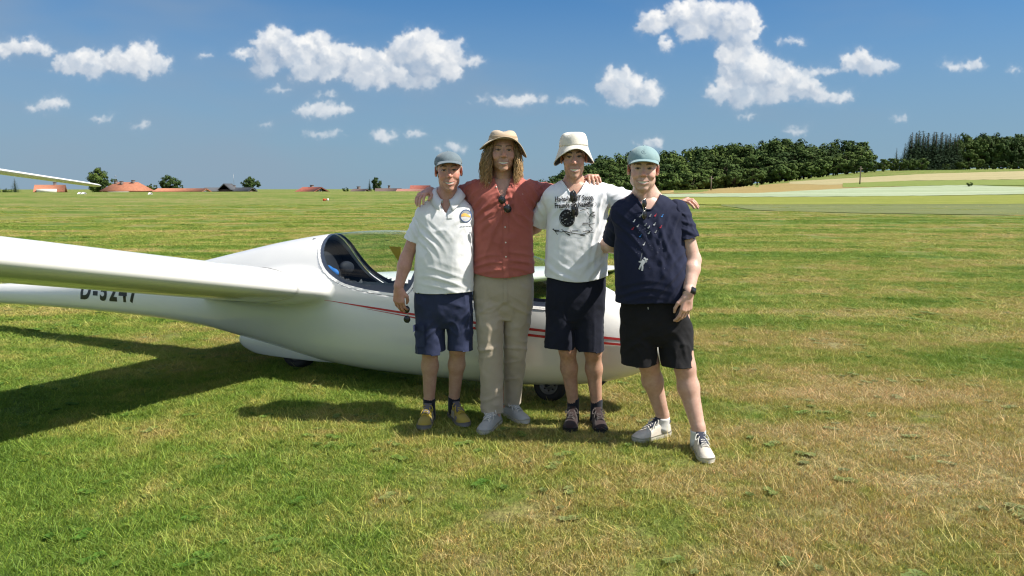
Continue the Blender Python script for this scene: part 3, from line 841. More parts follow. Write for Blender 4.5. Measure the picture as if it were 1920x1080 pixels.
# ------------------------------------------------------------------ poles, markers
m_pole = simple('weathered_wood', (0.16, 0.13, 0.10), 0.9, var=0.2)
for px, yt, yb, lab in ((1333, 330, 357, 'thin wooden pole in front of the wood, right of the man in navy'), (1612, 312, 346, 'taller thin wooden pole in front of the shrub fringe')):
    p = terr(px, yb); H = top_h(px, yt, p)
    o = thing('utility_pole', lab, 'pole', p)
    v, f = tube([(0, 0, -0.2), (0, 0, H)], [0.15, 0.10], 8); mobj('post', v, f, m_pole, o)
    v, f = box((-0.5, -0.06, H - 0.6), (0.5, 0.06, H - 0.45)); mobj('crossarm', v, f, m_pole, o, smooth=False)
m_white = simple('white_paint', (0.78, 0.78, 0.76), 0.6, var=0.06)
m_orange = simple('orange_plastic', (0.75, 0.13, 0.04), 0.5, var=0.1)
def marker(px, py, lab):
    p = terr(px, py); s = p[1] / FPX
    o = thing('runway_marker', lab, 'marker', p, 'white runway markers')
    v, f = prism_roof(-2.6 * s, 2.6 * s, -0.4, 0.4, 0.02, 3.4 * s, 0.0, 0.0, 0.03); mobj('board', v, f, m_white, o, smooth=False)
    v, f = box((-2.4 * s, -0.3, 0), (2.4 * s, 0.3, 0.04)); mobj('base', v, f, m_white, o, smooth=False)
marker(150, 364, 'white runway marker in the far grass, leftmost of three')
marker(157.5, 364, 'white runway marker in the far grass, middle one of three')
marker(282, 364.5, 'white runway marker in the far grass, rightmost of three')
p = terr(610, 377)
o = thing('marker_cone', 'small orange and white marker lying in the grass of the field', 'marker', p)
v, f = tube([(-0.22, 0, 0.14), (0.0, 0, 0.13), (0.22, 0, 0.17)], [0.13, 0.10, 0.05], 10); mobj('cone', v, f, m_orange, o)
v, f = box((0.18, -0.1, 0.02), (0.34, 0.1, 0.26)); mobj('base', v, f, m_white, o, smooth=False)
# ------------------------------------------------------------------ signed distance modelling
class SDF:
    def __init__(s, lo, hi, h):
        s.lo = np.asarray(lo, float); s.h = h
        s.n = (np.ceil((np.asarray(hi, float) - s.lo) / h).astype(int) + 1)
        s.f = np.full(s.n, 0.6, np.float32)
        s.ax = [(s.lo[i] + h * np.arange(s.n[i])).astype(np.float32) for i in range(3)]
    def _win(s, lo, hi):
        a = np.clip(np.floor((np.asarray(lo) - s.lo) / s.h).astype(int), 0, s.n)
        b = np.clip(np.ceil((np.asarray(hi) - s.lo) / s.h).astype(int) + 1, 0, s.n)
        return tuple(slice(int(i), int(j)) for i, j in zip(a, b))
    def apply(s, prim, k=0.0, op='u'):
        f, lo, hi = prim
        m = k + 3 * s.h
        w = s._win(np.asarray(lo) - m, np.asarray(hi) + m)
        if any(q.stop <= q.start for q in w): return s
        X = s.ax[0][w[0]][:, None, None]; Y = s.ax[1][w[1]][None, :, None]; Z = s.ax[2][w[2]][None, None, :]
        d = np.asarray(f(X, Y, Z), np.float32); a = s.f[w]
        if op == 'd':                                        # smooth subtraction
            d = -d
            if k > 0:
                hh = np.maximum(k - np.abs(a - d), 0) / k
                s.f[w] = np.maximum(a, d) + hh * hh * k * 0.25
            else: s.f[w] = np.maximum(a, d)
        else:
            if k > 0:
                hh = np.maximum(k - np.abs(a - d), 0) / k
                s.f[w] = np.minimum(a, d) - hh * hh * k * 0.25
            else: s.f[w] = np.minimum(a, d)
        return s
    def mesh(s, iso=0.0):
        f = s.f - iso
        neg = f < 0
        n = s.n
        c = np.zeros(n - 1, np.uint8)
        for i in (0, 1):
            for j in (0, 1):
                for k in (0, 1):
                    c += neg[i:n[0] - 1 + i, j:n[1] - 1 + j, k:n[2] - 1 + k]
        act = np.argwhere((c > 0) & (c < 8))
        idx = np.full(n - 1, -1, np.int32); idx[act[:, 0], act[:, 1], act[:, 2]] = np.arange(len(act))
        pos = np.zeros((len(act), 3)); cnt = np.zeros(len(act))
        co = [(0, 0, 0), (1, 0, 0), (0, 1, 0), (1, 1, 0), (0, 0, 1), (1, 0, 1), (0, 1, 1), (1, 1, 1)]
        val = [f[act[:, 0] + o[0], act[:, 1] + o[1], act[:, 2] + o[2]] for o in co]
        for a, b in ((0, 1), (2, 3), (4, 5), (6, 7), (0, 2), (1, 3), (4, 6), (5, 7), (0, 4), (1, 5), (2, 6), (3, 7)):
            va, vb = val[a], val[b]
            on = (va < 0) != (vb < 0)
            t = np.where(on, va / np.where(on, va - vb, 1), 0)
            A, B = np.array(co[a], float), np.array(co[b], float)
            pos += np.where(on[:, None], A + (B - A) * t[:, None], 0); cnt += on
        V = s.lo + (act + pos / cnt[:, None]) * s.h
        Q = []
        for ax in range(3):
            sl0 = [slice(None)] * 3; sl1 = [slice(None)] * 3
            sl0[ax] = slice(0, n[ax] - 1); sl1[ax] = slice(1, n[ax])
            e = np.argwhere(neg[tuple(sl0)] != neg[tuple(sl1)])
            b, c_ = (ax + 1) % 3, (ax + 2) % 3
            e = e[(e[:, b] > 0) & (e[:, c_] > 0) & (e[:, b] < n[b] - 1) & (e[:, c_] < n[c_] - 1)]
            g = []
            for ob, oc in ((-1, -1), (0, -1), (0, 0), (-1, 0)):
                q = e.copy(); q[:, b] += ob; q[:, c_] += oc
                g.append(idx[q[:, 0], q[:, 1], q[:, 2]])
            g = np.stack(g, 1)
            fl = ~neg[e[:, 0], e[:, 1], e[:, 2]]
            g[fl] = g[fl][:, ::-1]
            Q.append(g)
        return V, np.concatenate(Q)
def _bb(*pr):
    lo = np.min([np.asarray(p) - r for p, r in pr], 0); hi = np.max([np.asarray(p) + r for p, r in pr], 0)
    return lo, hi
def cap(a, b, ra, rb):
    a = np.asarray(a, float); b = np.asarray(b, float); d = b - a; L = float(d @ d) + 1e-12
    def f(X, Y, Z):
        x, y, z = X - a[0], Y - a[1], Z - a[2]
        t = np.clip((x * d[0] + y * d[1] + z * d[2]) / L, 0, 1)
        return np.sqrt((x - t * d[0]) ** 2 + (y - t * d[1]) ** 2 + (z - t * d[2]) ** 2) - (ra + (rb - ra) * t)
    return (f,) + _bb((a, ra), (b, rb))
def ell(c, r, R=None):
    c = np.asarray(c, float); r = np.asarray(r, float); M = np.eye(3) if R is None else np.asarray(R)
    def f(X, Y, Z):
        x, y, z = X - c[0], Y - c[1], Z - c[2]
        if R is not None:
            x, y, z = (x * M[0, 0] + y * M[1, 0] + z * M[2, 0], x * M[0, 1] + y * M[1, 1] + z * M[2, 1], x * M[0, 2] + y * M[1, 2] + z * M[2, 2])
        k0 = np.sqrt((x / r[0]) ** 2 + (y / r[1]) ** 2 + (z / r[2]) ** 2)
        k1 = np.sqrt((x / r[0] ** 2) ** 2 + (y / r[1] ** 2) ** 2 + (z / r[2] ** 2) ** 2)
        return np.where(k1 > 1e-9, k0 * (k0 - 1) / np.maximum(k1, 1e-9), -r.min())
    m = r.max() if R is not None else r
    return f, c - m, c + m
def loft(st, e=2.3, axis=2):
    """body of elliptic sections along z; rows: z, cx, cy, rx, ry_front, ry_back"""
    st = np.array(st, float); z0, z1 = st[0, 0], st[-1, 0]
    tz = np.linspace(z0, z1, 240)
    tab = spline(st, 240 * 4); tab = np.stack([np.interp(tz, tab[:, 0], tab[:, i]) for i in range(6)], 1)
    def f(X, Y, Z):
        z = np.clip(Z, z0, z1)
        g = [np.interp(z.ravel(), tz, tab[:, i]).reshape(z.shape).astype(np.float32) for i in range(1, 6)]
        x = np.abs(X - g[0]) / g[2]; y = Y - g[1]
        ry = np.where(y < 0, g[3], g[4]); y = np.abs(y) / ry
        q = (x ** e + y ** e + 1e-9) ** (1 / e)
        d = (q - 1) * np.minimum(g[2], np.minimum(g[3], g[4]))
        dz = np.abs(Z - z)
        return np.where(dz > 0, np.sqrt(np.maximum(d, 0) ** 2 + dz ** 2), d)
    lo = np.array([(st[:, 1] - st[:, 3]).min(), (st[:, 2] - st[:, 4]).min(), z0]); hi = np.array([(st[:, 1] + st[:, 3]).max(), (st[:, 2] + st[:, 5]).max(), z1])
    return f, lo, hi
def cut(V, F, g, eps=1e-3):
    """drop what lies where g > 0 and pull the rim onto g = 0. g(V)->(n,)"""
    F = F if isinstance(F, np.ndarray) else F[0]
    v = g(V)
    F = F[(v[F] <= 0).any(1)]
    rim = np.unique(F[(v[F] > 0).any(1)])
    rim = rim[v[rim] > 0]
    for _ in range(3):
        P = V[rim]; gv = g(P)
        gr = np.stack([(g(P + eps * np.eye(3)[i]) - g(P - eps * np.eye(3)[i])) / (2 * eps) for i in range(3)], 1)
        V = V.copy(); V[rim] = P - (gv / ((gr ** 2).sum(1) + 1e-6))[:, None] * gr
    us = np.unique(F); mp = np.full(len(V), -1); mp[us] = np.arange(len(us))
    return V[us], mp[F]
def relax(V, F, it=2, lam=0.5):
    E = np.concatenate([F[:, [0, 1]], F[:, [1, 2]], F[:, [2, 3]], F[:, [3, 0]]])
    E = np.unique(np.sort(E, 1), axis=0)
    deg = np.bincount(E.ravel(), minlength=len(V))[:, None]
    for _ in range(it):
        S = np.zeros_like(V)
        for k in range(3):
            S[:, k] = np.bincount(E[:, 0], V[E[:, 1], k], len(V)) + np.bincount(E[:, 1], V[E[:, 0], k], len(V))
        V = V + lam * (S / np.maximum(deg, 1) - V)
    return V

# ------------------------------------------------------------------ the glider
GA = np.array([-1.863, 6.355, 0.0]); GTH = math.radians(25.4); ROLL = math.radians(7.5)
GD = np.array([math.cos(GTH), -math.sin(GTH), 0]); GN = np.array([math.sin(GTH), math.cos(GTH), 0]); GZ = np.array([0, 0, 1.0])
def gw(P):
    """glider frame (u to the nose, v to the far side, w up) -> world, rolled onto the far wing tip"""
    P = np.atleast_2d(np.asarray(P, float))
    c, s = math.cos(ROLL), math.sin(ROLL)
    v = P[:, 1] * c + P[:, 2] * s; w = -P[:, 1] * s + P[:, 2] * c
    return GA + P[:, :1] * GD + v[:, None] * GN + w[:, None] * GZ
def gcoat():
    m, T, b = new_mat('white_gelcoat')
    tc = T.n('ShaderNodeTexCoord').outputs['Object']
    f = T.ramp(T.noise(tc, 1.3, 4, 0.6), 0.3, 0.7)
    T.set(b, 'Base Color', T.mix(f, (0.80, 0.795, 0.77, 1), (0.83, 0.825, 0.805, 1)))
    T.set(b, 'Roughness', T.ramp(T.noise(tc, 5.0, 4, 0.6), 0.3, 0.7, 0.16, 0.26))
    T.set(b, 'Coat Weight', 0.35); T.set(b, 'Coat Roughness', 0.08)
    return m
m_gel = gcoat()
m_red = simple('red_stripe', (0.50, 0.035, 0.03), 0.25, var=0.05)
m_blackp = simple('black_lettering', (0.015, 0.016, 0.018), 0.3, var=0.05)
m_dark = simple('dark_blue_trim', (0.012, 0.015, 0.028), 0.45, var=0.15)
m_frame = simple('grey_canopy_frame', (0.06, 0.075, 0.115), 0.35, var=0.08)
m_int = simple('cockpit_lining', (0.009, 0.011, 0.022), 0.75, var=0.2)
m_tyre = simple('rubber_tyre', (0.018, 0.018, 0.019), 0.75, var=0.2, bumps=0.2, bscale=80)
m_alu = simple('wheel_alloy', (0.55, 0.55, 0.54), 0.35, 0.7, var=0.15)
m_hub = simple('dark_wheel_hub', (0.16, 0.16, 0.16), 0.45, 0.5, var=0.2)
m_blue = simple('blue_cloth', (0.02, 0.16, 0.55), 0.7)
m_yel = simple('yellow_plastic', (0.75, 0.50, 0.03), 0.5)
m_tape = simple('gap_tape', (0.62, 0.62, 0.60), 0.5)
m_seal = simple('grey_seal', (0.20, 0.20, 0.20), 0.6)  # grey of the aileron gap and airbrake strips
glass = bpy.data.materials.new('canopy_glass'); glass.use_nodes = True
_t = NT(glass.node_tree)
for nd in list(glass.node_tree.nodes):
    if nd.type != 'OUTPUT_MATERIAL': glass.node_tree.nodes.remove(nd)
_tr = _t.n('ShaderNodeBsdfTransparent', {'Color': (0.84, 0.89, 0.86, 1)}); _gl = _t.n('ShaderNodeBsdfGlossy', {'Color': (1, 1, 1, 1), 'Roughness': 0.03})
_lw = _t.n('ShaderNodeLayerWeight', {'Blend': 0.5}); _fr = _t.m('MULTIPLY_ADD', _t.m('POWER', _lw.outputs['Facing'], 4.5), 0.60, 0.022); _mx = _t.n('ShaderNodeMixShader', {0: _fr})
glass.node_tree.links.new(_tr.outputs[0], _mx.inputs[1]); glass.node_tree.links.new(_gl.outputs[0], _mx.inputs[2])
glass.node_tree.links.new(_mx.outputs[0], glass.node_tree.nodes['Material Output'].inputs[0])

glider = thing('glider', 'white two seat sailplane with red stripes parked behind the four men', 'glider', GA)
# fuselage: u, half width, top w, bottom w, waterline
FT = spline([(3.28, 0.02, 0.51, 0.46, 0.485), (3.24, 0.085, 0.58, 0.40, 0.485), (3.13, 0.15, 0.66, 0.33, 0.485), (2.95, 0.215, 0.765, 0.245, 0.49),
             (2.7, 0.275, 0.885, 0.17, 0.51), (2.3, 0.325, 1.03, 0.115, 0.53), (1.85, 0.35, 1.145, 0.085, 0.55), (1.3, 0.355, 1.215, 0.075, 0.58),
             (0.8, 0.35, 1.222, 0.072, 0.61), (0.3, 0.335, 1.18, 0.10, 0.64), (-0.2, 0.30, 1.10, 0.165, 0.645), (-0.7, 0.25, 0.995, 0.235, 0.62),
             (-1.2, 0.20, 0.885, 0.285, 0.59), (-1.8, 0.16, 0.765, 0.31, 0.545), (-2.6, 0.13, 0.66, 0.315, 0.49), (-3.4, 0.115, 0.575, 0.305, 0.44),
             (-4.2, 0.10, 0.51, 0.285, 0.40), (-4.8, 0.08, 0.47, 0.285, 0.38), (-5.05, 0.03, 0.42, 0.33, 0.375)], 400)[::-1]
def fus(X, Y, Z):
    sh = np.broadcast(X, Y, Z).shape
    g = [np.interp(X.ravel(), FT[:, 0], FT[:, i]).reshape(X.shape).astype(np.float32) for i in range(1, 5)]
    hw, tp, bt, wl = g
    dz = Z - wl; rz = np.where(dz > 0, tp - wl, wl - bt)
    e = np.where(dz > 0, 2.0, 2.25)
    q = (np.abs(Y / hw) ** e + np.abs(dz / rz) ** e + 1e-9) ** (1 / e)
    d = (q - 1) * np.minimum(hw, rz)
    ex = np.maximum(np.maximum(X - 3.28, -5.05 - X), 0)
    return np.broadcast_to(np.where(ex > 0, np.sqrt(np.maximum(d, 0) ** 2 + ex ** 2), d), sh)
# wing section
def airfoil(n=30, t=0.190, m=0.028):
    x = 0.5 * (1 - np.cos(np.linspace(0, math.pi, n)))
    yt = 5 * t * (0.2969 * np.sqrt(x) - 0.126 * x - 0.3516 * x ** 2 + 0.2843 * x ** 3 - 0.1030 * x ** 4)
    p = 0.42
    yc = np.where(x < p, m / p ** 2 * (2 * p * x - x * x), m / (1 - p) ** 2 * (1 - 2 * p + 2 * p * x - x * x))
    up = np.stack([x, yc + yt], 1); lo = np.stack([x, yc - yt], 1)
    return np.concatenate([up[::-1], lo[1:-1]])                # trailing edge over the top to the nose and back
AF = airfoil()
W0, WLE, DIH, INC = 0.685, 0.565, math.tan(math.radians(3.4)), math.radians(5.0)
def wsec(v):
    """leading-edge u, w of the leading edge, chord at span station |v|"""
    t = np.clip(abs(v) / 8.5, 0, 1)
    ch = np.interp(abs(v), [0, 0.4, 5.0, 7.6, 8.2, 8.5], [1.50, 1.46, 1.16, 0.80, 0.62, 0.40])
    le = WLE - np.interp(abs(v), [0, 5.0, 7.6, 8.5], [0, 0.02, 0.14, 0.33])
    return le, W0 + abs(v) * DIH, ch
def wing_pts(v, grow=1.0):
    le, w, ch = wsec(v)
    x, z = AF[:, 0] * ch, AF[:, 1] * ch * grow * np.interp(abs(v), [0, 5, 8.5], [1.0, 0.95, 0.75])
    c, s = math.cos(INC), math.sin(INC)
    u = le - (x * c + z * s); ww = w + (-x * s + z * c)
    return np.stack([u, np.full(len(x), v), ww], 1)
def wing_prim(sgn):
    def f(X, Y, Z):
        le, w, ch = wsec(0.4)
        c, s = math.cos(INC), math.sin(INC)
        U = (WLE - X).astype(np.float32); Wd = (Z - W0 - np.abs(Y) * DIH).astype(np.float32)
        U, Wd = np.broadcast_arrays(U, Wd)
        x = U * c - Wd * s; z = U * s + Wd * c
        P = AF * ch
        d = np.full(x.shape, 9.0, np.float32); ins = np.zeros(x.shape, bool)
        for i in range(len(P)):
            a, b_ = P[i], P[(i + 1) % len(P)]
            ex, ez = b_ - a; L = ex * ex + ez * ez + 1e-12
            px, pz = x - a[0], z - a[1]
            t = np.clip((px * ex + pz * ez) / L, 0, 1)
            d = np.minimum(d, (px - t * ex) ** 2 + (pz - t * ez) ** 2)
            cond = (a[1] > z) != (b_[1] > z)
            if abs(ez) > 1e-12: ins ^= cond & (x < (b_[0] - a[0]) * (z - a[1]) / ez + a[0])
        d = np.sqrt(d)
        return np.where(ins, -d, d)
    return f, (np.array([-1.3, 0.0 if sgn > 0 else -0.80, 0.45]), np.array([0.75, 0.80 if sgn > 0 else 0.0, 1.05]))
GV = 0.014
sd = SDF((-5.15, -0.80, -0.02), (3.5, 0.80, 1.32), GV)
sd.apply((fus, (-5.1, -0.4, 0.02), (3.46, 0.4, 1.28)), 0.0)
for sg in (-1, 1):
    f_, (lo_, hi_) = wing_prim(sg)
    sd.apply((f_, lo_, hi_), 0.075)
fV, fF = sd.mesh()
fV = relax(fV, fF, 4, 0.5)
ROOT = 0.70
keep = lambda P: np.abs(P[:, 1]) - ROOT
fV, fF = cut(fV, fF, keep)
# canopy outlines in the (u, w) plane
def polyd(poly):
    poly = np.asarray(poly, float)
    def g(P):
        x, z = P[:, 0], P[:, 2]
        d = np.full(len(P), 9.0); ins = np.zeros(len(P), bool)
        for i in range(len(poly)):
            a, b_ = poly[i], poly[(i + 1) % len(poly)]
            e = b_ - a; q = np.stack([x, z], 1) - a
            t = np.clip((q @ e) / (e @ e + 1e-12), 0, 1)
            d = np.minimum(d, ((q - t[:, None] * e) ** 2).sum(1))
            cond = (a[1] > z) != (b_[1] > z)
            if abs(e[1]) > 1e-12: ins ^= cond & (x < e[0] * (z - a[1]) / e[1] + a[0])
        return np.where(ins, -1, 1) * np.sqrt(d)
    return g
def closed(pts, n=90):
    P = np.array(pts, float); k = len(P)
    Q = spline(np.concatenate([P[-3:], P, P[:3]]), (k + 6) * 12)
    return Q[3 * 12:(k + 3) * 12]
rear_poly = [(0.34, 1.40), (0.30, 1.22), (0.325, 1.08), (0.375, 0.97), (0.46, 0.87), (0.56, 0.805), (0.70, 0.75), (0.92, 0.715), (1.15, 0.70), (1.27, 0.705), (1.335, 0.75), (1.375, 0.85), (1.395, 1.0), (1.40, 1.4)]
front_poly = [(1.435, 1.4), (1.43, 1.0), (1.415, 0.86), (1.435, 0.745), (1.52, 0.70), (1.75, 0.69), (2.15, 0.685), (2.45, 0.68), (2.62, 0.71), (2.70, 0.78), (2.74, 0.86), (2.76, 1.0), (2.74, 1.4)]
_gR = polyd(spline(rear_poly, 120)); _gF = polyd(spline(front_poly, 120))
gR = lambda P: np.maximum(_gR(P), np.abs(P[:, 1]) - 0.39); gF = lambda P: np.maximum(_gF(P), np.abs(P[:, 1]) - 0.39)
nearc = lambda g: (lambda P: np.where(np.abs(P[:, 1]) < 0.42, g(P), 1.0))
skin_cut = lambda P: -np.minimum(gR(P), gF(P))
bV, bF = cut(fV, fF, skin_cut)
fuselage = mobj('fuselage', gw(bV), bF, m_gel, glider, GA)
FUS_BVH = BVHTree.FromPolygons([tuple(v) for v in fV], [tuple(int(i) for i in q) for q in fF])
N0 = vnormals(fV, fF)
def band(lo, hi, g, off=0.0):
    V, F = cut(fV + N0 * off, fF, lambda P: g(P) - hi)
    if lo is not None:
        V, F = cut(V, F, lambda P: lo - g(P))
    return V, F
for nm, g in (('rear_canopy', gR), ('front_canopy', gF)):
    V, F = band(None, -0.052, g); cg_ = mobj(nm, gw(V), F, glass, glider, GA)
    V, F = band(-0.024, -0.004, g, 0.002); mobj('canopy_rim', gw(V), F, m_gel, cg_)
    cg_.children[-1].data.transform(Matrix.Translation(-Vector(GA)))
    V, F = band(-0.056, -0.024, g, -0.002); q = mobj('canopy_seal', gw(V), F, m_frame, cg_); q.data.transform(Matrix.Translation(-Vector(GA)))
# cockpit tub: the lining inside the skin, below the sill
iV, iF = sd.mesh(-0.030)
iV = relax(iV, iF, 2)
iV, iF = cut(iV, iF, lambda P: np.abs(P[:, 1]) - 0.36)
iV, iF = cut(iV, iF, lambda P: np.maximum(np.maximum(P[:, 0] - 2.95, 0.05 - P[:, 0]), -np.minimum(gR(P) - 0.012, gF(P) - 0.012)))
iF = iF[(np.linalg.norm(iV[iF] - iV[np.roll(iF, 1, 1)], axis=2) < 0.035).all(1)]
iF = iF[(iV[iF][:, :, 2] < np.interp(iV[iF][:, :, 0], FT[:, 0], FT[:, 2]) - 0.022).all(1)]
mobj('cockpit_lining', gw(iV), iF[:, ::-1], m_int, glider, GA)
def gpart(name, V, F, mat, parent=None, smooth=True):
    return mobj(name, gw(V), F, mat, parent or glider, GA, smooth)
def disc_wall(u, w0, w1, mat, name, slope=0.0):
    """bulkhead across the cockpit"""
    n = 14; hw = np.interp(u, FT[:, 0], FT[:, 1]); tp = np.interp(u, FT[:, 0], FT[:, 2]); wl = np.interp(u, FT[:, 0], FT[:, 4]); bt = np.interp(u, FT[:, 0], FT[:, 3])
    V = []
    for w in np.linspace(w0, w1, n):
        q = (w - wl) / ((tp - wl) if w > wl else (wl - bt)); y = hw * math.sqrt(max(0.0, 1 - min(1, abs(q)) ** 2)) * 0.94
        V += [(u + slope * (w - w0), -y, w), (u + slope * (w - w0), y, w), (u + slope * (w - w0) - 0.03, y, w), (u + slope * (w - w0) - 0.03, -y, w)]
    F = gridF(n, 4, False, True)
    F = np.concatenate([F, [[0, 1, 2, 3], [4 * n - 1, 4 * n - 2, 4 * n - 3, 4 * n - 4]]])
    return gpart(name, np.array(V), F, mat, smooth=False)
disc_wall(0.27, 0.25, 1.13, m_int, 'rear_bulkhead', -0.05)
disc_wall(1.46, 0.25, 0.84, m_int, 'instrument_panel', 0.10)
disc_wall(2.55, 0.22, 0.80, m_int, 'instrument_panel', 0.10)
def seat(u0, nm):
    n = 12; rows = spline([(u0 + 0.62, 0.32), (u0 + 0.42, 0.26), (u0 + 0.20, 0.27), (u0 + 0.07, 0.40), (u0 - 0.04, 0.56), (u0 - 0.10, 0.68), (u0 - 0.15, 0.78)], n)
    V = []
    for (u, w) in rows:
        for y in (-0.22, -0.17, 0.0, 0.17, 0.22):
            V.append((u, y * (1 - 0.35 * smooth01(w, 0.5, 0.8)), w + (0.03 if abs(y) > 0.2 else 0)))
    V = np.array(V); V2 = V - np.array([0.05, 0, 0.03])
    F = gridF(n, 5); F = np.concatenate([F, F[:, ::-1] + len(V)])
    s_ = gpart(nm, np.concatenate([V, V2]), F, m_dark)
    hd = SDF((u0 - 0.34, -0.16, 0.84), (u0 + 0.02, 0.16, 1.14), 0.012).apply(ell((u0 - 0.20, 0, 0.90), (0.04, 0.09, 0.055)))
    v, f = hd.mesh(); mobj('headrest', gw(v), f, m_int, s_, GA)
seat(0.66, 'rear_seat'); seat(1.80, 'front_seat')
sd2 = SDF((0.30, -0.34, 0.68), (0.70, 0.05, 1.02), 0.010).apply(ell((0.47, -0.20, 0.85), (0.065, 0.035, 0.040))).apply(ell((0.42, -0.20, 0.88), (0.040, 0.032, 0.032)), 0.03)
v, f = sd2.mesh(); gpart('blue_bag', v, f, m_blue)
# small fittings on the sill
v, f = join([tube([(0.86, -0.27, 0.68), (0.90, -0.25, 0.75)], 0.009, 6), tube([(1.02, -0.28, 0.69), (1.12, -0.24, 0.72), (1.20, -0.22, 0.715)], 0.012, 6), box((1.00, -0.20, 0.72), (1.08, -0.13, 0.74))]); gpart('cockpit_levers', v, f, m_alu)
v, f = tube([(1.05, 0.0, 0.30), (1.02, 0.0, 0.62), (0.98, 0.0, 0.72)], [0.012, 0.012, 0.02], 7); gpart('control_stick', v, f, m_dark)
v = np.array([(0.74, 0.195, 1.10), (0.86, 0.195, 1.10), (0.81, 0.275, 0.95), (0.74, 0.198, 1.10), (0.86, 0.198, 1.10), (0.81, 0.278, 0.95)]); gpart('yellow_placard', v, np.array([(0, 1, 2), (3, 5, 4)]), m_yel, smooth=False)
# wings
def wing(sg, name, lab=None):
    vs = np.concatenate([[ROOT - 0.004, 0.9, 1.3], np.linspace(1.8, 7.6, 16), [7.9, 8.15, 8.32, 8.43, 8.5]])
    V, n = [], len(AF)
    for v in vs: V.append(wing_pts(sg * v))
    tipc = V[-1].mean(0) + np.array([0, sg * 0.03, 0])
    V = np.concatenate(V + [tipc[None]])
    F = gridF(len(vs), n, False, True); k = (len(vs) - 1) * n; j = np.arange(n)
    Tt = np.stack([np.full(n, len(V) - 1), k + (j + 1) % n, k + j], 1)
    if sg > 0: F = F[:, ::-1]; Tt = Tt[:, ::-1]
    F = F[:, ::-1]; Tt = Tt[:, ::-1]
    o = gpart(name, V, [F, Tt], m_gel)
    # aileron gap and airbrake slot
    def strip(v0, v1, xc, top, wd, nm, mat):
        rows = []
        for v in np.linspace(v0, v1, 24):
            P = wing_pts(sg * v); h_ = len(AF) // 2 + 1
            side = P[:h_][::-1] if top else np.concatenate([P[h_ - 1:], P[:1]])
            le, w_, ch = wsec(v); ux = side[:, 0]
            for q in (xc - wd / ch, xc + wd / ch):
                uu = le - q * ch; ww = np.interp(-uu, -ux, side[:, 2]) + (0.0025 if top else -0.0025)
                rows.append((uu, sg * v, ww))
        gp = mobj(nm, gw(np.array(rows)), gridF(24, 2), mat, o, GA)
    strip(4.6, 8.0, 0.78, True, 0.004, 'aileron_gap', m_seal); strip(4.6, 8.0, 0.78, False, 0.004, 'aileron_gap', m_seal)
    rt_ = []
    for v_ in (ROOT - 0.012, ROOT + 0.012):
        Q_ = wing_pts(sg * v_); c_ = Q_.mean(0); rt_.append(c_ + (Q_ - c_) * np.array([1.003, 1, 1.012]) + np.array([0, sg * 0.0, 0]))
    mobj('root_gap_tape', gw(np.concatenate(rt_)), gridF(2, len(AF), False, True), m_tape, o, GA)
    strip(2.6, 4.0, 0.45, True, 0.012, 'airbrake_cap', m_seal)
    return o
wing(-1, 'wing'); wing(1, 'wing')
# fin and T-tail
def foil(n=20, t=0.10): return airfoil(n, t, 0.0)
A2 = foil()
def surf(rows):
    """rows of (le point, chord, axis of thickness) lofted with a symmetric section"""
    V = []
    for (p, ch, ax) in rows:
        p = np.array(p, float); ax = np.array(ax, float)
        V.append(p + np.stack([-A2[:, 0] * ch, 0 * A2[:, 0], 0 * A2[:, 0]], 1) + A2[:, 1:2] * ch * ax)
    n = len(A2); m_ = len(rows)
    c0, c1 = V[0].mean(0), V[-1].mean(0); V = np.concatenate(V + [c0[None], c1[None]])
    j = np.arange(n); k = (m_ - 1) * n
    return V, [gridF(m_, n, False, True), np.concatenate([np.stack([np.full(n, len(V) - 2), (j + 1) % n, j], 1), np.stack([np.full(n, len(V) - 1), k + j, k + (j + 1) % n], 1)])]
TU = -4.52
v, f = surf([((TU + 0.12, 0, 0.40), 0.98, (0, 1, 0)), ((TU + 0.02, 0, 0.75), 0.90, (0, 1, 0)), ((TU - 0.10, 0, 1.2), 0.78, (0, 1, 0)), ((TU - 0.20, 0, 1.78), 0.66, (0, 1, 0))])
gpart('fin', v, f, m_gel)
TW = 1.80
rows = []
for s_ in (-1.55, -1.52, -1.45, -1.30, -0.8, -0.3, 0, 0.3, 0.8, 1.30, 1.45, 1.52, 1.55):
    a_ = abs(s_); ch = np.interp(a_, [0, 1.3, 1.45, 1.52, 1.55], [0.60, 0.43, 0.38, 0.28, 0.12]); le = TU - 0.14 - np.interp(a_, [0, 1.3, 1.45, 1.52, 1.55], [0, 0.05, 0.08, 0.14, 0.24])
    rows.append(((le, s_, TW), ch, (0, 0, 1)))
v, f = surf(rows); gpart('tailplane', v, f, m_gel)
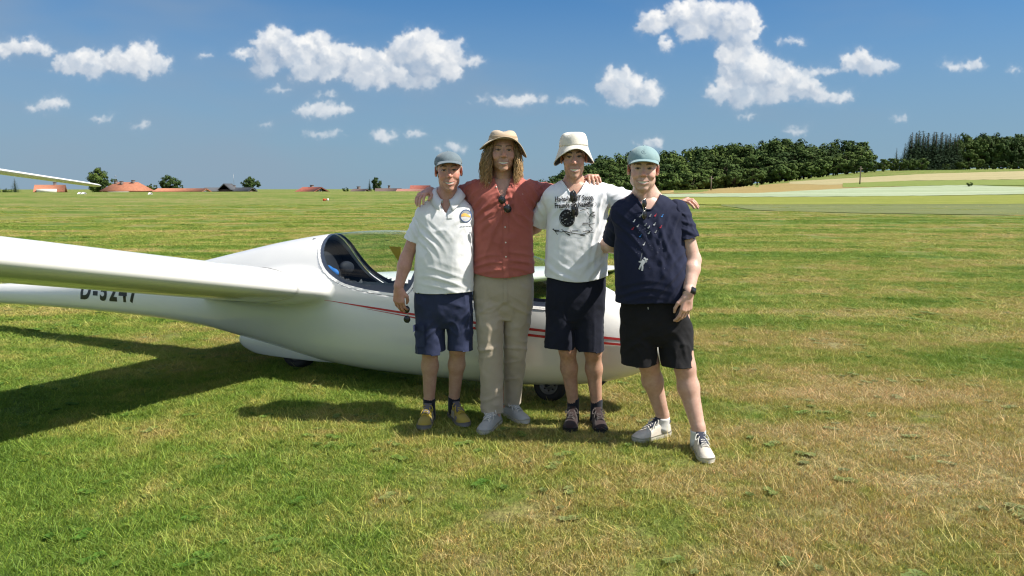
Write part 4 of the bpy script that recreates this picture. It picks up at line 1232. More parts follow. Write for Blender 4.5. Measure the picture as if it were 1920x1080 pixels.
# undercarriage
def wheel(name, c, R, wd, parent=None):
    an = np.linspace(0, 2 * math.pi, 41)[:-1]
    prof = [(0.55 * R, -wd * 0.36), (0.62 * R, -wd * 0.42), (0.80 * R, -wd * 0.5), (0.93 * R, -wd * 0.42), (R, -wd * 0.16), (R, wd * 0.16), (0.93 * R, wd * 0.42), (0.80 * R, wd * 0.5), (0.62 * R, wd * 0.42), (0.55 * R, wd * 0.36)]
    V = np.array([[(c[0] + r_ * math.cos(a_), c[1] + y_, c[2] + r_ * math.sin(a_)) for (r_, y_) in prof] for a_ in an]).reshape(-1, 3)
    w_ = gpart(name, V, gridF(40, len(prof), True, True), m_tyre)
    prof = [(0.03 * R, -wd * 0.40), (0.18 * R, -wd * 0.40), (0.24 * R, -wd * 0.30), (0.46 * R, -wd * 0.26), (0.50 * R, -wd * 0.40), (0.58 * R, -wd * 0.41), (0.58 * R, wd * 0.41), (0.50 * R, wd * 0.40), (0.03 * R, wd * 0.38)]
    V = np.array([[(c[0] + r_ * math.cos(a_), c[1] + y_, c[2] + r_ * math.sin(a_)) for (r_, y_) in prof] for a_ in an]).reshape(-1, 3)
    mobj('rim', gw(V), gridF(40, len(prof), True, True), m_hub, w_, GA)
    for k in range(8):
        a_ = k * math.pi / 4; p = np.array([c[0] + 0.35 * R * math.cos(a_), c[1] - wd * 0.29, c[2] + 0.35 * R * math.sin(a_)])
        v_, f_ = tube([p + [0, -0.003, 0], p + [0, 0.004, 0]], 0.055 * R, 8); mobj('rim_hole', gw(v_), f_, m_tyre, w_, GA)
    return w_
wheel('main_wheel', (0.0, 0, 0.165), 0.165, 0.13)
wheel('nose_wheel', (2.37, 0, 0.125), 0.125, 0.11)
fair = SDF((-0.85, -0.2, 0.0), (0.75, 0.2, 0.40), 0.012).apply(ell((-0.04, 0, 0.20), (0.66, 0.125, 0.158), None))
v, f = fair.mesh(); v = relax(v, f, 3)
v, f = cut(v, f, lambda P: P[:, 2] - 0.34); v, f = cut(v, f, lambda P: 0.088 - P[:, 2])
wf = gpart('wheel_fairing', v, f, m_gel)
# nose wheel box + strut plate, tow hook
v, f = join([box((2.18, -0.10, 0.17), (2.56, -0.088, 0.235)), box((2.18, 0.088, 0.17), (2.56, 0.10, 0.235))]); gpart('nose_wheel_doors', v, f, m_gel, smooth=False)
v, f = join([tube([(2.37, -0.075, 0.125), (2.37, -0.075, 0.20)], 0.014, 8), tube([(2.37, -0.085, 0.125), (2.37, 0.085, 0.125)], 0.012, 8)]); gpart('nose_wheel_fork', v, f, m_dark)
v, f = join([tube([(2.80, -0.06, 0.20), (2.76, -0.06, 0.16), (2.71, -0.06, 0.19)], 0.008, 6), tube([(2.80, -0.02, 0.20), (2.76, -0.02, 0.16), (2.71, -0.02, 0.19)], 0.008, 6)]); gpart('tow_hook', v, f, m_dark)
v, f = tube([(-4.75, 0, 0.12), (-4.75, 0.001, 0.12)], 0.1, 12)
wheel('tail_wheel', (-4.70, 0, 0.20), 0.10, 0.07)
# stripes and registration pressed onto the near side of the skin
def on_skin(u, w, off=0.003, side=-1):
    h_ = FUS_BVH.ray_cast(Vector((u, side * 1.0, w)), Vector((0, -side, 0)))
    if h_[0] is None: return None
    return np.array(h_[0]) + np.array(h_[1]) * off * (1 if h_[1][1] * side > 0 else -1)
def stripe(path, wid, n=70):
    P = spline(path, n); V = []
    wd = np.interp(np.linspace(0, 1, n), np.linspace(0, 1, len(wid)), wid)
    for side in (-1, 1):
        rows = []
        for k in range(n):
            r_ = [on_skin(P[k, 0], P[k, 1] + s_ * wd[k], 0.0025, side) for s_ in (-0.5, 0, 0.5)]
            if any(q is None for q in r_): continue
            rows += r_
        m_ = len(rows) // 3
        F = gridF(m_, 3)
        V.append((np.array(rows), F if side > 0 else F[:, ::-1]))
    return join(V)
v, f = stripe([(0.54, 0.630), (1.0, 0.600), (1.6, 0.565), (2.2, 0.545), (2.75, 0.525), (3.16, 0.510)], [0.002, 0.014, 0.018, 0.018, 0.017, 0.014]); mobj('upper_red_stripe', gw(v), f, m_red, fuselage, GA)
v, f = stripe([(0.95, 0.588), (1.3, 0.560), (1.7, 0.525), (2.2, 0.503), (2.75, 0.487), (3.16, 0.478)], [0.002, 0.008, 0.018, 0.018, 0.017, 0.014]); mobj('lower_red_stripe', gw(v), f, m_red, fuselage, GA)
def text_mesh(txt, size=1.0, bold=0.0, sx=1.0, res=3, spacing=1.0):
    cu = bpy.data.curves.new('txt', 'FONT'); cu.body = txt; cu.size = size; cu.offset = bold; cu.resolution_u = res; cu.space_character = spacing
    ob = bpy.data.objects.new('txt', cu); COL.objects.link(ob)
    dg = bpy.context.evaluated_depsgraph_get(); me = bpy.data.meshes.new_from_object(ob.evaluated_get(dg))
    bm = bmesh.new(); bm.from_mesh(me)
    bmesh.ops.triangulate(bm, faces=bm.faces[:])
    ed = [e for e in bm.edges if e.calc_length() > 0.25 * size]
    if ed: bmesh.ops.subdivide_edges(bm, edges=ed, cuts=2); bmesh.ops.triangulate(bm, faces=bm.faces[:])
    bm.verts.ensure_lookup_table()
    V = np.array([v_.co[:] for v_ in bm.verts]).reshape(-1, 3); F = np.array([[q.index for q in f_.verts] for f_ in bm.faces])
    bm.free(); bpy.data.objects.remove(ob); bpy.data.curves.remove(cu); bpy.data.meshes.remove(me)
    V[:, 0] *= sx
    return V, F
tv, tf = text_mesh('D-5247', 0.265, 0.010, 0.86, 4, 1.3)
V = np.array([on_skin(-2.76 + p[0], 0.438 + p[1] + 0.02 * p[0], 0.003) if on_skin(-2.76 + p[0], 0.438 + p[1] + 0.02 * p[0]) is not None else (-2.76 + p[0], -0.12, 0.438 + p[1]) for p in tv])
mobj('registration_letters', gw(V), tf, m_blackp, fuselage, GA, smooth=False)
# ------------------------------------------------------------------ people: materials
def skin_mat():
    m, T, b = new_mat('skin')
    c = T.n('ShaderNodeAttribute', attribute_name='Col').outputs[0]
    tc = T.n('ShaderNodeTexCoord').outputs['Object']
    f = T.ramp(T.noise(tc, 22.0, 5, 0.65), 0.25, 0.75, 0.88, 1.10); g = T.ramp(T.noise(tc, 70.0, 3, 0.6), 0.3, 0.7, 0.95, 1.04)
    k = T.m('MULTIPLY', f, g)
    T.set(b, 'Base Color', T.mix(1.0, c, T.n('ShaderNodeCombineColor', {0: T.m('MULTIPLY_ADD', k, 0.6, 0.4), 1: k, 2: k}).outputs[0], 'MULTIPLY'))
    T.set(b, 'Roughness', 0.42); T.set(b, 'Specular IOR Level', 0.4)
    T.set(b, 'Subsurface Weight', 0.12); T.set(b, 'Subsurface Radius', (1.0, 0.35, 0.2)); T.set(b, 'Subsurface Scale', 0.008)
    bump(T, b, T.noise(tc, 220.0, 3, 0.6), 0.12, 0.004)
    return m
m_skin = skin_mat()
def cloth_mat(name, c, var=0.12, rough=0.85, weave=900.0, fade=None, sheen=0.2):
    m, T, b = new_mat(name)
    tc = T.n('ShaderNodeTexCoord').outputs['Object']
    f = T.ramp(T.noise(tc, 5.0, 5, 0.6), 0.25, 0.75)
    c2 = fade or tuple(min(1, x * (1 + var)) for x in c)
    T.set(b, 'Base Color', T.mix(f, (*[x * (1 - var * 0.5) for x in c], 1), (*c2, 1)))
    T.set(b, 'Roughness', rough); T.set(b, 'Specular IOR Level', 0.2); T.set(b, 'Sheen Weight', sheen); T.set(b, 'Sheen Roughness', 0.5)
    h_ = T.m('ADD', T.m('MULTIPLY', T.noise(tc, 34.0, 4, 0.6), 1.0), T.m('MULTIPLY', T.noise(tc, weave * 0.3, 2, 0.5), 0.25))
    bump(T, b, h_, 0.22, 0.006)
    return m
c_polo = cloth_mat('white_polo_cotton', (0.78, 0.79, 0.81), 0.05)
c_red = cloth_mat('terracotta_linen', (0.385, 0.103, 0.085), 0.14, fade=(0.45, 0.140, 0.112))
c_tee = cloth_mat('white_tee_cotton', (0.81, 0.83, 0.88), 0.05)
c_navy = cloth_mat('navy_tee_cotton', (0.014, 0.018, 0.044), 0.15, sheen=0.04)
c_shn = cloth_mat('navy_shorts_cloth', (0.028, 0.036, 0.080), 0.15, rough=0.7, sheen=0.04)
c_shb = cloth_mat('midnight_shorts_cloth', (0.012, 0.014, 0.026), 0.15, sheen=0.04)
c_shk = cloth_mat('black_shorts_cloth', (0.013, 0.013, 0.015), 0.15, sheen=0.04)
c_khaki = cloth_mat('khaki_twill', (0.430, 0.365, 0.280), 0.10)
c_capg = cloth_mat('grey_blue_cap_cotton', (0.125, 0.165, 0.190), 0.18)
c_capt = cloth_mat('faded_teal_cap_cotton', (0.215, 0.335, 0.355), 0.16, fade=(0.29, 0.41, 0.42))
c_tan = cloth_mat('tan_hat_canvas', (0.50, 0.395, 0.285), 0.10)
c_tand = cloth_mat('tan_hat_band', (0.36, 0.265, 0.16), 0.10)
c_buck = cloth_mat('cream_bucket_canvas', (0.70, 0.665, 0.58), 0.06)
c_buckd = cloth_mat('dark_brim_lining', (0.022, 0.026, 0.05), 0.15)
c_tanu = cloth_mat('tan_brim_lining', (0.30, 0.22, 0.15), 0.10)
c_sockd = cloth_mat('black_sock', (0.012, 0.014, 0.022), 0.1); c_sockw = cloth_mat('white_sock', (0.66, 0.66, 0.64), 0.05)
s_yel = cloth_mat('mustard_shoe_mesh', (0.30, 0.235, 0.045), 0.18); s_gry = cloth_mat('grey_shoe_suede', (0.12, 0.11, 0.12), 0.15)
s_lgr = cloth_mat('pale_grey_shoe_canvas', (0.36, 0.36, 0.34), 0.12); s_brn = cloth_mat('dark_brown_shoe', (0.028, 0.016, 0.015), 0.2); s_wht = simple('worn_white_leather', (0.60, 0.55, 0.47), 0.6, var=0.16, scale=14)
s_solw = simple('white_rubber', (0.55, 0.53, 0.46), 0.6, var=0.12, scale=20); s_solg = simple('grey_rubber', (0.22, 0.21, 0.20), 0.7); s_solk = simple('black_rubber', (0.02, 0.02, 0.022), 0.6)
s_dk = cloth_mat('navy_shoe_collar', (0.03, 0.034, 0.055), 0.1)
l_wht = cloth_mat('white_lace', (0.62, 0.60, 0.55), 0.05); l_yel = cloth_mat('mustard_lace', (0.45, 0.33, 0.04), 0.05); l_drk = cloth_mat('grey_lace', (0.10, 0.085, 0.08), 0.05)
m_btn = simple('pearl_button', (0.75, 0.73, 0.68), 0.3)
m_lens = simple('dark_lens', (0.015, 0.016, 0.018), 0.08, var=0.05, spec=0.6); m_rimb = simple('black_plastic_rim', (0.02, 0.02, 0.022), 0.3); m_rims = simple('silver_wire', (0.6, 0.58, 0.54), 0.25, 0.9)
m_strap = simple('watch_strap', (0.025, 0.025, 0.027), 0.5); m_screen = simple('watch_screen', (0.02, 0.022, 0.026), 0.1)
def hair_mat(name, c, v=0.35):
    m, T, b = new_mat(name)
    oc = T.n('ShaderNodeAttribute', attribute_name='Col').outputs[0]
    tc = T.n('ShaderNodeTexCoord').outputs['Object']
    f = T.ramp(T.noise(tc, 60.0, 4, 0.7), 0.25, 0.75, 1 - v, 1 + v)
    T.set(b, 'Base Color', T.mix(1.0, T.mix(1.0, (*c, 1), oc, 'MULTIPLY'), T.n('ShaderNodeCombineColor', {0: f, 1: f, 2: f}).outputs[0], 'MULTIPLY'))
    T.set(b, 'Roughness', 0.45)
    bump(T, b, T.noise(tc, 160.0, 3, 0.6), 0.5, 0.006)
    return m
h_blond = hair_mat('dark_blond_hair', (0.43, 0.300, 0.160)); h_grey = hair_mat('grey_hair', (0.30, 0.27, 0.24)); h_brown = hair_mat('brown_hair', (0.055, 0.034, 0.022))
INK = simple('black_print', (0.02, 0.02, 0.024), 0.8); INKW = simple('white_print', (0.55, 0.57, 0.60), 0.8); INKR = simple('red_print', (0.45, 0.03, 0.06), 0.8); INKB = simple('blue_print', (0.03, 0.18, 0.50), 0.8)
INKO = simple('amber_print', (0.75, 0.42, 0.10), 0.8); INKN = simple('navy_print', (0.05, 0.09, 0.20), 0.8); INKG = simple('grey_print', (0.25, 0.27, 0.29), 0.8)

# ------------------------------------------------------------------ people: builders
def unit(v): v = np.asarray(v, float); return v / (np.linalg.norm(v) + 1e-12)
def A3(p): return at(*p)
def cloth(V, F, amp=0.004, seed=0, st=(6, 6, 3.2), folds=()):
    """drape: broad folds, sharper creases and a few pulls radiating from given points"""
    N = vnormals(V, F)
    Q = V * np.array(st)
    w = vnoise(Q + 0.35 * np.stack([vnoise(V, 9, seed + 3)] * 3, 1), 1.0, seed) * 1.1
    rid = 1 - np.abs(vnoise(Q[:, [1, 0, 2]] * 1.9 + np.stack([vnoise(V, 5, seed + 5)] * 3, 1) * 0.8, 1.0, seed + 1)) * 2.2
    w = w + 0.9 * np.maximum(rid, 0) ** 2 - 0.2
    w = w + 0.35 * vnoise(V, 34, seed + 2)
    for (c, ang, lam, La, Lt, k) in folds:                       # drag lines: centre, direction in x-z, spacing, extent along / across, strength
        d = V - np.asarray(c); ca, sa = math.cos(ang), math.sin(ang)
        s_ = d[:, 0] * ca + d[:, 2] * sa; t_ = -d[:, 0] * sa + d[:, 2] * ca + 0.25 * lam * vnoise(V, 9, seed + 4) + 0.9 * s_ * s_
        ph = 2 * math.pi * t_ / lam + 1.6 * vnoise(V * [1, 0.3, 1], 6, seed + 6)
        prof = 0.75 * np.cos(ph) + 0.25 * np.cos(2 * ph + 0.6)
        w = w + k * 1.25 * prof * np.exp(-(s_ / La) ** 2 - (t_ / Lt) ** 2)
    return V + N * (amp * w)[:, None]
def garment(parent, org, name, pieces, mat, thick=0.004):
    V, F = join(pieces)
    o = mobj(name, V, F, mat, parent, org)
    md = o.modifiers.new('thickness', 'SOLIDIFY'); md.thickness = thick; md.offset = -1
    bvh = BVHTree.FromPolygons([tuple(v) for v in V], [tuple(int(i) for i in q) for q in F[0]])
    return o, bvh
def bbox_of(prims, pad=0.03):
    lo = np.min([p[1] for p in prims], 0) - pad; hi = np.max([p[2] for p in prims], 0) + pad
    return lo, hi
def sdf_of(prims, h, pad=0.03):
    """prims: list of (prim, k) or (prim, k, op)"""
    lo, hi = bbox_of([p[0] for p in prims if len(p) < 3], pad)
    s = SDF(lo, hi, h)
    for p in prims: s.apply(p[0], p[1], p[2] if len(p) > 2 else 'u')
    return s
def hand(wrist, d, palm, thumb, curl, sc=1.0, spread=0.10, tcurl=0.4):
    """palm, four fingers of unequal length with three bones each, and a thumb from the side of the palm"""
    d = unit(d); palm = unit(palm - d * np.dot(palm, d)); t = unit(np.asarray(thumb) - d * np.dot(thumb, d) - palm * np.dot(thumb, palm))
    w = np.asarray(wrist, float); P = []
    P.append((cap(w - d * 0.02 * sc, w + d * 0.03 * sc, 0.025 * sc, 0.022 * sc), 0.02))
    tips = []
    for i in range(4):
        off = (0.031, 0.011, -0.010, -0.029)[i] * sc; ln = (0.042, 0.047, 0.043, 0.034)[i] * sc; fw = (0.088, 0.092, 0.087, 0.078)[i] * sc
        kn = w + d * fw + t * off
        P.append((cap(w + d * 0.02 * sc + t * off * 0.6, kn, 0.0165 * sc, 0.0118 * sc), 0.012))
        a = 0.0; p = kn; dd = unit(d + t * spread * (1.5 - i) * 0.6)
        r0 = (0.0092, 0.0095, 0.0090, 0.0078)[i] * sc
        for j, (seg, rj) in enumerate(zip((ln, ln * 0.62, ln * 0.50), (r0, r0 * 0.93, r0 * 0.84))):
            c_ = curl[i] if np.ndim(curl[i]) == 0 else curl[i][j]
            a += c_ * (1.0, 1.1, 0.7)[j] if np.ndim(curl[i]) == 0 else c_
            q = p + (dd * math.cos(a) + palm * math.sin(a)) * seg
            P.append((cap(p, q, rj, rj * 0.92), 0.004)); p = q
        tips.append(p)
    b0 = w + d * 0.022 * sc + t * 0.024 * sc + palm * 0.006 * sc
    b1 = b0 + unit(d * 0.75 + t * 0.6 + palm * 0.25) * 0.045 * sc
    b2 = b1 + unit(d * 0.9 + t * (0.35 - tcurl * 0.6) + palm * (0.2 + tcurl * 0.5)) * 0.034 * sc
    b3 = b2 + unit(d * 0.9 + t * (0.1 - tcurl) + palm * (0.2 + tcurl * 0.6)) * 0.026 * sc
    P += [(cap(b0, b1, 0.0165 * sc, 0.0115 * sc), 0.012), (cap(b1, b2, 0.0108 * sc, 0.0098 * sc), 0.004), (cap(b2, b3, 0.0098 * sc, 0.0080 * sc), 0.004)]
    return P, tips, b3
HEAD_H = 0.0023
def head_local(jaw=1.0, smile=1.0, nose=1.0, neck=(0.0, 0.035, -0.21), nr=0.056, cheek=1.0):
    P = []
    e = lambda c, r, k, R=None: P.append((ell(c, r, R), k))
    e((0, 0.012, 0.030), (0.074, 0.094, 0.068), 0.0)
    e((0, -0.028, -0.020), (0.061, 0.062, 0.075), 0.03)
    e((0, -0.032, -0.072), (0.050 * jaw, 0.051, 0.046), 0.03)
    e((0, -0.074, -0.104), (0.022 * jaw, 0.017, 0.016), 0.022)
    P.append((cap((-0.030, -0.079, 0.021), (0.030, -0.079, 0.021), 0.010, 0.010), 0.02))
    for s in (-1, 1):
        e((s * 0.046 * jaw, 0.0, -0.062), (0.015, 0.024, 0.022), 0.03)
        e((s * 0.043, -0.056, -0.022), (0.022, 0.022, 0.018), 0.02)
        e((s * 0.037, -0.068, -0.040), (0.020 * cheek, 0.017 * cheek, 0.016), 0.016)
    P.append((cap((0, -0.087, 0.008), (0, -0.112 * (0.5 + 0.5 * nose), -0.030 * nose), 0.0075, 0.0108 * nose), 0.012))
    for s in (-1, 1):
        e((s * 0.0125 * nose, -0.100, -0.034), (0.0082, 0.010, 0.0078), 0.008)
        P.append((ell((s * 0.031, -0.098, 0.001), (0.017, 0.014, 0.0095)), 0.012, 'd'))
        e((s * 0.031, -0.0745, 0.000), (0.0140, 0.0125, 0.0112), 0.004)
        P.append((ell((s * 0.0065, -0.103, -0.0420), (0.0038, 0.006, 0.0026)), 0.003, 'd'))
        # fold from nose to mouth corner
        P.append((cap((s * 0.021, -0.096, -0.040), (s * 0.034, -0.086, -0.062), 0.0030, 0.0026), 0.008, 'd'))
    e((0, -0.076, -0.068), (0.034, 0.017, 0.022), 0.015)
    MW = 0.033
    mc = lambda x, dz=0.0, y0=-0.0945: np.array([x, y0 + 0.019 * (x / MW) ** 2, -0.0735 + dz + 0.0100 * smile * (x / MW) ** 2])
    xs = np.linspace(-MW, MW, 11)
    for a, b in zip(xs[:-1], xs[1:]):
        ra, rb = 0.0062 * (1 - (a / 0.036) ** 2), 0.0062 * (1 - (b / 0.036) ** 2)
        P.append((cap(mc(a, 0, -0.0965), mc(b, 0, -0.0965), ra, rb), 0.003, 'd'))
    for a, b in zip(xs[1:-2], xs[2:-1]):
        P.append((cap(mc(a, 0.0010, -0.0885), mc(b, 0.0010, -0.0885), 0.0056, 0.0056), 0.0))
    for a, b in zip(xs[:-1], xs[1:]):
        P.append((cap(mc(a, 0.0080 * (1 - (a / 0.040) ** 2), -0.0935), mc(b, 0.0080 * (1 - (b / 0.040) ** 2), -0.0935), 0.0028, 0.0028), 0.004))
        P.append((cap(mc(a, -0.0088 * (1 - (a / 0.037) ** 2), -0.0930), mc(b, -0.0088 * (1 - (b / 0.037) ** 2), -0.0930), 0.0036, 0.0036), 0.004))
    for s in (-1, 1):
        c, sn = math.cos(s * 0.35), math.sin(s * 0.35)
        R = np.array([[c, -sn, 0], [sn, c, 0], [0, 0, 1.0]])
        e((s * 0.0795, 0.014, -0.006), (0.0075, 0.019, 0.030), 0.008, R)
        P.append((ell((s * 0.0885, 0.008, -0.003), (0.005, 0.010, 0.017)), 0.004, 'd'))
        e((s * 0.0775, 0.006, -0.028), (0.006, 0.009, 0.009), 0.006)
    P.append((cap((0, 0.024, -0.055), neck, nr * 0.90, nr * 1.0), 0.02))
    P.append((cap((0, -0.022, -0.105), (0, -0.005, -0.165), 0.016, 0.020), 0.02))
    nk = np.asarray(neck)
    for s in (-1, 1):
        P.append((cap(nk + [0, 0.02, 0.015], nk + [s * 0.11, 0.02, -0.055], 0.040, 0.045), 0.05))
        P.append((cap((s * 0.035, 0.0, -0.075), nk + [s * 0.012, -0.045, -0.02], 0.012, 0.014), 0.02))
    return P
def head_paint(V, skin, brow, lip=(0.42, 0.15, 0.13), stub=0.0, stubc=(0.20, 0.14, 0.11), smile=1.0, squint=1.0, flush=1.0, teeth=1.0, crow=0.3):
    C = np.tile(np.array(skin, float), (len(V), 1))
    x, y, z = V.T; ax = np.abs(x); fr = y < -0.045
    def mixc(m, c): C[:] = C * (1 - m[:, None]) + np.array(c) * m[:, None]
    gs = lambda cx, cy, cz, s: np.exp(-(((ax - cx) ** 2 + (y - cy) ** 2 + (z - cz) ** 2) / s ** 2))
    red = np.array(skin) * np.array([1.12, 0.72, 0.68])
    mixc(np.clip(0.75 * flush * (gs(0.042, -0.07, -0.034, 0.020) + gs(0, -0.115, -0.03, 0.015) + gs(0.083, 0.012, -0.005, 0.026)), 0, 0.85), red)
    mixc(0.35 * gs(0.031, -0.085, 0.004, 0.013), np.array(skin) * 0.62)  # shade painted into the eye sockets
    if stub:
        s_ = smooth01(-z, 0.046, 0.062) * smooth01(0.03 - y, 0.0, 0.02) * smooth01(z, -0.14, -0.11)
        s_ = s_ + gs(0, -0.10, -0.055, 0.018) * 0.8
        mixc(np.clip(s_, 0, 1) * stub * (0.75 + 0.25 * vnoise(V, 420)), stubc)
    zc = -0.0735 + 0.0100 * smile * (x / 0.033) ** 2
    ah = 0.0064 * (1 - (x / 0.0325) ** 2)
    m_in = fr & (ax < 0.032) & (np.abs(z - zc) < ah) & (y < -0.066)
    lipw = 0.0052 * (1 - (x / 0.040) ** 2)
    m_lip = fr & (ax < 0.036) & (np.abs(z - zc) < np.maximum(ah, 0) + lipw) & (y < -0.066)
    mixc(m_lip * 0.7, lip)
    mixc(m_in * 1.0, np.array((0.80, 0.73, 0.64)) * teeth)
    mixc((m_in & (z < zc - ah * 0.62)) * 0.7, (0.20, 0.05, 0.05)); mixc((m_in & (ax > 0.027)) * 0.6, (0.22, 0.07, 0.06))
    bz = 0.0205 + 0.0045 * (1 - ((ax - 0.034) / 0.022) ** 2)
    mixc((fr & (ax > 0.012) & (ax < 0.052) & (np.abs(z - bz) < 0.0036 + 0.0014 * (ax < 0.035))) * 0.92, brow)
    eh = 0.0046 * squint * (1 - ((ax - 0.031) / 0.0145) ** 2)
    ey = fr & (np.abs(ax - 0.031) < 0.014) & (np.abs(z + 0.0005) < eh)
    mixc(ey * 1.0, (0.36, 0.32, 0.29)); mixc((ey & (np.abs(ax - 0.031) < 0.0070)) * 1.0, (0.03, 0.025, 0.02))
    lash = fr & (np.abs(ax - 0.031) < 0.0155) & (np.abs(z + 0.0005 - np.maximum(eh, 0) - 0.0016) < 0.0022)
    mixc(lash * 0.9, np.array(brow) * 0.45)
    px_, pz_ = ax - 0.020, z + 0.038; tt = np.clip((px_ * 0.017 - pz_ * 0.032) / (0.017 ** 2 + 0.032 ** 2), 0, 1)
    mixc(0.5 * fr * np.exp(-((px_ - 0.017 * tt) ** 2 + (pz_ + 0.032 * tt) ** 2) / 0.0028 ** 2), np.array(skin) * 0.55)  # shade painted along the fold from nose to mouth
    mixc(0.45 * fr * crow * np.clip(np.sin((z + 0.3 * (ax - 0.05)) * 900), 0, 1) * np.exp(-(((ax - 0.055) / 0.009) ** 2 + (z / 0.012) ** 2)), np.array(skin) * 0.5)  # crow's feet, their creases painted darker
    C *= (1 + 0.10 * vnoise(V, 70, 4) + 0.07 * vnoise(V, 190, 6))[:, None]
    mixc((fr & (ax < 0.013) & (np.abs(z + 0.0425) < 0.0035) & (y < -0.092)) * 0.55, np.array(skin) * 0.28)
    return C
def rot3(yaw, pitch, roll):
    return np.array((Matrix.Rotation(yaw, 3, 'Z') @ Matrix.Rotation(pitch, 3, 'X') @ Matrix.Rotation(roll, 3, 'Y')))
def dome(cx, r, z0f, z0b, n=64, m=14, seam=6, slump=0.0, seed=0):
    """cap crown: ellipsoid r about cx above a rim line that dips from front to back"""
    V = []
    for i in range(m):
        t = i / (m - 1)
        for j in range(n):
            a = 2 * math.pi * j / n
            fx, fy = math.sin(a), -math.cos(a)
            zr = z0f * (1 + math.cos(a)) / 2 + z0b * (1 - math.cos(a)) / 2
            e0 = math.asin(np.clip((zr - cx[2]) / r[2], -0.9, 0.9)); e_ = e0 + (math.pi / 2 - e0) * t
            g = 1 + 0.010 * (abs(math.sin(a * seam / 2)) ** 0.6 - 0.8) * math.sin(min(1, t * 1.2) * math.pi)
            g *= 1 + slump * vnoise(np.array([[fx * 2, fy * 2, t * 2]]), 1.6, seed)[0]
            V.append((cx[0] + r[0] * g * math.cos(e_) * fx, cx[1] + r[1] * g * math.cos(e_) * fy, cx[2] + r[2] * g * math.sin(e_)))
    return np.array(V), gridF(m, n, False, True)
def thicken(V, F, t):
    N = vnormals(V, F); k = len(V)
    from_edges = {}
    E = np.concatenate([F[:, [0, 1]], F[:, [1, 2]], F[:, [2, 3]], F[:, [3, 0]]])
    key = np.sort(E, 1); u, idx, cnt = np.unique(key, axis=0, return_index=True, return_counts=True)
    B = E[idx[cnt == 1]]
    side = np.stack([B[:, 1], B[:, 0], B[:, 0] + k, B[:, 1] + k], 1)
    return np.concatenate([V, V - N * t]), np.concatenate([F, F[:, ::-1] + k, side])
def cap_brim(cx, r, z0, length=0.075, droop=0.022, half=1.15, tilt=-0.10, n=25, m=8):
    V = []
    for i in range(m):
        t = i / (m - 1)
        for j in range(n):
            a = -half + 2 * half * j / (n - 1); q = a / half
            x0, y0 = cx[0] + r[0] * math.sin(a) * 0.995, cx[1] - r[1] * math.cos(a) * 0.995
            ext = length * math.sqrt(max(0.0, 1 - abs(q) ** 2.6)) * t
            V.append((x0 * (1 + 0.05 * t), y0 - ext, z0 - droop * q * q * (0.35 + 0.65 * t) + math.tan(tilt) * ext - 0.0025 * math.sin(math.pi * t)))
    return np.array(V), gridF(m, n)
def lathe(prof, n=72, wob=None, cx=(0, 0)):
    V = []
    for i, (rr, z) in enumerate(prof):
        for j in range(n):
            a = 2 * math.pi * j / n
            r2, z2 = wob(i, a, rr, z) if wob else (rr, z)
            sx = 0.90 if not isinstance(r2, tuple) else 1
            V.append((cx[0] + r2 * 0.90 * math.sin(a), cx[1] - r2 * 1.08 * math.cos(a), z2))
    return np.array(V), gridF(len(prof), n, False, True)
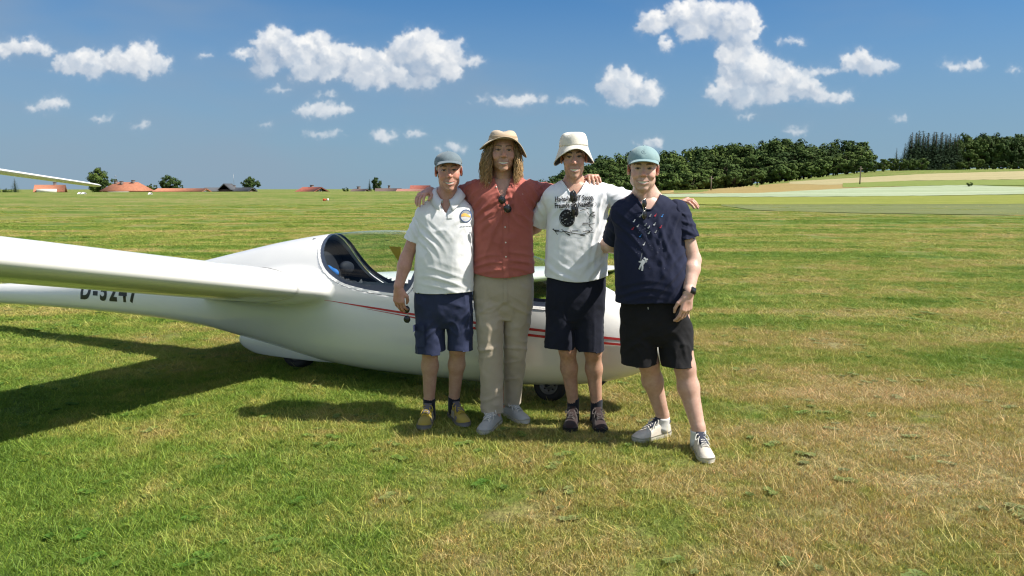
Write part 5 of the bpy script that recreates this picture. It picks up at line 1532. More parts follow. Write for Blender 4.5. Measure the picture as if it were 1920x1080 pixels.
def shoe(parent, org, heel, fwd, style, L=0.295, side=1, roll=0.0):
    """upper, sole, tongue, collar, laces in a frame with the heel at the back"""
    f = unit([fwd[0], fwd[1], 0]); sd_ = np.array([f[1], -f[0], 0]) ; up = np.array([0, 0, 1.0]); h0 = np.array([heel[0], heel[1], 0.0])
    Wd = lambda P: h0 + P[:, :1] * f * L + P[:, 1:2] * sd_ + P[:, 2:3] * up
    ts = np.array([0.0, 0.02, 0.06, 0.14, 0.26, 0.38, 0.50, 0.62, 0.74, 0.84, 0.92, 0.965, 0.99, 1.0])
    w = np.interp(ts, [0, .02, .06, .14, .3, .45, .6, .72, .84, .92, .965, .99, 1], [.012, .022, .030, .035, .036, .037, .043, .047, .045, .037, .027, .016, .004])
    cen = np.interp(ts, [0, .5, .75, 1], [0, 0, 0.004, 0.008]) * side
    top = np.interp(ts, [0, .02, .06, .14, .26, .38, .5, .62, .74, .84, .92, .965, 1], [.070, .078, .086, .092, .098, .096, .086, .074, .064, .058, .050, .043, .030])
    def body(grow, zlo, ztop, ns=19, p=2.6):
        V = []
        for t, ww, c_, hh in zip(ts, w, cen, ztop):
            for s in np.linspace(-1, 1, ns):
                a = s * math.pi / 2
                x = math.copysign(abs(math.sin(a)) ** (2 / p), a) * (ww + grow); z = zlo + (hh - zlo) * abs(math.cos(a)) ** (2 / p)
                k = smooth01(t, 0.30, 0.10) * 0.18                     # the ankle opening draws in
                x *= 1 - k * (z - zlo) / (hh - zlo + 1e-6)
                V.append((t, c_ + x, z))
        return np.array(V), gridF(len(ts), ns)
    V, F = body(0.0, 0.018, top)
    col_ = style['upper']
    sh = thing_part('shoe', Wd(V), F[:, ::-1], col_, parent, org)
    # sole: outline extruded
    m_ = len(ts); out = np.concatenate([np.stack([ts, cen + w + 0.005], 1), np.stack([ts, cen - w - 0.005], 1)[::-1]])
    out[:, 0] = np.where(out[:, 0] < 0.01, -0.012, np.where(out[:, 0] > 0.99, 1.014, out[:, 0]))
    rows = []
    zt = np.interp(out[:, 0], [0, .3, .6, .85, 1.02], [0.034, 0.028, 0.026, 0.028, 0.038])
    for z, g in ((0.0, 0.90), (0.006, 0.99), (0.5, 1.0), (1.0, 0.99)):
        zz = np.where(z < 0.1, z + 0.008 * smooth01(out[:, 0], 0.82, 1.0), 0.01 + (zt - 0.01) * z)
        rows.append(np.stack([0.5 + (out[:, 0] - 0.5) * (0.99 if g < 1 else 1.0), out[:, 1] * g, zz], 1))
    V = np.concatenate(rows); n_ = len(out)
    F = gridF(4, n_, False, True)
    capq = np.array([[i, i + 1, n_ - 2 - i, n_ - 1 - i] for i in range(m_ - 1)])
    F = np.concatenate([F, capq[:, ::-1], capq + 3 * n_])
    sub_part('sole', Wd(V), F, style['sole'], sh, org)
    if style.get('toe'):
        k0 = 9; V, F = body(0.0025, 0.020, np.minimum(top * 0.93, 0.052)); keep_ = V[:, 0] > style.get('toe_t', 0.83)
        F = F[keep_[F].all(1)]; us = np.unique(F); mp = np.full(len(V), -1); mp[us] = np.arange(len(us))
        V = V[us]; V[:, 2] = np.minimum(V[:, 2] + 0.001, 0.058); sub_part('toe_cap', Wd(V), mp[F][:, ::-1], style['toe'], sh, org)
    if style.get('patch'):
        for s in (-1, 1):
            V, F = body(0.002, 0.018, top + 0.0015); keep_ = (np.abs(V[:, 0] - 0.66) < 0.115) & (s * (V[:, 1]) > 0.018) & (V[:, 2] < 0.062)
            F2 = F[keep_[F].all(1)]
            if len(F2):
                us = np.unique(F2); mp = np.full(len(V), -1); mp[us] = np.arange(len(us)); sub_part('side_panel', Wd(V[us]), mp[F2][:, ::-1], style['patch'], sh, org)
            for q in (0.40, 0.455, 0.51):
                a = np.array([(q, s * 0.0375, 0.030), (q - 0.045, s * 0.030, 0.072), (q - 0.022, s * 0.030, 0.072), (q + 0.023, s * 0.0385, 0.030)]); a[:, 1] += s * 0.0045
                sub_part('stripe', Wd(a), np.array([[0, 1, 2, 3]] if s > 0 else [[3, 2, 1, 0]]), l_wht, sh, org)
    # padded collar around the ankle opening
    an = np.linspace(0, 2 * math.pi, 29)[:-1]
    ring = np.stack([0.185 + 0.150 * np.cos(an), 0.031 * np.sin(an), 0.093 + 0.008 * np.cos(2 * an) + 0.006 * np.cos(an)], 1)
    ring = Wd(ring); V, F = tube(np.concatenate([ring, ring[:1]]), 0.0085, 8, False); sub_part('collar', V, F, style['collar'], sh, org)
    # tongue
    tv = []
    for t, z in ((0.30, 0.126), (0.33, 0.121), (0.42, 0.100), (0.52, 0.085), (0.60, 0.076)):
        for s in (-1, -0.5, 0, 0.5, 1): tv.append((t, s * (0.024 - 0.004 * (t < 0.31)), z - 0.006 * s * s + 0.003))
    V, F = thicken(Wd(np.array(tv)), gridF(5, 5), 0.006); sub_part('tongue', V, F, style['tongue'], sh, org)
    # laces: rungs and a bow
    parts = []
    zt_ = lambda t: float(np.interp(t, ts, top))
    tl = np.linspace(0.38, 0.66, 6)
    for i, t in enumerate(tl):
        hw_ = 0.023 + 0.002 * i / 5
        parts.append(tube(Wd(spline([(t - 0.01, -hw_, zt_(t) - 0.004), (t, -hw_ * 0.4, zt_(t) + 0.0075), (t + 0.012, hw_ * 0.4, zt_(t) + 0.0075), (t + 0.024, hw_, zt_(t + .03) - 0.004)], 7)), 0.0030, 5))
        parts.append(tube(Wd(spline([(t - 0.01, hw_, zt_(t) - 0.004), (t, hw_ * 0.4, zt_(t) + 0.0085), (t + 0.012, -hw_ * 0.4, zt_(t) + 0.0085), (t + 0.024, -hw_, zt_(t + .03) - 0.004)], 7)), 0.0030, 5))
    kz = zt_(0.36) + 0.016
    for s in (-1, 1):
        parts.append(tube(Wd(spline([(0.36, 0, kz), (0.40, s * 0.028, kz + 0.004), (0.47, s * 0.042, kz - 0.022), (0.45, s * 0.026, kz - 0.016), (0.365, 0, kz)], 14)), 0.0027, 5))
        parts.append(tube(Wd(spline([(0.36, 0, kz), (0.46, s * 0.020, kz - 0.012), (0.58, s * 0.036, kz - 0.042)], 9)), 0.0027, 5))
    V, F = join(parts); sub_part('laces', V, F, style['lace'], sh, org)
    return sh
def thing_part(name, V, F, mat, parent, org, col=None, smooth=True): return mobj(name, V, F, mat, parent, org, smooth, col)
sub_part = thing_part
def decal(parent, org, name, V2, F, mat, bvh, c, off=0.0035, tilt=0.0):
    """flat print (x, z) about photo point c=(px,py,Y) pressed onto the cloth"""
    o = at(*c); cs, sn = math.cos(tilt), math.sin(tilt); P = []
    for (x, z) in V2[:, :2]:
        X, Z = o[0] + x * cs - z * sn, o[2] + x * sn + z * cs
        h_ = bvh.ray_cast(Vector((X, c[2] - 1.2, Z)), Vector((0, 1, 0)))
        P.append((X, (h_[0][1] if h_[0] is not None else c[2] - 0.1) - off, Z))
    return mobj(name, np.array(P), F, mat, parent, org, smooth=False)
def ring2(r0, r1, n=40, sy=1.0, a0=0.0, a1=2 * math.pi):
    a = np.linspace(a0, a1, n); V = np.concatenate([np.stack([r0 * np.sin(a), r0 * np.cos(a) * sy], 1), np.stack([r1 * np.sin(a), r1 * np.cos(a) * sy], 1)])
    i = np.arange(n - 1); return V, np.stack([i, i + 1, n + i + 1, n + i], 1)
def disc2(r, n=36, sy=1.0, rings=5):
    V = []; 
    for k in range(rings + 1):
        a = np.arange(n) * 2 * math.pi / n; V.append(np.stack([r * k / rings * np.sin(a), r * k / rings * np.cos(a) * sy], 1))
    return np.concatenate(V), gridF(rings + 1, n, False, True)
def line2(pts, wd):
    P = np.asarray(pts, float); n = max(2, int(np.linalg.norm(np.diff(P, axis=0), axis=1).sum() / 0.012)); 
    t = np.concatenate([[0], np.cumsum(np.linalg.norm(np.diff(P, axis=0), axis=1))]); q = np.linspace(0, t[-1], n + 1)
    Q = np.stack([np.interp(q, t, P[:, 0]), np.interp(q, t, P[:, 1])], 1); T_ = np.gradient(Q, axis=0); T_ /= np.linalg.norm(T_, axis=1)[:, None] + 1e-9
    N_ = np.stack([-T_[:, 1], T_[:, 0]], 1) * wd / 2
    V = np.empty((2 * (n + 1), 2)); V[0::2] = Q + N_; V[1::2] = Q - N_
    i = np.arange(n) * 2; return V, np.stack([i, i + 1, i + 3, i + 2], 1)
def text2(txt, h, sx=0.8, bold=0.02):
    V, F = text_mesh(txt, 1.0, bold, sx, 2)
    s = h / 0.72
    return V[:, :2] * s, F
def sunglasses(name, label, M, style, folded=True):
    """two lenses, rims, bridge, temples; local x across, z up, y back; M 4x4 numpy"""
    tr_ = lambda V: (np.asarray(V) @ M[:3, :3].T) + M[:3, 3]
    o = thing(name, label, 'sunglasses', M[:3, 3]); org = M[:3, 3]
    rx, rz = style.get('r', (0.025, 0.020)); gap = 0.009 + rx
    for s in (-1, 1):
        V, F = disc2(1.0, 28, 1.0, 4); a = np.arctan2(V[:, 0], V[:, 1]); rr = np.linalg.norm(V, axis=1)
        ex = style.get('sq', 1.0); sq = lambda q: np.sign(q) * np.abs(q) ** ex; x = sq(np.sin(a)) * rr * rx; z = sq(np.cos(a)) * rr * rz; y = 0.006 * (rr ** 2)
        V3 = np.stack([s * gap + x, y, z], 1); V3, F3 = thicken(V3, F, 0.002); mobj('lens', tr_(V3), F3, m_lens, o, org)
        an = np.linspace(0, 2 * math.pi, 29); R_ = np.stack([s * gap + rx * sq(np.sin(an)), 0.006 + 0 * an, rz * sq(np.cos(an))], 1)
        V3, F3 = tube(R_, style.get('w', 0.0022), 6, False); mobj('rim', tr_(V3), F3, style['rim'], o, org)
        e = s * (gap + rx)
        if folded: path = [(e, 0.006, rz * 0.45), (e + s * 0.004, 0.014, rz * 0.45), (e - s * 0.02, 0.020, rz * 0.40), (-s * 0.03, 0.022, rz * 0.25), (-s * 0.05, 0.021, -rz * 0.3)]
        else: path = [(e, 0.006, rz * 0.45), (e + s * 0.004, 0.015, rz * 0.45), (e + s * 0.001, 0.09, rz * 0.45), (e, 0.125, -0.01)]
        V3, F3 = tube(spline(path, 14), style.get('w', 0.0022), 6); mobj('temple', tr_(V3), F3, style['rim'], o, org)
    V3, F3 = tube(spline([(-0.009, 0.004, 0.003), (0, 0.001, 0.006), (0.009, 0.004, 0.003)], 7), style.get('w', 0.0022), 6); mobj('bridge', tr_(V3), F3, style['rim'], o, org)
    return o
def M4(loc, R):
    M = np.eye(4); M[:3, :3] = np.array(R); M[:3, 3] = loc; return M

def rim_loop(V, F):
    """the highest open edge loop of a quad mesh, as ordered points"""
    E = np.concatenate([F[:, [0, 1]], F[:, [1, 2]], F[:, [2, 3]], F[:, [3, 0]]])
    key = np.sort(E, 1); u, idx, cnt = np.unique(key, axis=0, return_index=True, return_counts=True)
    B = E[idx[cnt == 1]]; nx = {int(a): int(b) for a, b in B}
    best, seen = None, set()
    for s in list(nx):
        if s in seen: continue
        lp, q = [], s
        while q in nx and q not in seen: seen.add(q); lp.append(q); q = nx[q]
        if len(lp) > 12 and (best is None or V[lp][:, 2].mean() > V[best][:, 2].mean()): best = lp
    return V[best]
# ------------------------------------------------------------------ one person
def person(S):
    Y = S['Y']; org = np.array([at(S['cx'], 500, Y)[0], Y, 0.0])
    root = thing('person', S['label'], 'person', org)
    kx = lambda px: px * Y / FPX * 1.01
    res = {}
    # ---- head
    hc = A3(S['head']); R = rot3(*S['rot']); hs = S.get('hs', 1.0)
    hscale = np.array(S.get('hsc', (1, 1, 1))) * hs
    HW = lambda V: (np.asarray(V) * hscale) @ R.T + hc
    nk_w = A3(S['neck']); nk_l = ((nk_w - hc) @ R) / hscale
    hp = head_local(S.get('jaw', 1.0), S.get('smile', 1.0), S.get('nose', 1.0), tuple(nk_l), S.get('nr', 0.056), S.get('cheek', 1.0))
    hv, hf = sdf_of(hp, HEAD_H, 0.012).mesh()
    hcol = head_paint(hv, S['skin'], S['brow'], stub=S.get('stub', 0.0), smile=S.get('smile', 1.0), squint=S.get('squint', 0.8), flush=S.get('flush', 1.0), stubc=S.get('stubc', (0.2, 0.14, 0.11)), teeth=S.get('teeth', 1.0), crow=S.get('crow', 0.3))
    pieces = [(HW(hv), hf, hcol)]
    # ---- arms with hands
    for key in ('R', 'L'):
        a = S['arm'][key]; sh, el, wr = (A3(p) for p in a['j'])
        ar = a.get('r', (0.050, 0.041, 0.043, 0.0285))
        mid = el + (wr - el) * 0.28
        prims = [(cap(sh, el, ar[0], ar[1]), 0.0), (cap(el, mid, ar[1], ar[2]), 0.02), (cap(mid, wr, ar[2], ar[3]), 0.02)]
        if a.get('hand') is not None:
            h_ = a['hand']; hp_, tips, tt = hand(wr + unit(wr - el) * 0.012, h_['d'], np.array(h_['palm'], float), h_['thumb'], h_['curl'], h_.get('sc', 1.0), h_.get('spread', 0.1), h_.get('tcurl', 0.4))
            prims += hp_; res['tips' + key] = tips; res['thumb' + key] = tt
        v, f = sdf_of(prims, 0.0034, 0.015).mesh()
        c = np.tile(np.array(S.get('armskin', S['skin'])), (len(v), 1))
        if a.get('hand') is not None:
            dk = np.clip(1 - np.linalg.norm(v - (wr + unit(wr - el) * 0.10), axis=1) / 0.13, 0, 1)[:, None]
            c = c * (1 - dk * 0.35) + c * np.array([1.08, 0.80, 0.76]) * dk * 0.35
        pieces.append((v, f, c))
    # ---- legs
    for key in ('R', 'L'):
        hip, kn, an = (A3(p) if len(p) == 3 and p[0] > 20 else np.array(p) for p in S['leg'][key]['j'])
        lr = S.get('lr', (0.078, 0.056, 0.057, 0.037))
        calf = kn + (an - kn) * 0.32 + np.array([0, 0.018, 0])
        fw = unit(np.array([*S['leg'][key]['fwd'], 0.0]))
        prims = [(cap(hip, kn, lr[0], lr[1]), 0.0), (cap(kn, calf, lr[1] * 0.93, lr[2]), 0.03), (cap(calf, an + [0, 0, 0.03], lr[2] * 0.97, lr[3]), 0.03),
                 (cap(an + [0, 0, 0.04], an - [0, 0, 0.03], lr[3], lr[3] * 1.05), 0.01), (ell(kn + np.array([0, -0.030, 0.0]), (0.036, 0.026, 0.042)), 0.025),
                 (cap(an - [0, 0, 0.04], np.array([an[0], an[1], 0.045]) + fw * 0.05, 0.030, 0.020), 0.01), (cap(np.array([an[0], an[1], 0.042]) + fw * 0.05, np.array([an[0], an[1], 0.036]) + fw * 0.16, 0.018, 0.012), 0.01)]
        v, f = sdf_of(prims, 0.0065, 0.02).mesh()
        c = np.tile(np.array(S.get('legskin', S['skin'])), (len(v), 1))
        kd = np.exp(-((v - (kn + [0, -0.05, 0])) ** 2).sum(1) / 0.05 ** 2)[:, None]
        c = c * (1 - 0.4 * kd) + c * np.array([1.0, 0.74, 0.70]) * 0.4 * kd
        if S.get('leghair'): c = c * (1 - S['leghair'] * np.clip(vnoise(v, 60, 2) * 0.5 + 0.4, 0, 1))[:, None]
        pieces.append((v, f, c))
    # ---- trunk (under the clothes)
    tor = np.array([(at(cx, py, Y)[2], at(cx, py, Y)[0], Y, kx(hw), df, db) for (py, cx, hw, df, db) in S['torso']])
    tor = tor[np.argsort(tor[:, 0])]
    inner = tor.copy(); inner[:, 3:] *= 0.76
    hips = [A3(S['leg'][k]['j'][0]) for k in 'RL']
    v, f = sdf_of([(loft(inner), 0.0), (cap(hips[0], hips[1], 0.075, 0.075), 0.05), (cap(nk_w - [0, 0, 0.12], nk_w, 0.06, 0.05), 0.05)], 0.014).mesh()
    pieces.append((v, f, np.tile(np.array(S['skin']), (len(v), 1))))
    V, F = join([(p[0], p[1]) for p in pieces]); C = np.concatenate([p[2] for p in pieces])
    body = mobj('body', V, F, m_skin, root, org, True, C)
    # ---- shirt
    sh = S['shirt']; amp = sh.get('amp', 0.0045)
    shl = [A3(S['arm'][k]['j'][0]) for k in 'RL']
    prims = [(loft(tor, 2.5), 0.0)]
    for p in shl:
        top_ = np.array([p[0] * 0.94 + nk_w[0] * 0.06, p[1], p[2]])
        prims.append((cap(nk_w + np.array([(p[0] - nk_w[0]) * 0.35, 0.01, -0.040]), top_ + [0, 0, -0.014], 0.055, 0.062), 0.07))
    tv, tf = sdf_of(prims, 0.0075, 0.03).mesh()
    zh = tor[0, 0] + 0.012
    wv = sh.get('hemwave', 0.004)
    tv, tf = cut(tv, tf, lambda P: (zh + wv * np.sin(P[:, 0] * 14 + S['Y'] * 9) + sh.get('dip', 0.0) * (((P[:, 0] - org[0]) / 0.2) ** 2)) - P[:, 2])
    na, nb_, nd_ = sh.get('neck', (0.082, 0.105, 0.06)); nt = sh.get('tilt', 0.5)
    nc = nk_w + np.array([0, -0.015, 0.0])
    def gneck(P):
        q = np.sqrt(((P[:, 0] - nc[0]) / na) ** 2 + ((P[:, 1] - nc[1]) / nb_) ** 2)
        g = na * (1 - q)
        if sh.get('vee'):
            gv = 0.6 * (0.050 * (1 - (nc[2] - P[:, 2]) / sh['vee']) - np.abs(P[:, 0] - nc[0])); gv = np.where(P[:, 1] < nc[1] - 0.02, gv, -0.05); g = np.maximum(g, gv)
        return np.where(P[:, 2] > nc[2] - 0.24, g, -0.05)
    pulls = list(sh.get('pulls', ()))
    tv, tf = cut(tv, tf, gneck)
    tv = cloth(tv, tf, amp, sh.get('seed', 1), sh.get('st', (6, 6, 3.0)), [(A3(q[0]),) + tuple(q[1:]) for q in pulls])
    parts = [(tv, tf)]
    band_loop = rim_loop(tv, tf)
    for key in ('R', 'L'):
        a = S['arm'][key]; s_, e_, w_ = (A3(p) for p in a['j'])
        sl = a['sleeve']; r0, r1 = a.get('sr', (0.072, 0.082))
        pts = [s_ + unit(nk_w - s_) * 0.02 + np.array([0, 0, -0.012])]
        if sl <= 1.0: end = s_ + (e_ - s_) * sl; ch = [(pts[0], r0), (end + unit(e_ - s_) * 0.05, r1)]; dirn = unit(e_ - s_)
        else: end = e_ + (w_ - e_) * (sl - 1); dirn = unit(w_ - e_); ch = [(pts[0], r0), (e_, r1), (end + dirn * 0.05, r1 * 0.88)]
        pr = [(cap(p, q, ra, rb), 0.03) for (p, ra), (q, rb) in zip(ch[:-1], ch[1:])]
        v, f = sdf_of(pr, 0.0065, 0.02).mesh()
        v, f = cut(v, f, (lambda P: (P - end) @ dirn) if sl <= 1 else (lambda P: np.where(np.linalg.norm(P - end, axis=1) < 0.20, (P - end) @ dirn, -1.0)))
        v = cloth(v, f, amp * 1.1, sh.get('seed', 1) + 7, (7, 7, 7), [(A3(a['j'][0]) + unit(e_ - s_) * 0.10, math.atan2((e_ - s_)[2], (e_ - s_)[0]) + 0.9, 0.045, 0.10, 0.10, 0.7)])
        parts.append((v, f))
    shirt, bvh = garment(root, org, sh['name'], parts, sh['mat'])
    res['bvh'] = bvh
    if sh.get('rib'):
        lp = band_loop
        for _ in range(3): lp = (np.roll(lp, 1, 0) + 2 * lp + np.roll(lp, -1, 0)) / 4
        v, f = tube(np.concatenate([lp, lp[:2]]), sh['rib'], 7, False); mobj('neckband', v, f, sh['mat'], shirt, org)
    # ---- lower garment
    lo = S['lower']; parts = []
    prims = []
    pel = np.array([(at(cx, py, Y)[2], at(cx, py, Y)[0], Y, kx(hw), df, db) for (py, cx, hw, df, db) in lo['pelvis']]); pel = pel[np.argsort(pel[:, 0])]
    prims.append((loft(pel, 2.4), 0.0)); hems = []
    for key in ('R', 'L'):
        pts = [(A3(p[:3]), p[3] if len(p) > 3 else 0.1) for p in lo['leg'][key]]
        for (p, ra), (q, rb) in zip(pts[:-1], pts[1:]): prims.append((cap(p, q, ra, rb), lo.get('k', 0.010)))
        hems.append((pts[-1][0], unit(pts[-1][0] - pts[-2][0])))
        ext = pts[-1][0] + hems[-1][1] * 0.04; prims.append((cap(pts[-1][0], ext, pts[-1][1], pts[-1][1]), 0.0))
    v, f = sdf_of(prims, 0.0075, 0.03).mesh()
    for (p, d) in hems:
        v, f = cut(v, f, lambda P: np.where(np.linalg.norm(P - p, axis=1) < 0.22, np.where(np.abs(P[:, 0] - p[0]) < 0.125, (P - p) @ (unit(d + np.array([0, 0, -1.5]))) + 0.004 * np.sin(P[:, 0] * 30), -1.0), -1.0))
    zt = at(lo['pelvis'][0][1], lo['pelvis'][0][0], Y)[2]
    v, f = cut(v, f, lambda P: P[:, 2] - (zt - 0.005))
    v = cloth(v, f, lo.get('amp', 0.006), lo.get('seed', 11), lo.get('st', (7, 7, 4)), [(A3(q[0]),) + tuple(q[1:]) for q in lo.get('pulls', ())])
    low, lbvh = garment(root, org, lo['name'], [(v, f)], lo['mat'])
    res['lbvh'] = lbvh
    # ---- socks and shoes
    for key in ('R', 'L'):
        L_ = S['leg'][key]; an = np.array(L_['j'][2]) if L_['j'][2][0] < 20 else A3(L_['j'][2])
        fw = unit(np.array([*L_['fwd'], 0.0]))
        if S.get('sock'):
            r_ = S.get('lr', (0.078, 0.056, 0.057, 0.037))[3] + 0.004; t_ = S['sock_top']
            V, F = tube([an + [0, 0, t_], an + [0, 0, t_ - 0.015], an + [0, 0, 0.0], an - [0, 0, 0.05], an - [0, 0, 0.07] + fw * 0.02], [r_ + 0.001, r_ + 0.001, r_, r_ + 0.002, r_], 18); mobj('sock', V, F, S['sock'], root, org)
        heel = np.array([an[0], an[1], 0]) - fw * S['shoe'].get('back', 0.062)
        shoe(root, org, heel, fw, S['shoe'], S['shoe'].get('L', 0.295), -1 if key == 'R' else 1)
    res.update(root=root, org=org, HW=HW, body=body, shirt=shirt, low=low, hc=hc, R=R, nk=nk_w, Y=Y, S=S)
    return res
def collar(res, mat, rad=(0.066, 0.075), stand=0.030, fall=0.042, gap=0.5, flare=0.030, spread=0.0, drop=0.0, name='collar'):
    """folded shirt collar, open at the front by +-gap radians"""
    c = res['nk'] + np.array([0, -0.006, 0.040]); n = 44; V = []
    for a in np.linspace(gap, 2 * math.pi - gap, n):
        q = abs(a - math.pi) / (math.pi - gap)                     # 0 at the back, 1 at the points
        sx, sy = math.sin(a), -math.cos(a)
        fz = -0.055 * smooth01(q, 0.35, 1.0) - drop * smooth01(q, 0.7, 1.0)
        b = c + np.array([rad[0] * sx * 1.04, rad[1] * sy, fz]); t = c + np.array([rad[0] * sx, rad[1] * sy * 0.96, fz + stand * (1 - 0.35 * q)])
        o1 = t + np.array([flare * 0.5 * sx, flare * 0.5 * sy, -0.006]); o2 = t + np.array([(flare + spread * q) * sx, (flare + 0.012 * q) * sy, -fall * (0.9 + 0.55 * smooth01(q, 0.75, 1.0))])
        V += [b, t, t + np.array([0.004 * sx, 0.004 * sy, 0.002]), o1, o2]
    F = gridF(n, 5); V, F = thicken(np.array(V), F, 0.003)
    return mobj(name, V, F, mat, res['shirt'], res['org'])
def buttons(res, pts, bvh, mat=m_btn, r=0.0058):
    for (px, py) in pts:
        o = at(px, py, res['Y']); h_ = bvh.ray_cast(Vector((o[0], res['Y'] - 1.2, o[2])), Vector((0, 1, 0)))
        if h_[0] is None: continue
        p = np.array(h_[0]); V, F = tube([p + [0, 0.002, 0], p + [0, -0.004, 0]], [r, r * 0.85], 10); mobj('button', V, F, mat, res['shirt'], res['org'])
# ------------------------------------------------------------------ the four men
def ank(px, py, fwd, L=0.295, z=0.105):
    t = on_ground(px, py); f = unit(np.array([*fwd, 0.0]))
    a = t - f * (L - 0.062) ; a[2] = z
    return tuple(a)
def rows(Y, rr): return rr
def mk(Y, lst): return [(a, b, Y + c) for (a, b, c) in lst]
SKIN1, SKIN2, SKIN3, SKIN4 = (0.56, 0.305, 0.230), (0.59, 0.350, 0.262), (0.60, 0.360, 0.268), (0.66, 0.435, 0.350)

# ---- man in the white polo
Y = 4.82
S1 = dict(Y=Y, cx=832, label='man in a white polo shirt, navy shorts and grey cap holding sunglasses', head=(841, 319, Y - 0.02), rot=(0.12, 0.03, -0.03), hs=1.07, hsc=(0.96, 1, 1.03),
    neck=(838, 371, Y + 0.02), skin=SKIN1, legskin=(0.52, 0.315, 0.235), crow=1.0, brow=(0.13, 0.09, 0.065), flush=1.2, jaw=0.98, squint=0.75, smile=0.9, nose=1.05, nr=0.055, lr=(0.078, 0.055, 0.054, 0.036), teeth=0.85,
    torso=[(549, 831, 57, .125, .11), (500, 832, 55.5, .132, .11), (450, 834, 53, .125, .11), (415, 835, 50, .112, .105), (393, 836, 43, .090, .09), (376, 837, 27, .06, .07)],
    arm=dict(R=dict(j=mk(Y, [(796, 400, 0.0), (762, 484, 0.0), (748, 537, -0.05)]), sleeve=0.62, sr=(0.064, 0.070), r=(0.047, 0.040, 0.043, 0.029),
                    hand=dict(d=(0.02, -0.12, -1), palm=(0.35, 0.9, 0), thumb=(1, -0.25, 0), curl=(0.50, 0.46, 0.44, 0.46), spread=0.02, tcurl=0.9)),
             L=dict(j=mk(Y, [(868, 398, 0.03), (892, 462, 0.18), (912, 470, 0.26)]), sleeve=0.6, sr=(0.062, 0.068),
                    hand=dict(d=(1, 0.0, 0.1), palm=(0, -1, 0), thumb=(0, 0, 1), curl=(0.2, 0.2, 0.2, 0.2)))),
    leg=dict(R=dict(j=[(808, 560, Y), (806, 652, Y - 0.02), ank(790, 808, (-0.12, -1))], fwd=(-0.12, -1)), L=dict(j=[(858, 560, Y), (858, 650, Y - 0.01), ank(877, 802, (0.45, -0.9))], fwd=(0.45, -0.9))),
    shirt=dict(name='polo_shirt', mat=c_polo, amp=0.0042, seed=1, neck=(0.070, 0.085, 0.05), vee=0.10, pulls=[((800, 445, Y - 0.1), -0.9, 0.050, 0.12, 0.09, 0.9), ((838, 525, Y - 0.1), -0.35, 0.050, 0.15, 0.07, 0.8), ((852, 420, Y - 0.1), 0.7, 0.06, 0.10, 0.10, 0.5)], rib=0),
    lower=dict(name='cargo_shorts', mat=c_shn, pelvis=[(535, 831, 53, .105, .10), (570, 832, 55, .112, .12), (595, 833, 52, .10, .11), (614, 833, 34, .07, .07)],
               leg=dict(R=[(807, 590, Y, 0.097), (808, 661, Y - 0.01, 0.098)], L=[(861, 590, Y, 0.088), (863, 655, Y - 0.01, 0.084)]), amp=0.006, seed=12, pulls=[((800, 628, Y - 0.1), 0.7, 0.055, 0.10, 0.06, 0.7), ((872, 600, Y - 0.1), 1.0, 0.05, 0.10, 0.06, 0.6)]),
    sock=c_sockd, sock_top=0.045, shoe=dict(upper=s_yel, sole=s_solg, collar=s_gry, tongue=s_gry, lace=l_yel, patch=s_gry, L=0.295))
M1 = person(S1)
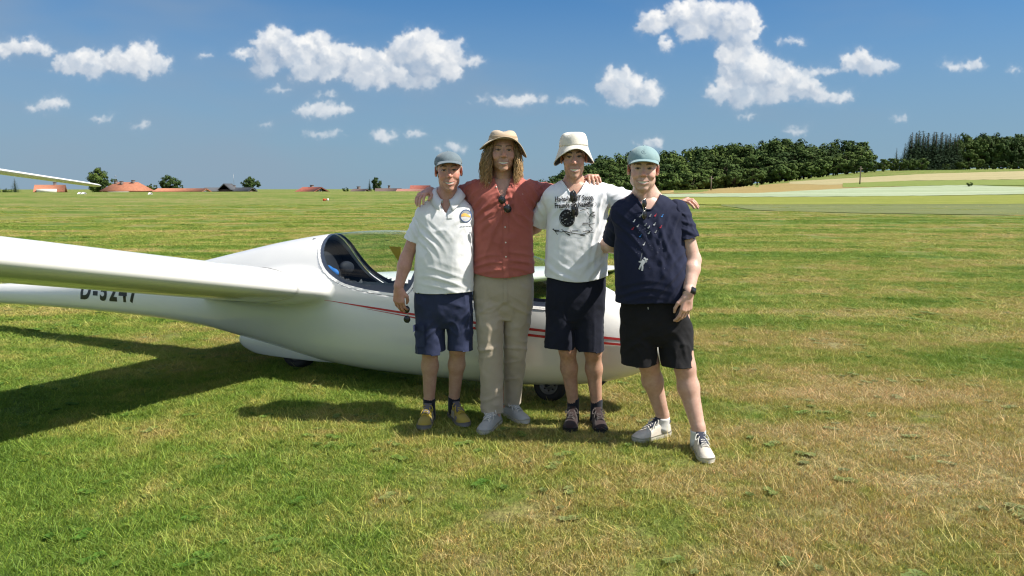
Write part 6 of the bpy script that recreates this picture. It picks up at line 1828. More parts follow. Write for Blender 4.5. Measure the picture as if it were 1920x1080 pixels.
# ---- man in the red shirt
Y = 4.86
S2 = dict(Y=Y, cx=943, label='tall long haired man in a terracotta shirt, khaki trousers and tan hat', head=(943, 282, Y - 0.02), rot=(0.06, 0.02, 0.02), hs=1.08, hsc=(1.0, 1, 1.03),
    neck=(943, 338, Y + 0.03), skin=SKIN2, brow=(0.16, 0.10, 0.06), stub=0.35, stubc=(0.30, 0.17, 0.10), jaw=1.06, cheek=1.1, nr=0.060, squint=0.7,
    torso=[(519, 943, 60, .130, .115), (490, 943, 58.5, .130, .115), (440, 943, 56, .125, .115), (395, 943, 56, .120, .11), (365, 943, 53, .105, .10), (348, 943, 42, .08, .085), (335, 943, 26, .055, .065)],
    arm=dict(R=dict(j=mk(Y, [(888, 356, 0.02), (842, 372, 0.17), (806, 360, 0.01)]), sleeve=1.6, sr=(0.074, 0.062), r=(0.052, 0.043, 0.045, 0.030),
                    hand=dict(d=(-0.45, -1.0, -0.22), palm=(0.1, 0.0, -1), thumb=(1, -0.3, 0), curl=((0.35, 0.45, 0.3), (0.38, 0.5, 0.3), (0.42, 0.5, 0.3), (0.45, 0.5, 0.3)), spread=0.14, tcurl=0.2)),
             L=dict(j=mk(Y, [(1000, 356, 0.02), (1046, 366, 0.15), (1104, 336, 0.00)]), sleeve=1.62, sr=(0.074, 0.060), r=(0.052, 0.043, 0.045, 0.030),
                    hand=dict(d=(0.12, -1.0, 0.15), palm=(0.1, 0.0, -1), thumb=(-1, 0, 0), curl=((0.75, 0.55, 0.35), (0.75, 0.6, 0.35), (0.72, 0.6, 0.35), (0.65, 0.6, 0.3)), spread=0.22, tcurl=0.3))),
    lr=(0.072, 0.046, 0.046, 0.034), leg=dict(R=dict(j=[(916, 540, Y), (919, 652, Y - 0.055), ank(901, 816, (-0.38, -0.93))], fwd=(-0.38, -0.93)), L=dict(j=[(972, 540, Y), (967, 652, Y + 0.045), ank(989, 795, (0.58, -0.81))], fwd=(0.58, -0.81))),
    shirt=dict(name='terracotta_shirt', mat=c_red, amp=0.0062, seed=3, neck=(0.074, 0.092, 0.05), vee=0.15, hemwave=0.006, dip=0.016,
               pulls=[((905, 385, Y - 0.1), 0.75, 0.050, 0.14, 0.12, 1.0), ((985, 385, Y - 0.1), 2.35, 0.050, 0.14, 0.12, 1.0), ((930, 375, Y - 0.13), 0.35, 0.05, 0.10, 0.08, 0.7), ((915, 495, Y - 0.1), 0.2, 0.05, 0.12, 0.07, 0.9), ((978, 490, Y - 0.1), -0.25, 0.05, 0.12, 0.07, 0.9), ((920, 440, Y - 0.1), 1.2, 0.07, 0.16, 0.1, 0.6)]),
    lower=dict(name='khaki_trousers', mat=c_khaki, pelvis=[(506, 944, 55, .105, .10), (545, 944, 57, .112, .12), (575, 945, 53, .098, .11), (598, 945, 34, .07, .07)],
               leg=dict(R=[(917, 570, Y - 0.01, 0.096), (919, 655, Y - 0.06, 0.080), (923, 771, Y - 0.07, 0.070)], L=[(972, 570, Y + 0.01, 0.096), (967, 655, Y + 0.03, 0.074), (961, 756, Y + 0.11, 0.056)]), amp=0.0062, seed=17, st=(7, 7, 4.5),
               pulls=[((915, 580, Y - 0.1), 0.55, 0.06, 0.10, 0.06, 0.5), ((975, 580, Y - 0.1), -0.55, 0.06, 0.10, 0.06, 0.5), ((908, 655, Y - 0.1), 0.30, 0.055, 0.07, 0.05, 0.7), ((976, 660, Y - 0.1), -0.35, 0.055, 0.07, 0.05, 0.7), ((915, 745, Y - 0.1), 0.4, 0.055, 0.08, 0.04, 0.5)]),
    shoe=dict(upper=s_lgr, sole=s_solw, collar=s_lgr, tongue=s_lgr, lace=l_wht, toe=s_lgr, L=0.305))
M2 = person(S2)
# ---- man in the white tee
Y = 4.76
S3 = dict(Y=Y, cx=1078, label='slim man in a printed white t-shirt, dark shorts and cream bucket hat', head=(1076, 294, Y - 0.02), rot=(-0.06, 0.04, -0.03), hs=1.06, hsc=(0.92, 1, 1.06),
    neck=(1076, 346, Y + 0.02), skin=SKIN3, legskin=(0.53, 0.310, 0.220), leghair=0.22, brow=(0.05, 0.03, 0.02), jaw=0.95, nose=1.1, nr=0.052, lr=(0.076, 0.055, 0.054, 0.035), squint=0.75, stub=0.15,
    torso=[(527, 1081, 58, .118, .105), (480, 1081, 57, .118, .105), (430, 1082, 56, .115, .105), (392, 1083, 55, .112, .10), (368, 1083, 51, .095, .095), (354, 1082, 40, .075, .08), (343, 1079, 25, .05, .06)],
    arm=dict(R=dict(j=mk(Y, [(1037, 366, 0.01), (1004, 425, 0.17), (955, 448, 0.24)]), sleeve=0.82, sr=(0.070, 0.080),
                    hand=dict(d=(-1, 0.0, 0.1), palm=(0, -1, 0), thumb=(0, 0, 1), curl=(0.2, 0.2, 0.2, 0.2))),
             L=dict(j=mk(Y, [(1134, 362, 0.0), (1196, 384, -0.03), (1264, 385, -0.17)]), sleeve=0.98, sr=(0.070, 0.072), r=(0.045, 0.039, 0.041, 0.028),
                    hand=dict(d=(0.55, -0.80, 0.42), palm=(0.35, 0.1, -1), thumb=(-0.8, -0.5, 0.1), curl=((0.55, 0.55, 0.3), (0.6, 0.6, 0.3), (0.62, 0.6, 0.3), (0.6, 0.6, 0.3)), spread=0.12, tcurl=0.2))),
    leg=dict(R=dict(j=[(1052, 560, Y), (1064, 655, Y - 0.02), ank(1065, 814, (-0.22, -1))], fwd=(-0.22, -1)), L=dict(j=[(1105, 560, Y), (1112, 657, Y - 0.02), ank(1131, 816, (0.08, -1))], fwd=(0.08, -1))),
    shirt=dict(name='printed_white_tee', mat=c_tee, amp=0.0048, seed=5, neck=(0.080, 0.100, 0.055), vee=0.085, hemwave=0.006, dip=0.020, st=(6, 6, 2.2),
               pulls=[((1050, 395, Y - 0.1), 0.9, 0.05, 0.12, 0.09, 0.7), ((1130, 376, Y - 0.1), 1.25, 0.052, 0.14, 0.07, 1.1), ((1132, 425, Y - 0.1), 1.1, 0.045, 0.20, 0.07, 1.1), ((1045, 512, Y - 0.1), 2.6, 0.05, 0.10, 0.06, 0.8), ((1118, 505, Y - 0.1), 0.8, 0.06, 0.14, 0.08, 0.7)], rib=0.0035),
    lower=dict(name='dark_shorts', mat=c_shb, pelvis=[(514, 1080, 54, .10, .095), (560, 1078, 56, .112, .115), (592, 1077, 53, .10, .11), (612, 1077, 34, .07, .07)],
               leg=dict(R=[(1052, 590, Y, 0.101), (1050, 651, Y - 0.01, 0.101)], L=[(1103, 590, Y, 0.099), (1104, 656, Y - 0.01, 0.099)]), amp=0.005, seed=21),
    sock=c_sockd, sock_top=0.065, shoe=dict(upper=s_brn, sole=s_solk, collar=s_brn, tongue=s_brn, lace=l_drk, toe=s_solk, toe_t=0.90, L=0.285))
M3 = person(S3)
# ---- man in the navy tee
Y = 4.44
S4 = dict(Y=Y, cx=1222, label='man in a navy t-shirt with astronaut print, black shorts and faded teal cap', head=(1206, 316, Y - 0.03), rot=(-0.14, 0.03, 0.02), hs=1.07, hsc=(1.0, 1, 1.02),
    neck=(1211, 369, Y + 0.02), skin=SKIN4, legskin=(0.60, 0.380, 0.295), leghair=0.10, brow=(0.13, 0.08, 0.06), jaw=1.08, cheek=1.15, nr=0.060, flush=1.3, lr=(0.090, 0.062, 0.063, 0.041), squint=0.75, stub=0.12,
    torso=[(567, 1223, 69, .150, .13), (520, 1222, 68.5, .162, .13), (470, 1219, 66, .145, .125), (428, 1217, 62, .125, .12), (402, 1217, 57, .108, .105), (384, 1216, 44, .085, .085), (372, 1213, 28, .06, .065)],
    arm=dict(R=dict(j=mk(Y, [(1164, 397, 0.03), (1150, 460, 0.19), (1108, 458, 0.42)]), sleeve=0.80, sr=(0.076, 0.078), r=(0.055, 0.046, 0.047, 0.032),
                    hand=dict(d=(-1, 0.3, 0.1), palm=(0, -1, 0), thumb=(0, 0, 1), curl=(0.2, 0.2, 0.2, 0.2))),
             L=dict(j=mk(Y, [(1273, 398, 0.0), (1299, 488, -0.03), (1291, 549, -0.15)]), sleeve=0.56, sr=(0.076, 0.083), r=(0.056, 0.047, 0.048, 0.032),
                    hand=dict(d=(-0.12, -0.05, -1), palm=(-0.45, 0.85, 0), thumb=(-1, -0.4, 0), curl=(0.34, 0.40, 0.44, 0.48), spread=0.05, tcurl=0.4, sc=1.02))),
    leg=dict(R=dict(j=[(1196, 590, Y), (1216, 680, Y + 0.02), ank(1186, 829, (-0.86, -0.50), 0.30)], fwd=(-0.86, -0.50)), L=dict(j=[(1264, 590, Y), (1284, 688, Y - 0.06), ank(1332, 871, (0.06, -1), 0.30)], fwd=(0.06, -1))),
    shirt=dict(name='navy_tee', mat=c_navy, amp=0.0052, seed=8, neck=(0.082, 0.105, 0.05), vee=0.058, hemwave=0.006, st=(5, 5, 2.4),
               pulls=[((1175, 430, Y - 0.1), -0.8, 0.05, 0.14, 0.09, 0.8), ((1260, 430, Y - 0.1), 1.1, 0.05, 0.16, 0.10, 1.0), ((1258, 520, Y - 0.13), 0.95, 0.055, 0.16, 0.09, 1.1), ((1190, 545, Y - 0.13), 0.15, 0.05, 0.14, 0.06, 0.7), ((1245, 455, Y - 0.13), 1.9, 0.06, 0.12, 0.08, 0.8)], rib=0.0042),
    lower=dict(name='black_shorts', mat=c_shk, pelvis=[(553, 1225, 61, .120, .11), (600, 1227, 65, .13, .135), (628, 1229, 60, .115, .12), (646, 1229, 38, .08, .08)],
               leg=dict(R=[(1196, 620, Y, 0.114), (1198, 681, Y, 0.108)], L=[(1266, 620, Y, 0.112), (1271, 686, Y - 0.05, 0.100)]), amp=0.006, seed=25, pulls=[((1200, 640, Y - 0.1), 0.7, 0.06, 0.12, 0.06, 0.5), ((1280, 650, Y - 0.1), -1.0, 0.06, 0.12, 0.06, 0.5)]),
    sock=c_sockw, sock_top=0.018, shoe=dict(upper=s_wht, sole=s_solw, collar=s_dk, tongue=s_dk, lace=l_wht, toe=s_wht, L=0.30))
M4_ = person(S4)

# ------------------------------------------------------------------ headgear and hair
def ccol(V, c=(1, 1, 1)): return np.tile(np.array(c, float), (len(V), 1))
def short_hair(res, mat, low=0.0, thick=0.006):
    s = SDF((-0.11, -0.11, -0.10), (0.11, 0.13, 0.14), 0.0035).apply(ell((0, 0.014, 0.028), (0.0755 + thick, 0.0945 + thick, 0.068 + thick))).apply(ell((0, 0.04, -0.03), (0.064, 0.066, 0.06)), 0.03)
    v, f = s.mesh()
    def g(P):
        x, y, z = P.T; face = -0.052 - y + 0.55 * np.maximum(0.05 - z, 0) * 0 ; 
        front = (-0.040 + 0.75 * np.clip(0.035 - z, 0, 0.08)) - y
        nape = (-0.070 - low) - z
        ear = 0.022 - np.sqrt((y - 0.012) ** 2 + (z + 0.008) ** 2 * 0.45) - np.where(np.abs(x) > 0.05, 0, 1)
        return np.maximum(np.maximum(front, nape), ear)
    v, f = cut(v, f, g)
    v = v + vnormals(v, f) * (0.0025 * vnoise(v * [1, 1, 0.35], 130, 3))[:, None]
    return mobj('hair', res['HW'](v), f, mat, res['root'], res['org'], True, ccol(v))
short_hair(M1, h_grey); short_hair(M3, h_brown); short_hair(M4_, h_brown)
def baseball_cap(res, mat, name, z0f=0.046, z0b=0.020, r=(0.0835, 0.104, 0.060), droop=0.026, tilt=-0.14, length=0.070, seed=1, emblem=None):
    c = (0, 0.012, 0.044); HW = res['HW']
    V, F = dome(c, r, z0f, z0b, 72, 16, 6, 0.02, seed)
    V, F = thicken(V, F, 0.003)
    o = mobj(name, HW(V), F, mat, res['root'], res['org'])
    V, F = cap_brim(c, (r[0] * 1.0, r[1] * 1.0), z0f + 0.004, length, droop, 1.12, tilt); V, F = thicken(V, F[:, ::-1], 0.004); mobj('brim', HW(V), F, mat, o, res['org'])
    a = np.linspace(-1.12, 1.12, 40); V, F = tube(np.stack([r[0] * 1.004 * np.sin(a), 0.012 - r[1] * 1.004 * np.cos(a), z0f + 0.006 - droop * (a / 1.12) ** 2 * 0.35], 1), 0.0022, 5); mobj('brim_seam', HW(V), F, mat, o, res['org'])
    V, F = tube([(0, 0.012, 0.044 + r[2] * 0.985), (0, 0.012, 0.044 + r[2] + 0.006)], [0.008, 0.005], 10); mobj('top_button', HW(V), F, mat, o, res['org'])
    for k in range(6):
        a = k * math.pi / 3
        e = np.linspace(0.12, math.pi / 2 - 0.06, 14); P = np.stack([r[0] * 1.005 * np.cos(e) * math.sin(a), 0.012 - r[1] * 1.005 * np.cos(e) * math.cos(a), 0.044 + r[2] * 1.005 * np.sin(e)], 1)
        V, F = tube(P, 0.0014, 5); mobj('panel_seam', HW(V), F, mat, o, res['org'])
    return o
cap1 = baseball_cap(M1, c_capg, 'grey_cap', seed=2)
cap4 = baseball_cap(M4_, c_capt, 'teal_cap', z0f=0.042, droop=0.026, seed=5, r=(0.0845, 0.105, 0.074))
# embroidered round badge on the teal cap
def on_dome(th, e, r=(0.0845, 0.105, 0.074), k=1.012): return (r[0] * k * math.cos(e) * math.sin(th), 0.012 - r[1] * k * math.cos(e) * math.cos(th), 0.044 + r[2] * k * math.sin(e))
m_badge = cloth_mat('grey_thread', (0.10, 0.16, 0.19), 0.1)
P = np.array([on_dome(-0.02 + 0.17 * math.sin(a), 0.60 + 0.17 * math.cos(a)) for a in np.linspace(0, 2 * math.pi, 25)]); V, F = tube(P, 0.0020, 5, False); mobj('badge', M4_['HW'](V), F, m_badge, cap4, M4_['org'])
parts = [tube(np.array([on_dome(-0.02 + x, 0.60 + y) for x, y in pts]), 0.0018, 5) for pts in ([(-0.08, -0.08), (0.0, 0.10), (0.08, -0.08)], [(-0.09, 0.04), (0.0, -0.02), (0.09, 0.04)], [(0, -0.12), (0, 0.12)])]
V, F = join(parts); mobj('badge_emblem', M4_['HW'](V), F, m_badge, cap4, M4_['org'])
# tan hat with a drooping brim
def hat(res, name, crown, brim, mat, matu, wob, band=None, bandmat=None, cx=(0, 0.012)):
    HW = res['HW']
    V, F = lathe(crown, 72, wob, cx); V, F = thicken(V, F[:, ::-1] if False else F, 0.003)
    o = mobj(name, HW(V), F, mat, res['root'], res['org'])
    V, F = lathe(brim, 72, wob, cx); mobj('brim', HW(V), F, mat, o, res['org'])
    Vu = V - np.array([0, 0, 0.0035]); mobj('brim_underside', HW(Vu), F[:, ::-1], matu, o, res['org'])
    n = 72; k = (len(brim) - 1) * n; e = V[k:k + n]; V2, F2 = tube(np.concatenate([e, e[:1]]) - np.array([0, 0, 0.0015]), 0.0028, 5, False); mobj('brim_edge', HW(V2), F2, mat, o, res['org'])
    if band:
        V, F = lathe(band, 72, wob, cx); mobj('hat_band', HW(V), F, bandmat, o, res['org'])
    return o
def wob2(i, a, rr, z):
    s = math.sin(a); f = max(0.0, rr - 0.094) / 0.06
    dz = -0.050 * f * s * s - (0.034 * f * max(0.0, s) ** 3) - 0.02 * f * max(0.0, -math.cos(a)) + 0.012 * f * max(0, math.cos(a)) + 0.004 * f * math.sin(3 * a + 1)
    if z > 0.098: dz += -0.012 * math.exp(-((math.sin(a) / 0.45) ** 2)) * (1 if math.cos(a) > 0 else 0.3) * min(1, (0.09 - rr) / 0.03 + 0.4)
    return rr * (1 + 0.02 * math.sin(2 * a + 0.7) + 0.012 * math.sin(5 * a)), z + dz
hat2 = hat(M2, 'tan_hat', [(0.096, 0.058), (0.0955, 0.063), (0.092, 0.073), (0.087, 0.084), (0.081, 0.095), (0.073, 0.104), (0.063, 0.109), (0.050, 0.110), (0.03, 0.107), (0.002, 0.104)],
           [(0.0945, 0.062), (0.102, 0.060), (0.114, 0.060), (0.128, 0.060), (0.142, 0.058), (0.156, 0.055)], c_tan, c_tanu, wob2, [(0.0985, 0.060), (0.0988, 0.064), (0.0958, 0.074), (0.0935, 0.080), (0.091, 0.081)], c_tand)
def wob3(i, a, rr, z):
    s = math.sin(a); f = max(0.0, rr - 0.098) / 0.045
    return rr * (1 + 0.006 * math.sin(3 * a + 0.4)), z - 0.076 * f * s * s - 0.055 * f * max(0.0, -math.cos(a)) + 0.004 * f * math.sin(4 * a) + (0.004 * math.sin(5 * a + 1) if z > 0.112 else 0)
hat3 = hat(M3, 'bucket_hat', [(0.1010, 0.062), (0.1000, 0.070), (0.0975, 0.083), (0.0945, 0.096), (0.0900, 0.107), (0.0830, 0.116), (0.074, 0.122), (0.060, 0.126), (0.045, 0.128), (0.02, 0.129), (0.002, 0.129)],
           [(0.1000, 0.064), (0.106, 0.060), (0.116, 0.055), (0.127, 0.050), (0.142, 0.044)], c_buck, c_buckd, wob3)
for q in (0.072, 0.084, 0.115):
    rr = float(np.interp(q, [0.062, 0.070, 0.083, 0.096, 0.107, 0.116], [0.101, 0.100, 0.0975, 0.0945, 0.0900, 0.083])) + 0.001
    a = np.linspace(0, 2 * math.pi, 61); V, F = tube(np.stack([rr * 0.9 * np.sin(a), 0.012 - rr * 1.08 * np.cos(a), np.full(61, q)], 1), 0.0012, 4, False); mobj('stitching', M3['HW'](V), F, c_buck, hat3, M3['org'])
# long wavy hair
rh = np.random.RandomState(9); parts, cols = [], []
for k in range(1900):
    a = rh.uniform(0.80, 2 * math.pi - 0.80); s, c_ = math.sin(a), -math.cos(a)
    z0 = rh.uniform(0.0, 0.055); e = math.sqrt(max(0.1, 1 - ((z0 - 0.036) / 0.09) ** 2))
    p0 = np.array([0.078 * s * e, 0.014 + 0.098 * c_ * e, z0])
    front = max(0.0, -c_)
    L = rh.uniform(0.17, 0.255) * (1 - 0.10 * front); fl = rh.uniform(0.010, 0.050) * (1.25 if s < 0 else 0.9); n = 14
    t = np.linspace(0, 1, n); ph = a * 9 + z0 * 60 + rh.uniform(-1.6, 1.6); wv = rh.uniform(0.006, 0.019)
    r_ = 1 + (fl / 0.085) * np.sin(np.minimum(t * 1.25, 1) * math.pi * 0.62)
    P = np.stack([p0[0] * r_ + wv * np.sin(ph + t * 13) * t ** 0.7, (p0[1] - 0.014) * r_ + 0.014 + wv * np.cos(ph + t * 11) * t + 0.012 * t, z0 - L * t], 1)
    lim = np.abs(P[:, 0]) < 0.062
    P[:, 0] = np.where((P[:, 1] < -0.02) & lim, np.sign(s) * (0.062 + 0.006 * rh.rand()), P[:, 0])
    v, f = tube(P, np.interp(t, [0, 0.15, 0.7, 1], [0.0015, 0.0019, 0.0015, 0.0004]) * rh.uniform(0.6, 1.3), 3)
    parts.append((v, f)); tn = rh.uniform(0.55, 1.35); tip = np.concatenate([np.repeat(np.interp(t, [0, 1], [0.75, 1.45]), 3), [0.75, 1.45]])
    cols.append(np.stack([tn * tip * 1.03, tn * tip, tn * tip * 0.95], 1))
V, F = join(parts); mobj('long_hair', M2['HW'](V), F, h_blond, M2['root'], M2['org'], True, np.concatenate(cols))
s = SDF((-0.11, -0.11, -0.16), (0.11, 0.14, 0.14), 0.004).apply(ell((0, 0.018, 0.026), (0.081, 0.098, 0.072))).apply(ell((0, 0.045, -0.05), (0.074, 0.062, 0.09)), 0.03)
v, f = s.mesh(); v, f = cut(v, f, lambda P: np.maximum((-0.035 + 0.8 * np.clip(0.04 - P[:, 2], 0, 0.06)) - P[:, 1], -0.12 - P[:, 2])); mobj('hair_base', M2['HW'](v), f, h_blond, M2['root'], M2['org'], True, ccol(v, (0.6, 0.6, 0.6)))

# ------------------------------------------------------------------ shirt details and prints
collar(M1, c_polo, (0.066, 0.074), 0.030, 0.044, 0.30, 0.044, 0.016, 0.018)
collar(M2, c_red, (0.070, 0.080), 0.030, 0.046, 0.42, 0.046, 0.034, 0.050)
Y1, Y2, Y3, Y4 = 4.82, 4.86, 4.76, 4.44
def put(res, name, VF, mat, c, tilt=0.0, parent=None, off=0.0035): return decal(parent or res['shirt'], res['org'], name, VF[0], VF[1], mat, res['bvh'], c, off, tilt)
V = np.array([(x, z) for z in np.linspace(0.03, -0.055, 8) for x in np.linspace(-0.016, 0.016, 4)]); put(M1, 'placket', (V, gridF(8, 4)[:, ::-1]), c_polo, (846, 392, Y1), 0.05, off=0.004)
buttons(M1, [(846, 396), (846.5, 403)], M1['bvh'], r=0.0045)
em = put(M1, 'emblem', disc2(0.0345, 36, 1.12), INKW, (875, 404, Y1), 0.0, off=0.0035)
put(M1, 'emblem_ring', ring2(0.031, 0.037, 40, 1.12), INKN, (875, 404, Y1), parent=em, off=0.005)
put(M1, 'emblem_sky', ring2(0.002, 0.030, 24, 1.12, -1.2, 1.2), INKG, (875, 404, Y1), parent=em, off=0.0045)
V = np.array([(x, z) for x in np.linspace(-0.028, 0.028, 12) for z in (0, 1)]); V[:, 1] = np.where(V[:, 1] > 0, 0.008 + 0.010 * np.sin(V[:, 0] * 75 + 2.2), -0.006 + 0.004 * np.sin(V[:, 0] * 75 + 2.2)); put(M1, 'emblem_swoosh', (V, gridF(12, 2)), INKO, (875, 404, Y1), parent=em, off=0.0052)
for k, (a, b) in enumerate(((-0.034, -0.020), (-0.017, -0.004), (-0.001, 0.015), (0.018, 0.034))): put(M1, 'emblem_caption', line2([(a, 0), (b, 0.0)], 0.0045), INKG, (875, 423, Y1), -0.02, off=0.004)
# red shirt: placket, pocket, buttons
V = np.array([(x, z) for z in np.linspace(0, -0.50, 40) for x in np.linspace(-0.017, 0.017, 4)]); put(M2, 'placket', (V, gridF(40, 4)[:, ::-1]), c_red, (948, 372, Y2), 0.008, off=0.0035)
V = np.array([(x, z) for z in np.linspace(0, -0.135, 10) for x in np.linspace(-0.06, 0.06, 9)]); V[:, 1] -= 0.015 * (V[:, 1] < -0.13) * (1 - np.abs(V[:, 0]) / 0.06); pk = put(M2, 'chest_pocket', (V, gridF(10, 9)[:, ::-1]), c_red, (981, 360, Y2), -0.03, off=0.003)
buttons(M2, [(947.5, 396), (947.5, 424), (948.5, 452), (949, 478), (979, 364), (918, 343), (931, 351)], M2['bvh'])
# white tee print
def p3(name, VF, mat, px, py, tilt=0.0, off=0.0035, parent=None): return put(M3, name, VF, mat, (px, py, Y3), tilt, parent, off)
TT = 0.055
p3('slogan_line', text2('Ha-ha-ha-halT Stopp,', 0.0310, 0.66, 0.030), INK, 1039, 377.5, TT)
p3('slogan_line', text2('Freunde der Nacht!', 0.0310, 0.64, 0.030), INK, 1038.5, 389.5, TT)
ga = p3('gauge_dial', disc2(0.0485, 40, 1.12), INK, 1061, 408, TT)
p3('gauge_ring', ring2(0.0425, 0.0445, 40, 1.12, 0.5, 2.2), INKW, 1061, 408, TT, 0.005, ga); p3('gauge_ring', ring2(0.0425, 0.0445, 40, 1.12, 3.6, 5.0), INKW, 1061, 408, TT, 0.005, ga)
for k in range(11):
    a = k * 2 * math.pi / 11 + 0.2; x, z = 0.031 * math.sin(a), 0.035 * math.cos(a)
    p3('gauge_mark', line2([(x - 0.004, z), (x + 0.004, z)], 0.0055), INKG, 1061, 408, TT, 0.005, ga)
p3('gauge_needle', line2([(0.0, -0.002), (-0.018, -0.009)], 0.004), INKW, 1061, 408, TT, 0.0055, ga)
p3('gauge_caption', text2('how to fly fast', 0.0080, 0.8, 0.02), INK, 1049, 393.5, 0.12)
p3('speech_bubble', ring2(0.0415, 0.0435, 40, 0.52), INK, 1102, 382.5, TT)
for k, (x, z, w) in enumerate(((-0.014, 0.011, 0.030), (-0.030, 0.0, 0.056), (-0.018, -0.011, 0.042))): p3('bubble_lettering', line2([(x, z), (x + w, z + 0.002)], 0.0065), INK, 1102, 382.5, TT)
p3('bubble_tail', line2([(-0.01, -0.024), (-0.06, -0.034)], 0.004), INK, 1102, 382.5, TT)
s_ = 1 / 291.0
def track(name, pts, wd): p3(name, line2([((x - 1061) * s_, -(y - 420) * s_) for x, y in pts], wd), INK, 1061, 420, 0.0)
track('route_line', [(1035, 428), (1040, 432), (1052, 433), (1056, 431), (1065, 434), (1070, 435), (1084, 437), (1092, 437), (1098, 434), (1106, 430), (1107, 427), (1101, 422), (1100, 417), (1103, 413), (1100, 408), (1102, 402), (1106, 399)], 0.0042)
for pts in ([(1036, 427), (1044, 438)], [(1051, 428), (1057, 433), (1061, 437), (1067, 440)], [(1066, 430), (1070, 434)], [(1089, 431), (1095, 433)], [(1100, 434), (1109, 434)], [(1099, 420), (1111, 417)], [(1088, 419), (1099, 420)], [(1096, 396), (1101, 402)], [(1103, 403), (1112, 408)], [(1104, 400), (1112, 401)]): track('route_branch', pts, 0.0030)
for pts in ([(1038, 430), (1047, 430)], [(1070, 431), (1081, 431)], [(1094, 431), (1103, 431)], [(1085, 439), (1093, 439)], [(1089, 417), (1099, 417)], [(1105, 397), (1111, 397)], [(1060, 436), (1066, 438)], [(1107, 402), (1112, 404)]): track('route_lettering', pts, 0.0055)
# navy tee print: small figure in a space suit and drifting notes
s4 = 1 / 318.0
def p4(name, VF, mat, px, py, tilt=0.0, off=0.0035, parent=None): return put(M4_, name, VF, mat, (px, py, Y4), tilt, parent, off)
def blob(pts, mat, nm='astronaut', px=1197, py=488): return p4(nm, line2([((x - px) * s4, -(y - py) * s4) for x, y in pts[0]], pts[1]), mat, px, py)
blob(([(1200, 481.5), (1202, 479)], 0.017), INKW, 'astronaut_helmet'); blob(([(1199, 483), (1195.5, 490)], 0.022), INKW, 'astronaut_torso'); blob(([(1201, 483), (1203.5, 487)], 0.012), INKG, 'astronaut_pack')
blob(([(1197, 484), (1193, 486.5), (1189.5, 486)], 0.008), INKW, 'astronaut_arm'); blob(([(1201, 483), (1206, 481)], 0.009), INKW, 'astronaut_arm'); blob(([(1195, 489), (1192, 495), (1190.5, 500)], 0.009), INKW, 'astronaut_leg'); blob(([(1196, 490), (1196.5, 496), (1195.5, 502.5)], 0.010), INKW, 'astronaut_leg')
blob(([(1195.5, 470), (1193.5, 480), (1193, 485)], 0.0025), INKG, 'balloon_string')
for (x, y, m_) in ((1180, 428, INKR), (1221.5, 403.5, INKR), (1230, 424.5, INKR), (1234, 404.5, INKB), (1193, 441, INKB), (1182.5, 414, INKW), (1189, 422.5, INKG), (1202.5, 420.5, INKG), (1208, 425, INKW), (1219, 419.5, INKW), (1208.5, 435, INKW), (1221, 433, INKG), (1199, 455.5, INKW), (1212, 404, INKG), (1194, 405, INKG)):
    V, F = join([(np.c_[disc2(0.0050, 10, 0.8, 2)[0], np.zeros(30)], disc2(0.0050, 10, 0.8, 2)[1]), (np.c_[line2([(0.004, 0.0), (0.006, 0.014), (0.010, 0.012)], 0.0035)[0] , np.zeros(len(line2([(0.004, 0.0), (0.006, 0.014), (0.010, 0.012)], 0.0035)[0]))], line2([(0.004, 0.0), (0.006, 0.014), (0.010, 0.012)], 0.0035)[1])])
    p4('music_note', (V[:, :2], F[0]), m_, x, y)
rn = np.random.RandomState(2); INKD = simple('dim_print', (0.09, 0.10, 0.14), 0.8)
for k in range(34):
    x, y = rn.uniform(1178, 1236), rn.uniform(425, 500)
    if abs(x - 1197) < 12 and y > 475: continue
    p4('speck', line2([(-0.002, 0), (0.002, 0.001)], 0.003), INKD, x, y)
# drawstring end, cargo pocket
def lower_decal(res, name, V2, F, mat, c, tilt=0.0, off=0.006): return decal(res['low'], res['org'], name, V2, F, mat, res['lbvh'], c, off, tilt)
lower_decal(M4_, 'drawstring', *line2([(0, 0.004), (0.002, -0.010)], 0.004), l_wht, (1208, 571, Y4), off=0.004)
V = np.array([(x, z) for z in np.linspace(0, -0.14, 9) for x in np.linspace(-0.034, 0.034, 6)]); pv = lower_decal(M1, 'cargo_pocket', V, gridF(9, 6)[:, ::-1], c_shn, (789, 606, Y1), 0.03, 0.010)
V = np.array([(x, z) for z in np.linspace(0.008, -0.035, 4) for x in np.linspace(-0.036, 0.036, 6)]); lower_decal(M1, 'pocket_flap', V, gridF(4, 6)[:, ::-1], c_shn, (789, 606, Y1), 0.03, 0.015)
V = np.array([(x, z) for z in np.linspace(0, -0.15, 12) for x in np.linspace(-0.012, 0.012, 3)]); lower_decal(M2, 'fly', V, gridF(12, 3)[:, ::-1], c_khaki, (948, 520, Y2), 0.0, 0.005)
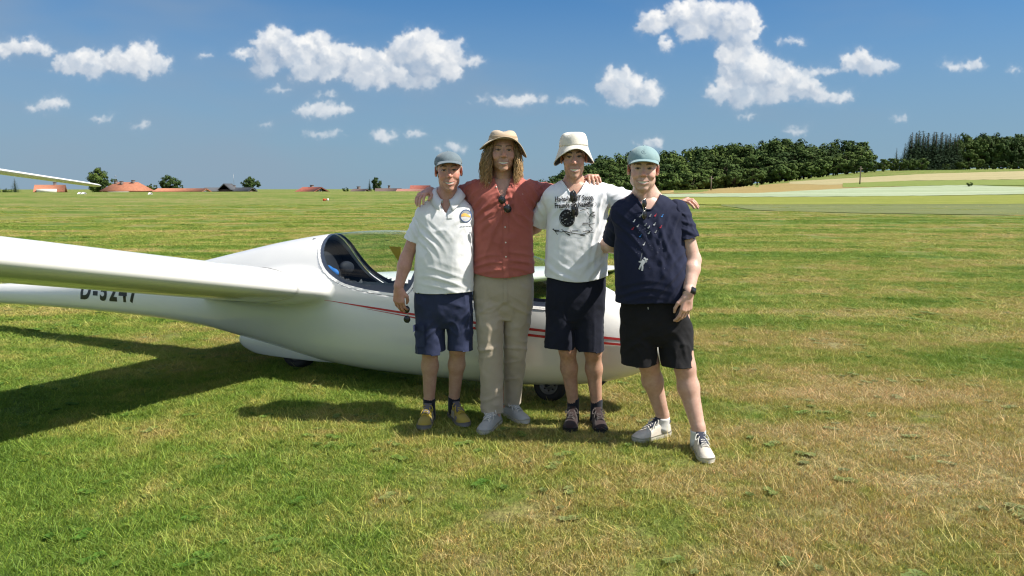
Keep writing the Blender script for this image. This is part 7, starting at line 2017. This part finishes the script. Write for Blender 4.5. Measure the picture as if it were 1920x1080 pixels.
# wristwatch on the man in navy
el, wr = at(*S4['arm']['L']['j'][1]), at(*S4['arm']['L']['j'][2]); ax_ = unit(wr - el); c0 = wr - ax_ * 0.004
A_ = unit(np.cross(ax_, [0, 1, 0])); B_ = np.cross(ax_, A_)
an = np.linspace(0, 2 * math.pi, 33); V = []
for t in (-0.011, -0.009, 0.009, 0.011):
    rr = 0.0375 if abs(t) < 0.01 else 0.034
    V.append(c0 + ax_ * t + rr * (np.cos(an[:-1])[:, None] * A_ + np.sin(an[:-1])[:, None] * B_))
wt4 = mobj('wristwatch', np.concatenate(V), gridF(4, 32, False, True), m_strap, M4_['root'], M4_['org'])
fd = unit(np.array([0.45, -0.85, 0.1]) - ax_ * np.dot([0.45, -0.85, 0.1], ax_)); fs = np.cross(ax_, fd); b0 = c0 + fd * 0.036
bx = lambda hx, hy, z0, z1: (np.array([b0 + ax_ * a * hx + fs * b_ * hy + fd * z for z in (z0, z1) for (a, b_) in ((-1, -1), (1, -1), (1, 1), (-1, 1))]), BOXF)
V, F = bx(0.019, 0.016, -0.004, 0.007); mobj('watch_case', V, F, m_strap, wt4, M4_['org'], False)
V, F = bx(0.016, 0.013, 0.007, 0.0085); mobj('watch_screen', V, F, m_screen, wt4, M4_['org'], False)

# ------------------------------------------------------------------ sunglasses
def hang(res, px, py, yoff, ang, label, style, yaw=0.0, folded=True):
    o = at(px, py, res['Y']); h_ = res['bvh'].ray_cast(Vector((o[0], res['Y'] - 1.2, o[2])), Vector((0, 1, 0)))
    y = (h_[0][1] if h_[0] is not None else res['Y'] - 0.12) - yoff
    R = np.array(Matrix.Rotation(yaw, 3, 'Z') @ Matrix.Rotation(ang, 3, 'Y'))
    return sunglasses('sunglasses', label, M4((o[0], y, o[2]), R), style, folded)
hang(M2, 947.5, 382, 0.034, math.radians(56), 'dark sunglasses hung in the open collar of the terracotta shirt', dict(rim=m_rimb, r=(0.024, 0.021), w=0.0024, sq=0.8), 0.3)
hang(M3, 1074, 381, 0.038, math.radians(82), 'black wraparound sunglasses hung from the neck of the white t-shirt', dict(rim=m_rimb, r=(0.034, 0.021), w=0.0036, sq=0.75), 0.45)
hang(M4_, 1203, 391, 0.030, math.radians(86), 'thin rimmed sunglasses hung from the neck of the navy t-shirt', dict(rim=m_rims, r=(0.024, 0.017), w=0.0020), 0.6)
tp = (M1['tipsR'][0] + M1['thumbR']) / 2
sunglasses('sunglasses', 'small round dark sunglasses dangling from the hand of the man in the polo', M4(tp + np.array([-0.006, -0.006, -0.052]), np.array(Matrix.Rotation(math.radians(88), 3, 'Y'))), dict(rim=m_rims, r=(0.0235, 0.021), w=0.0014))
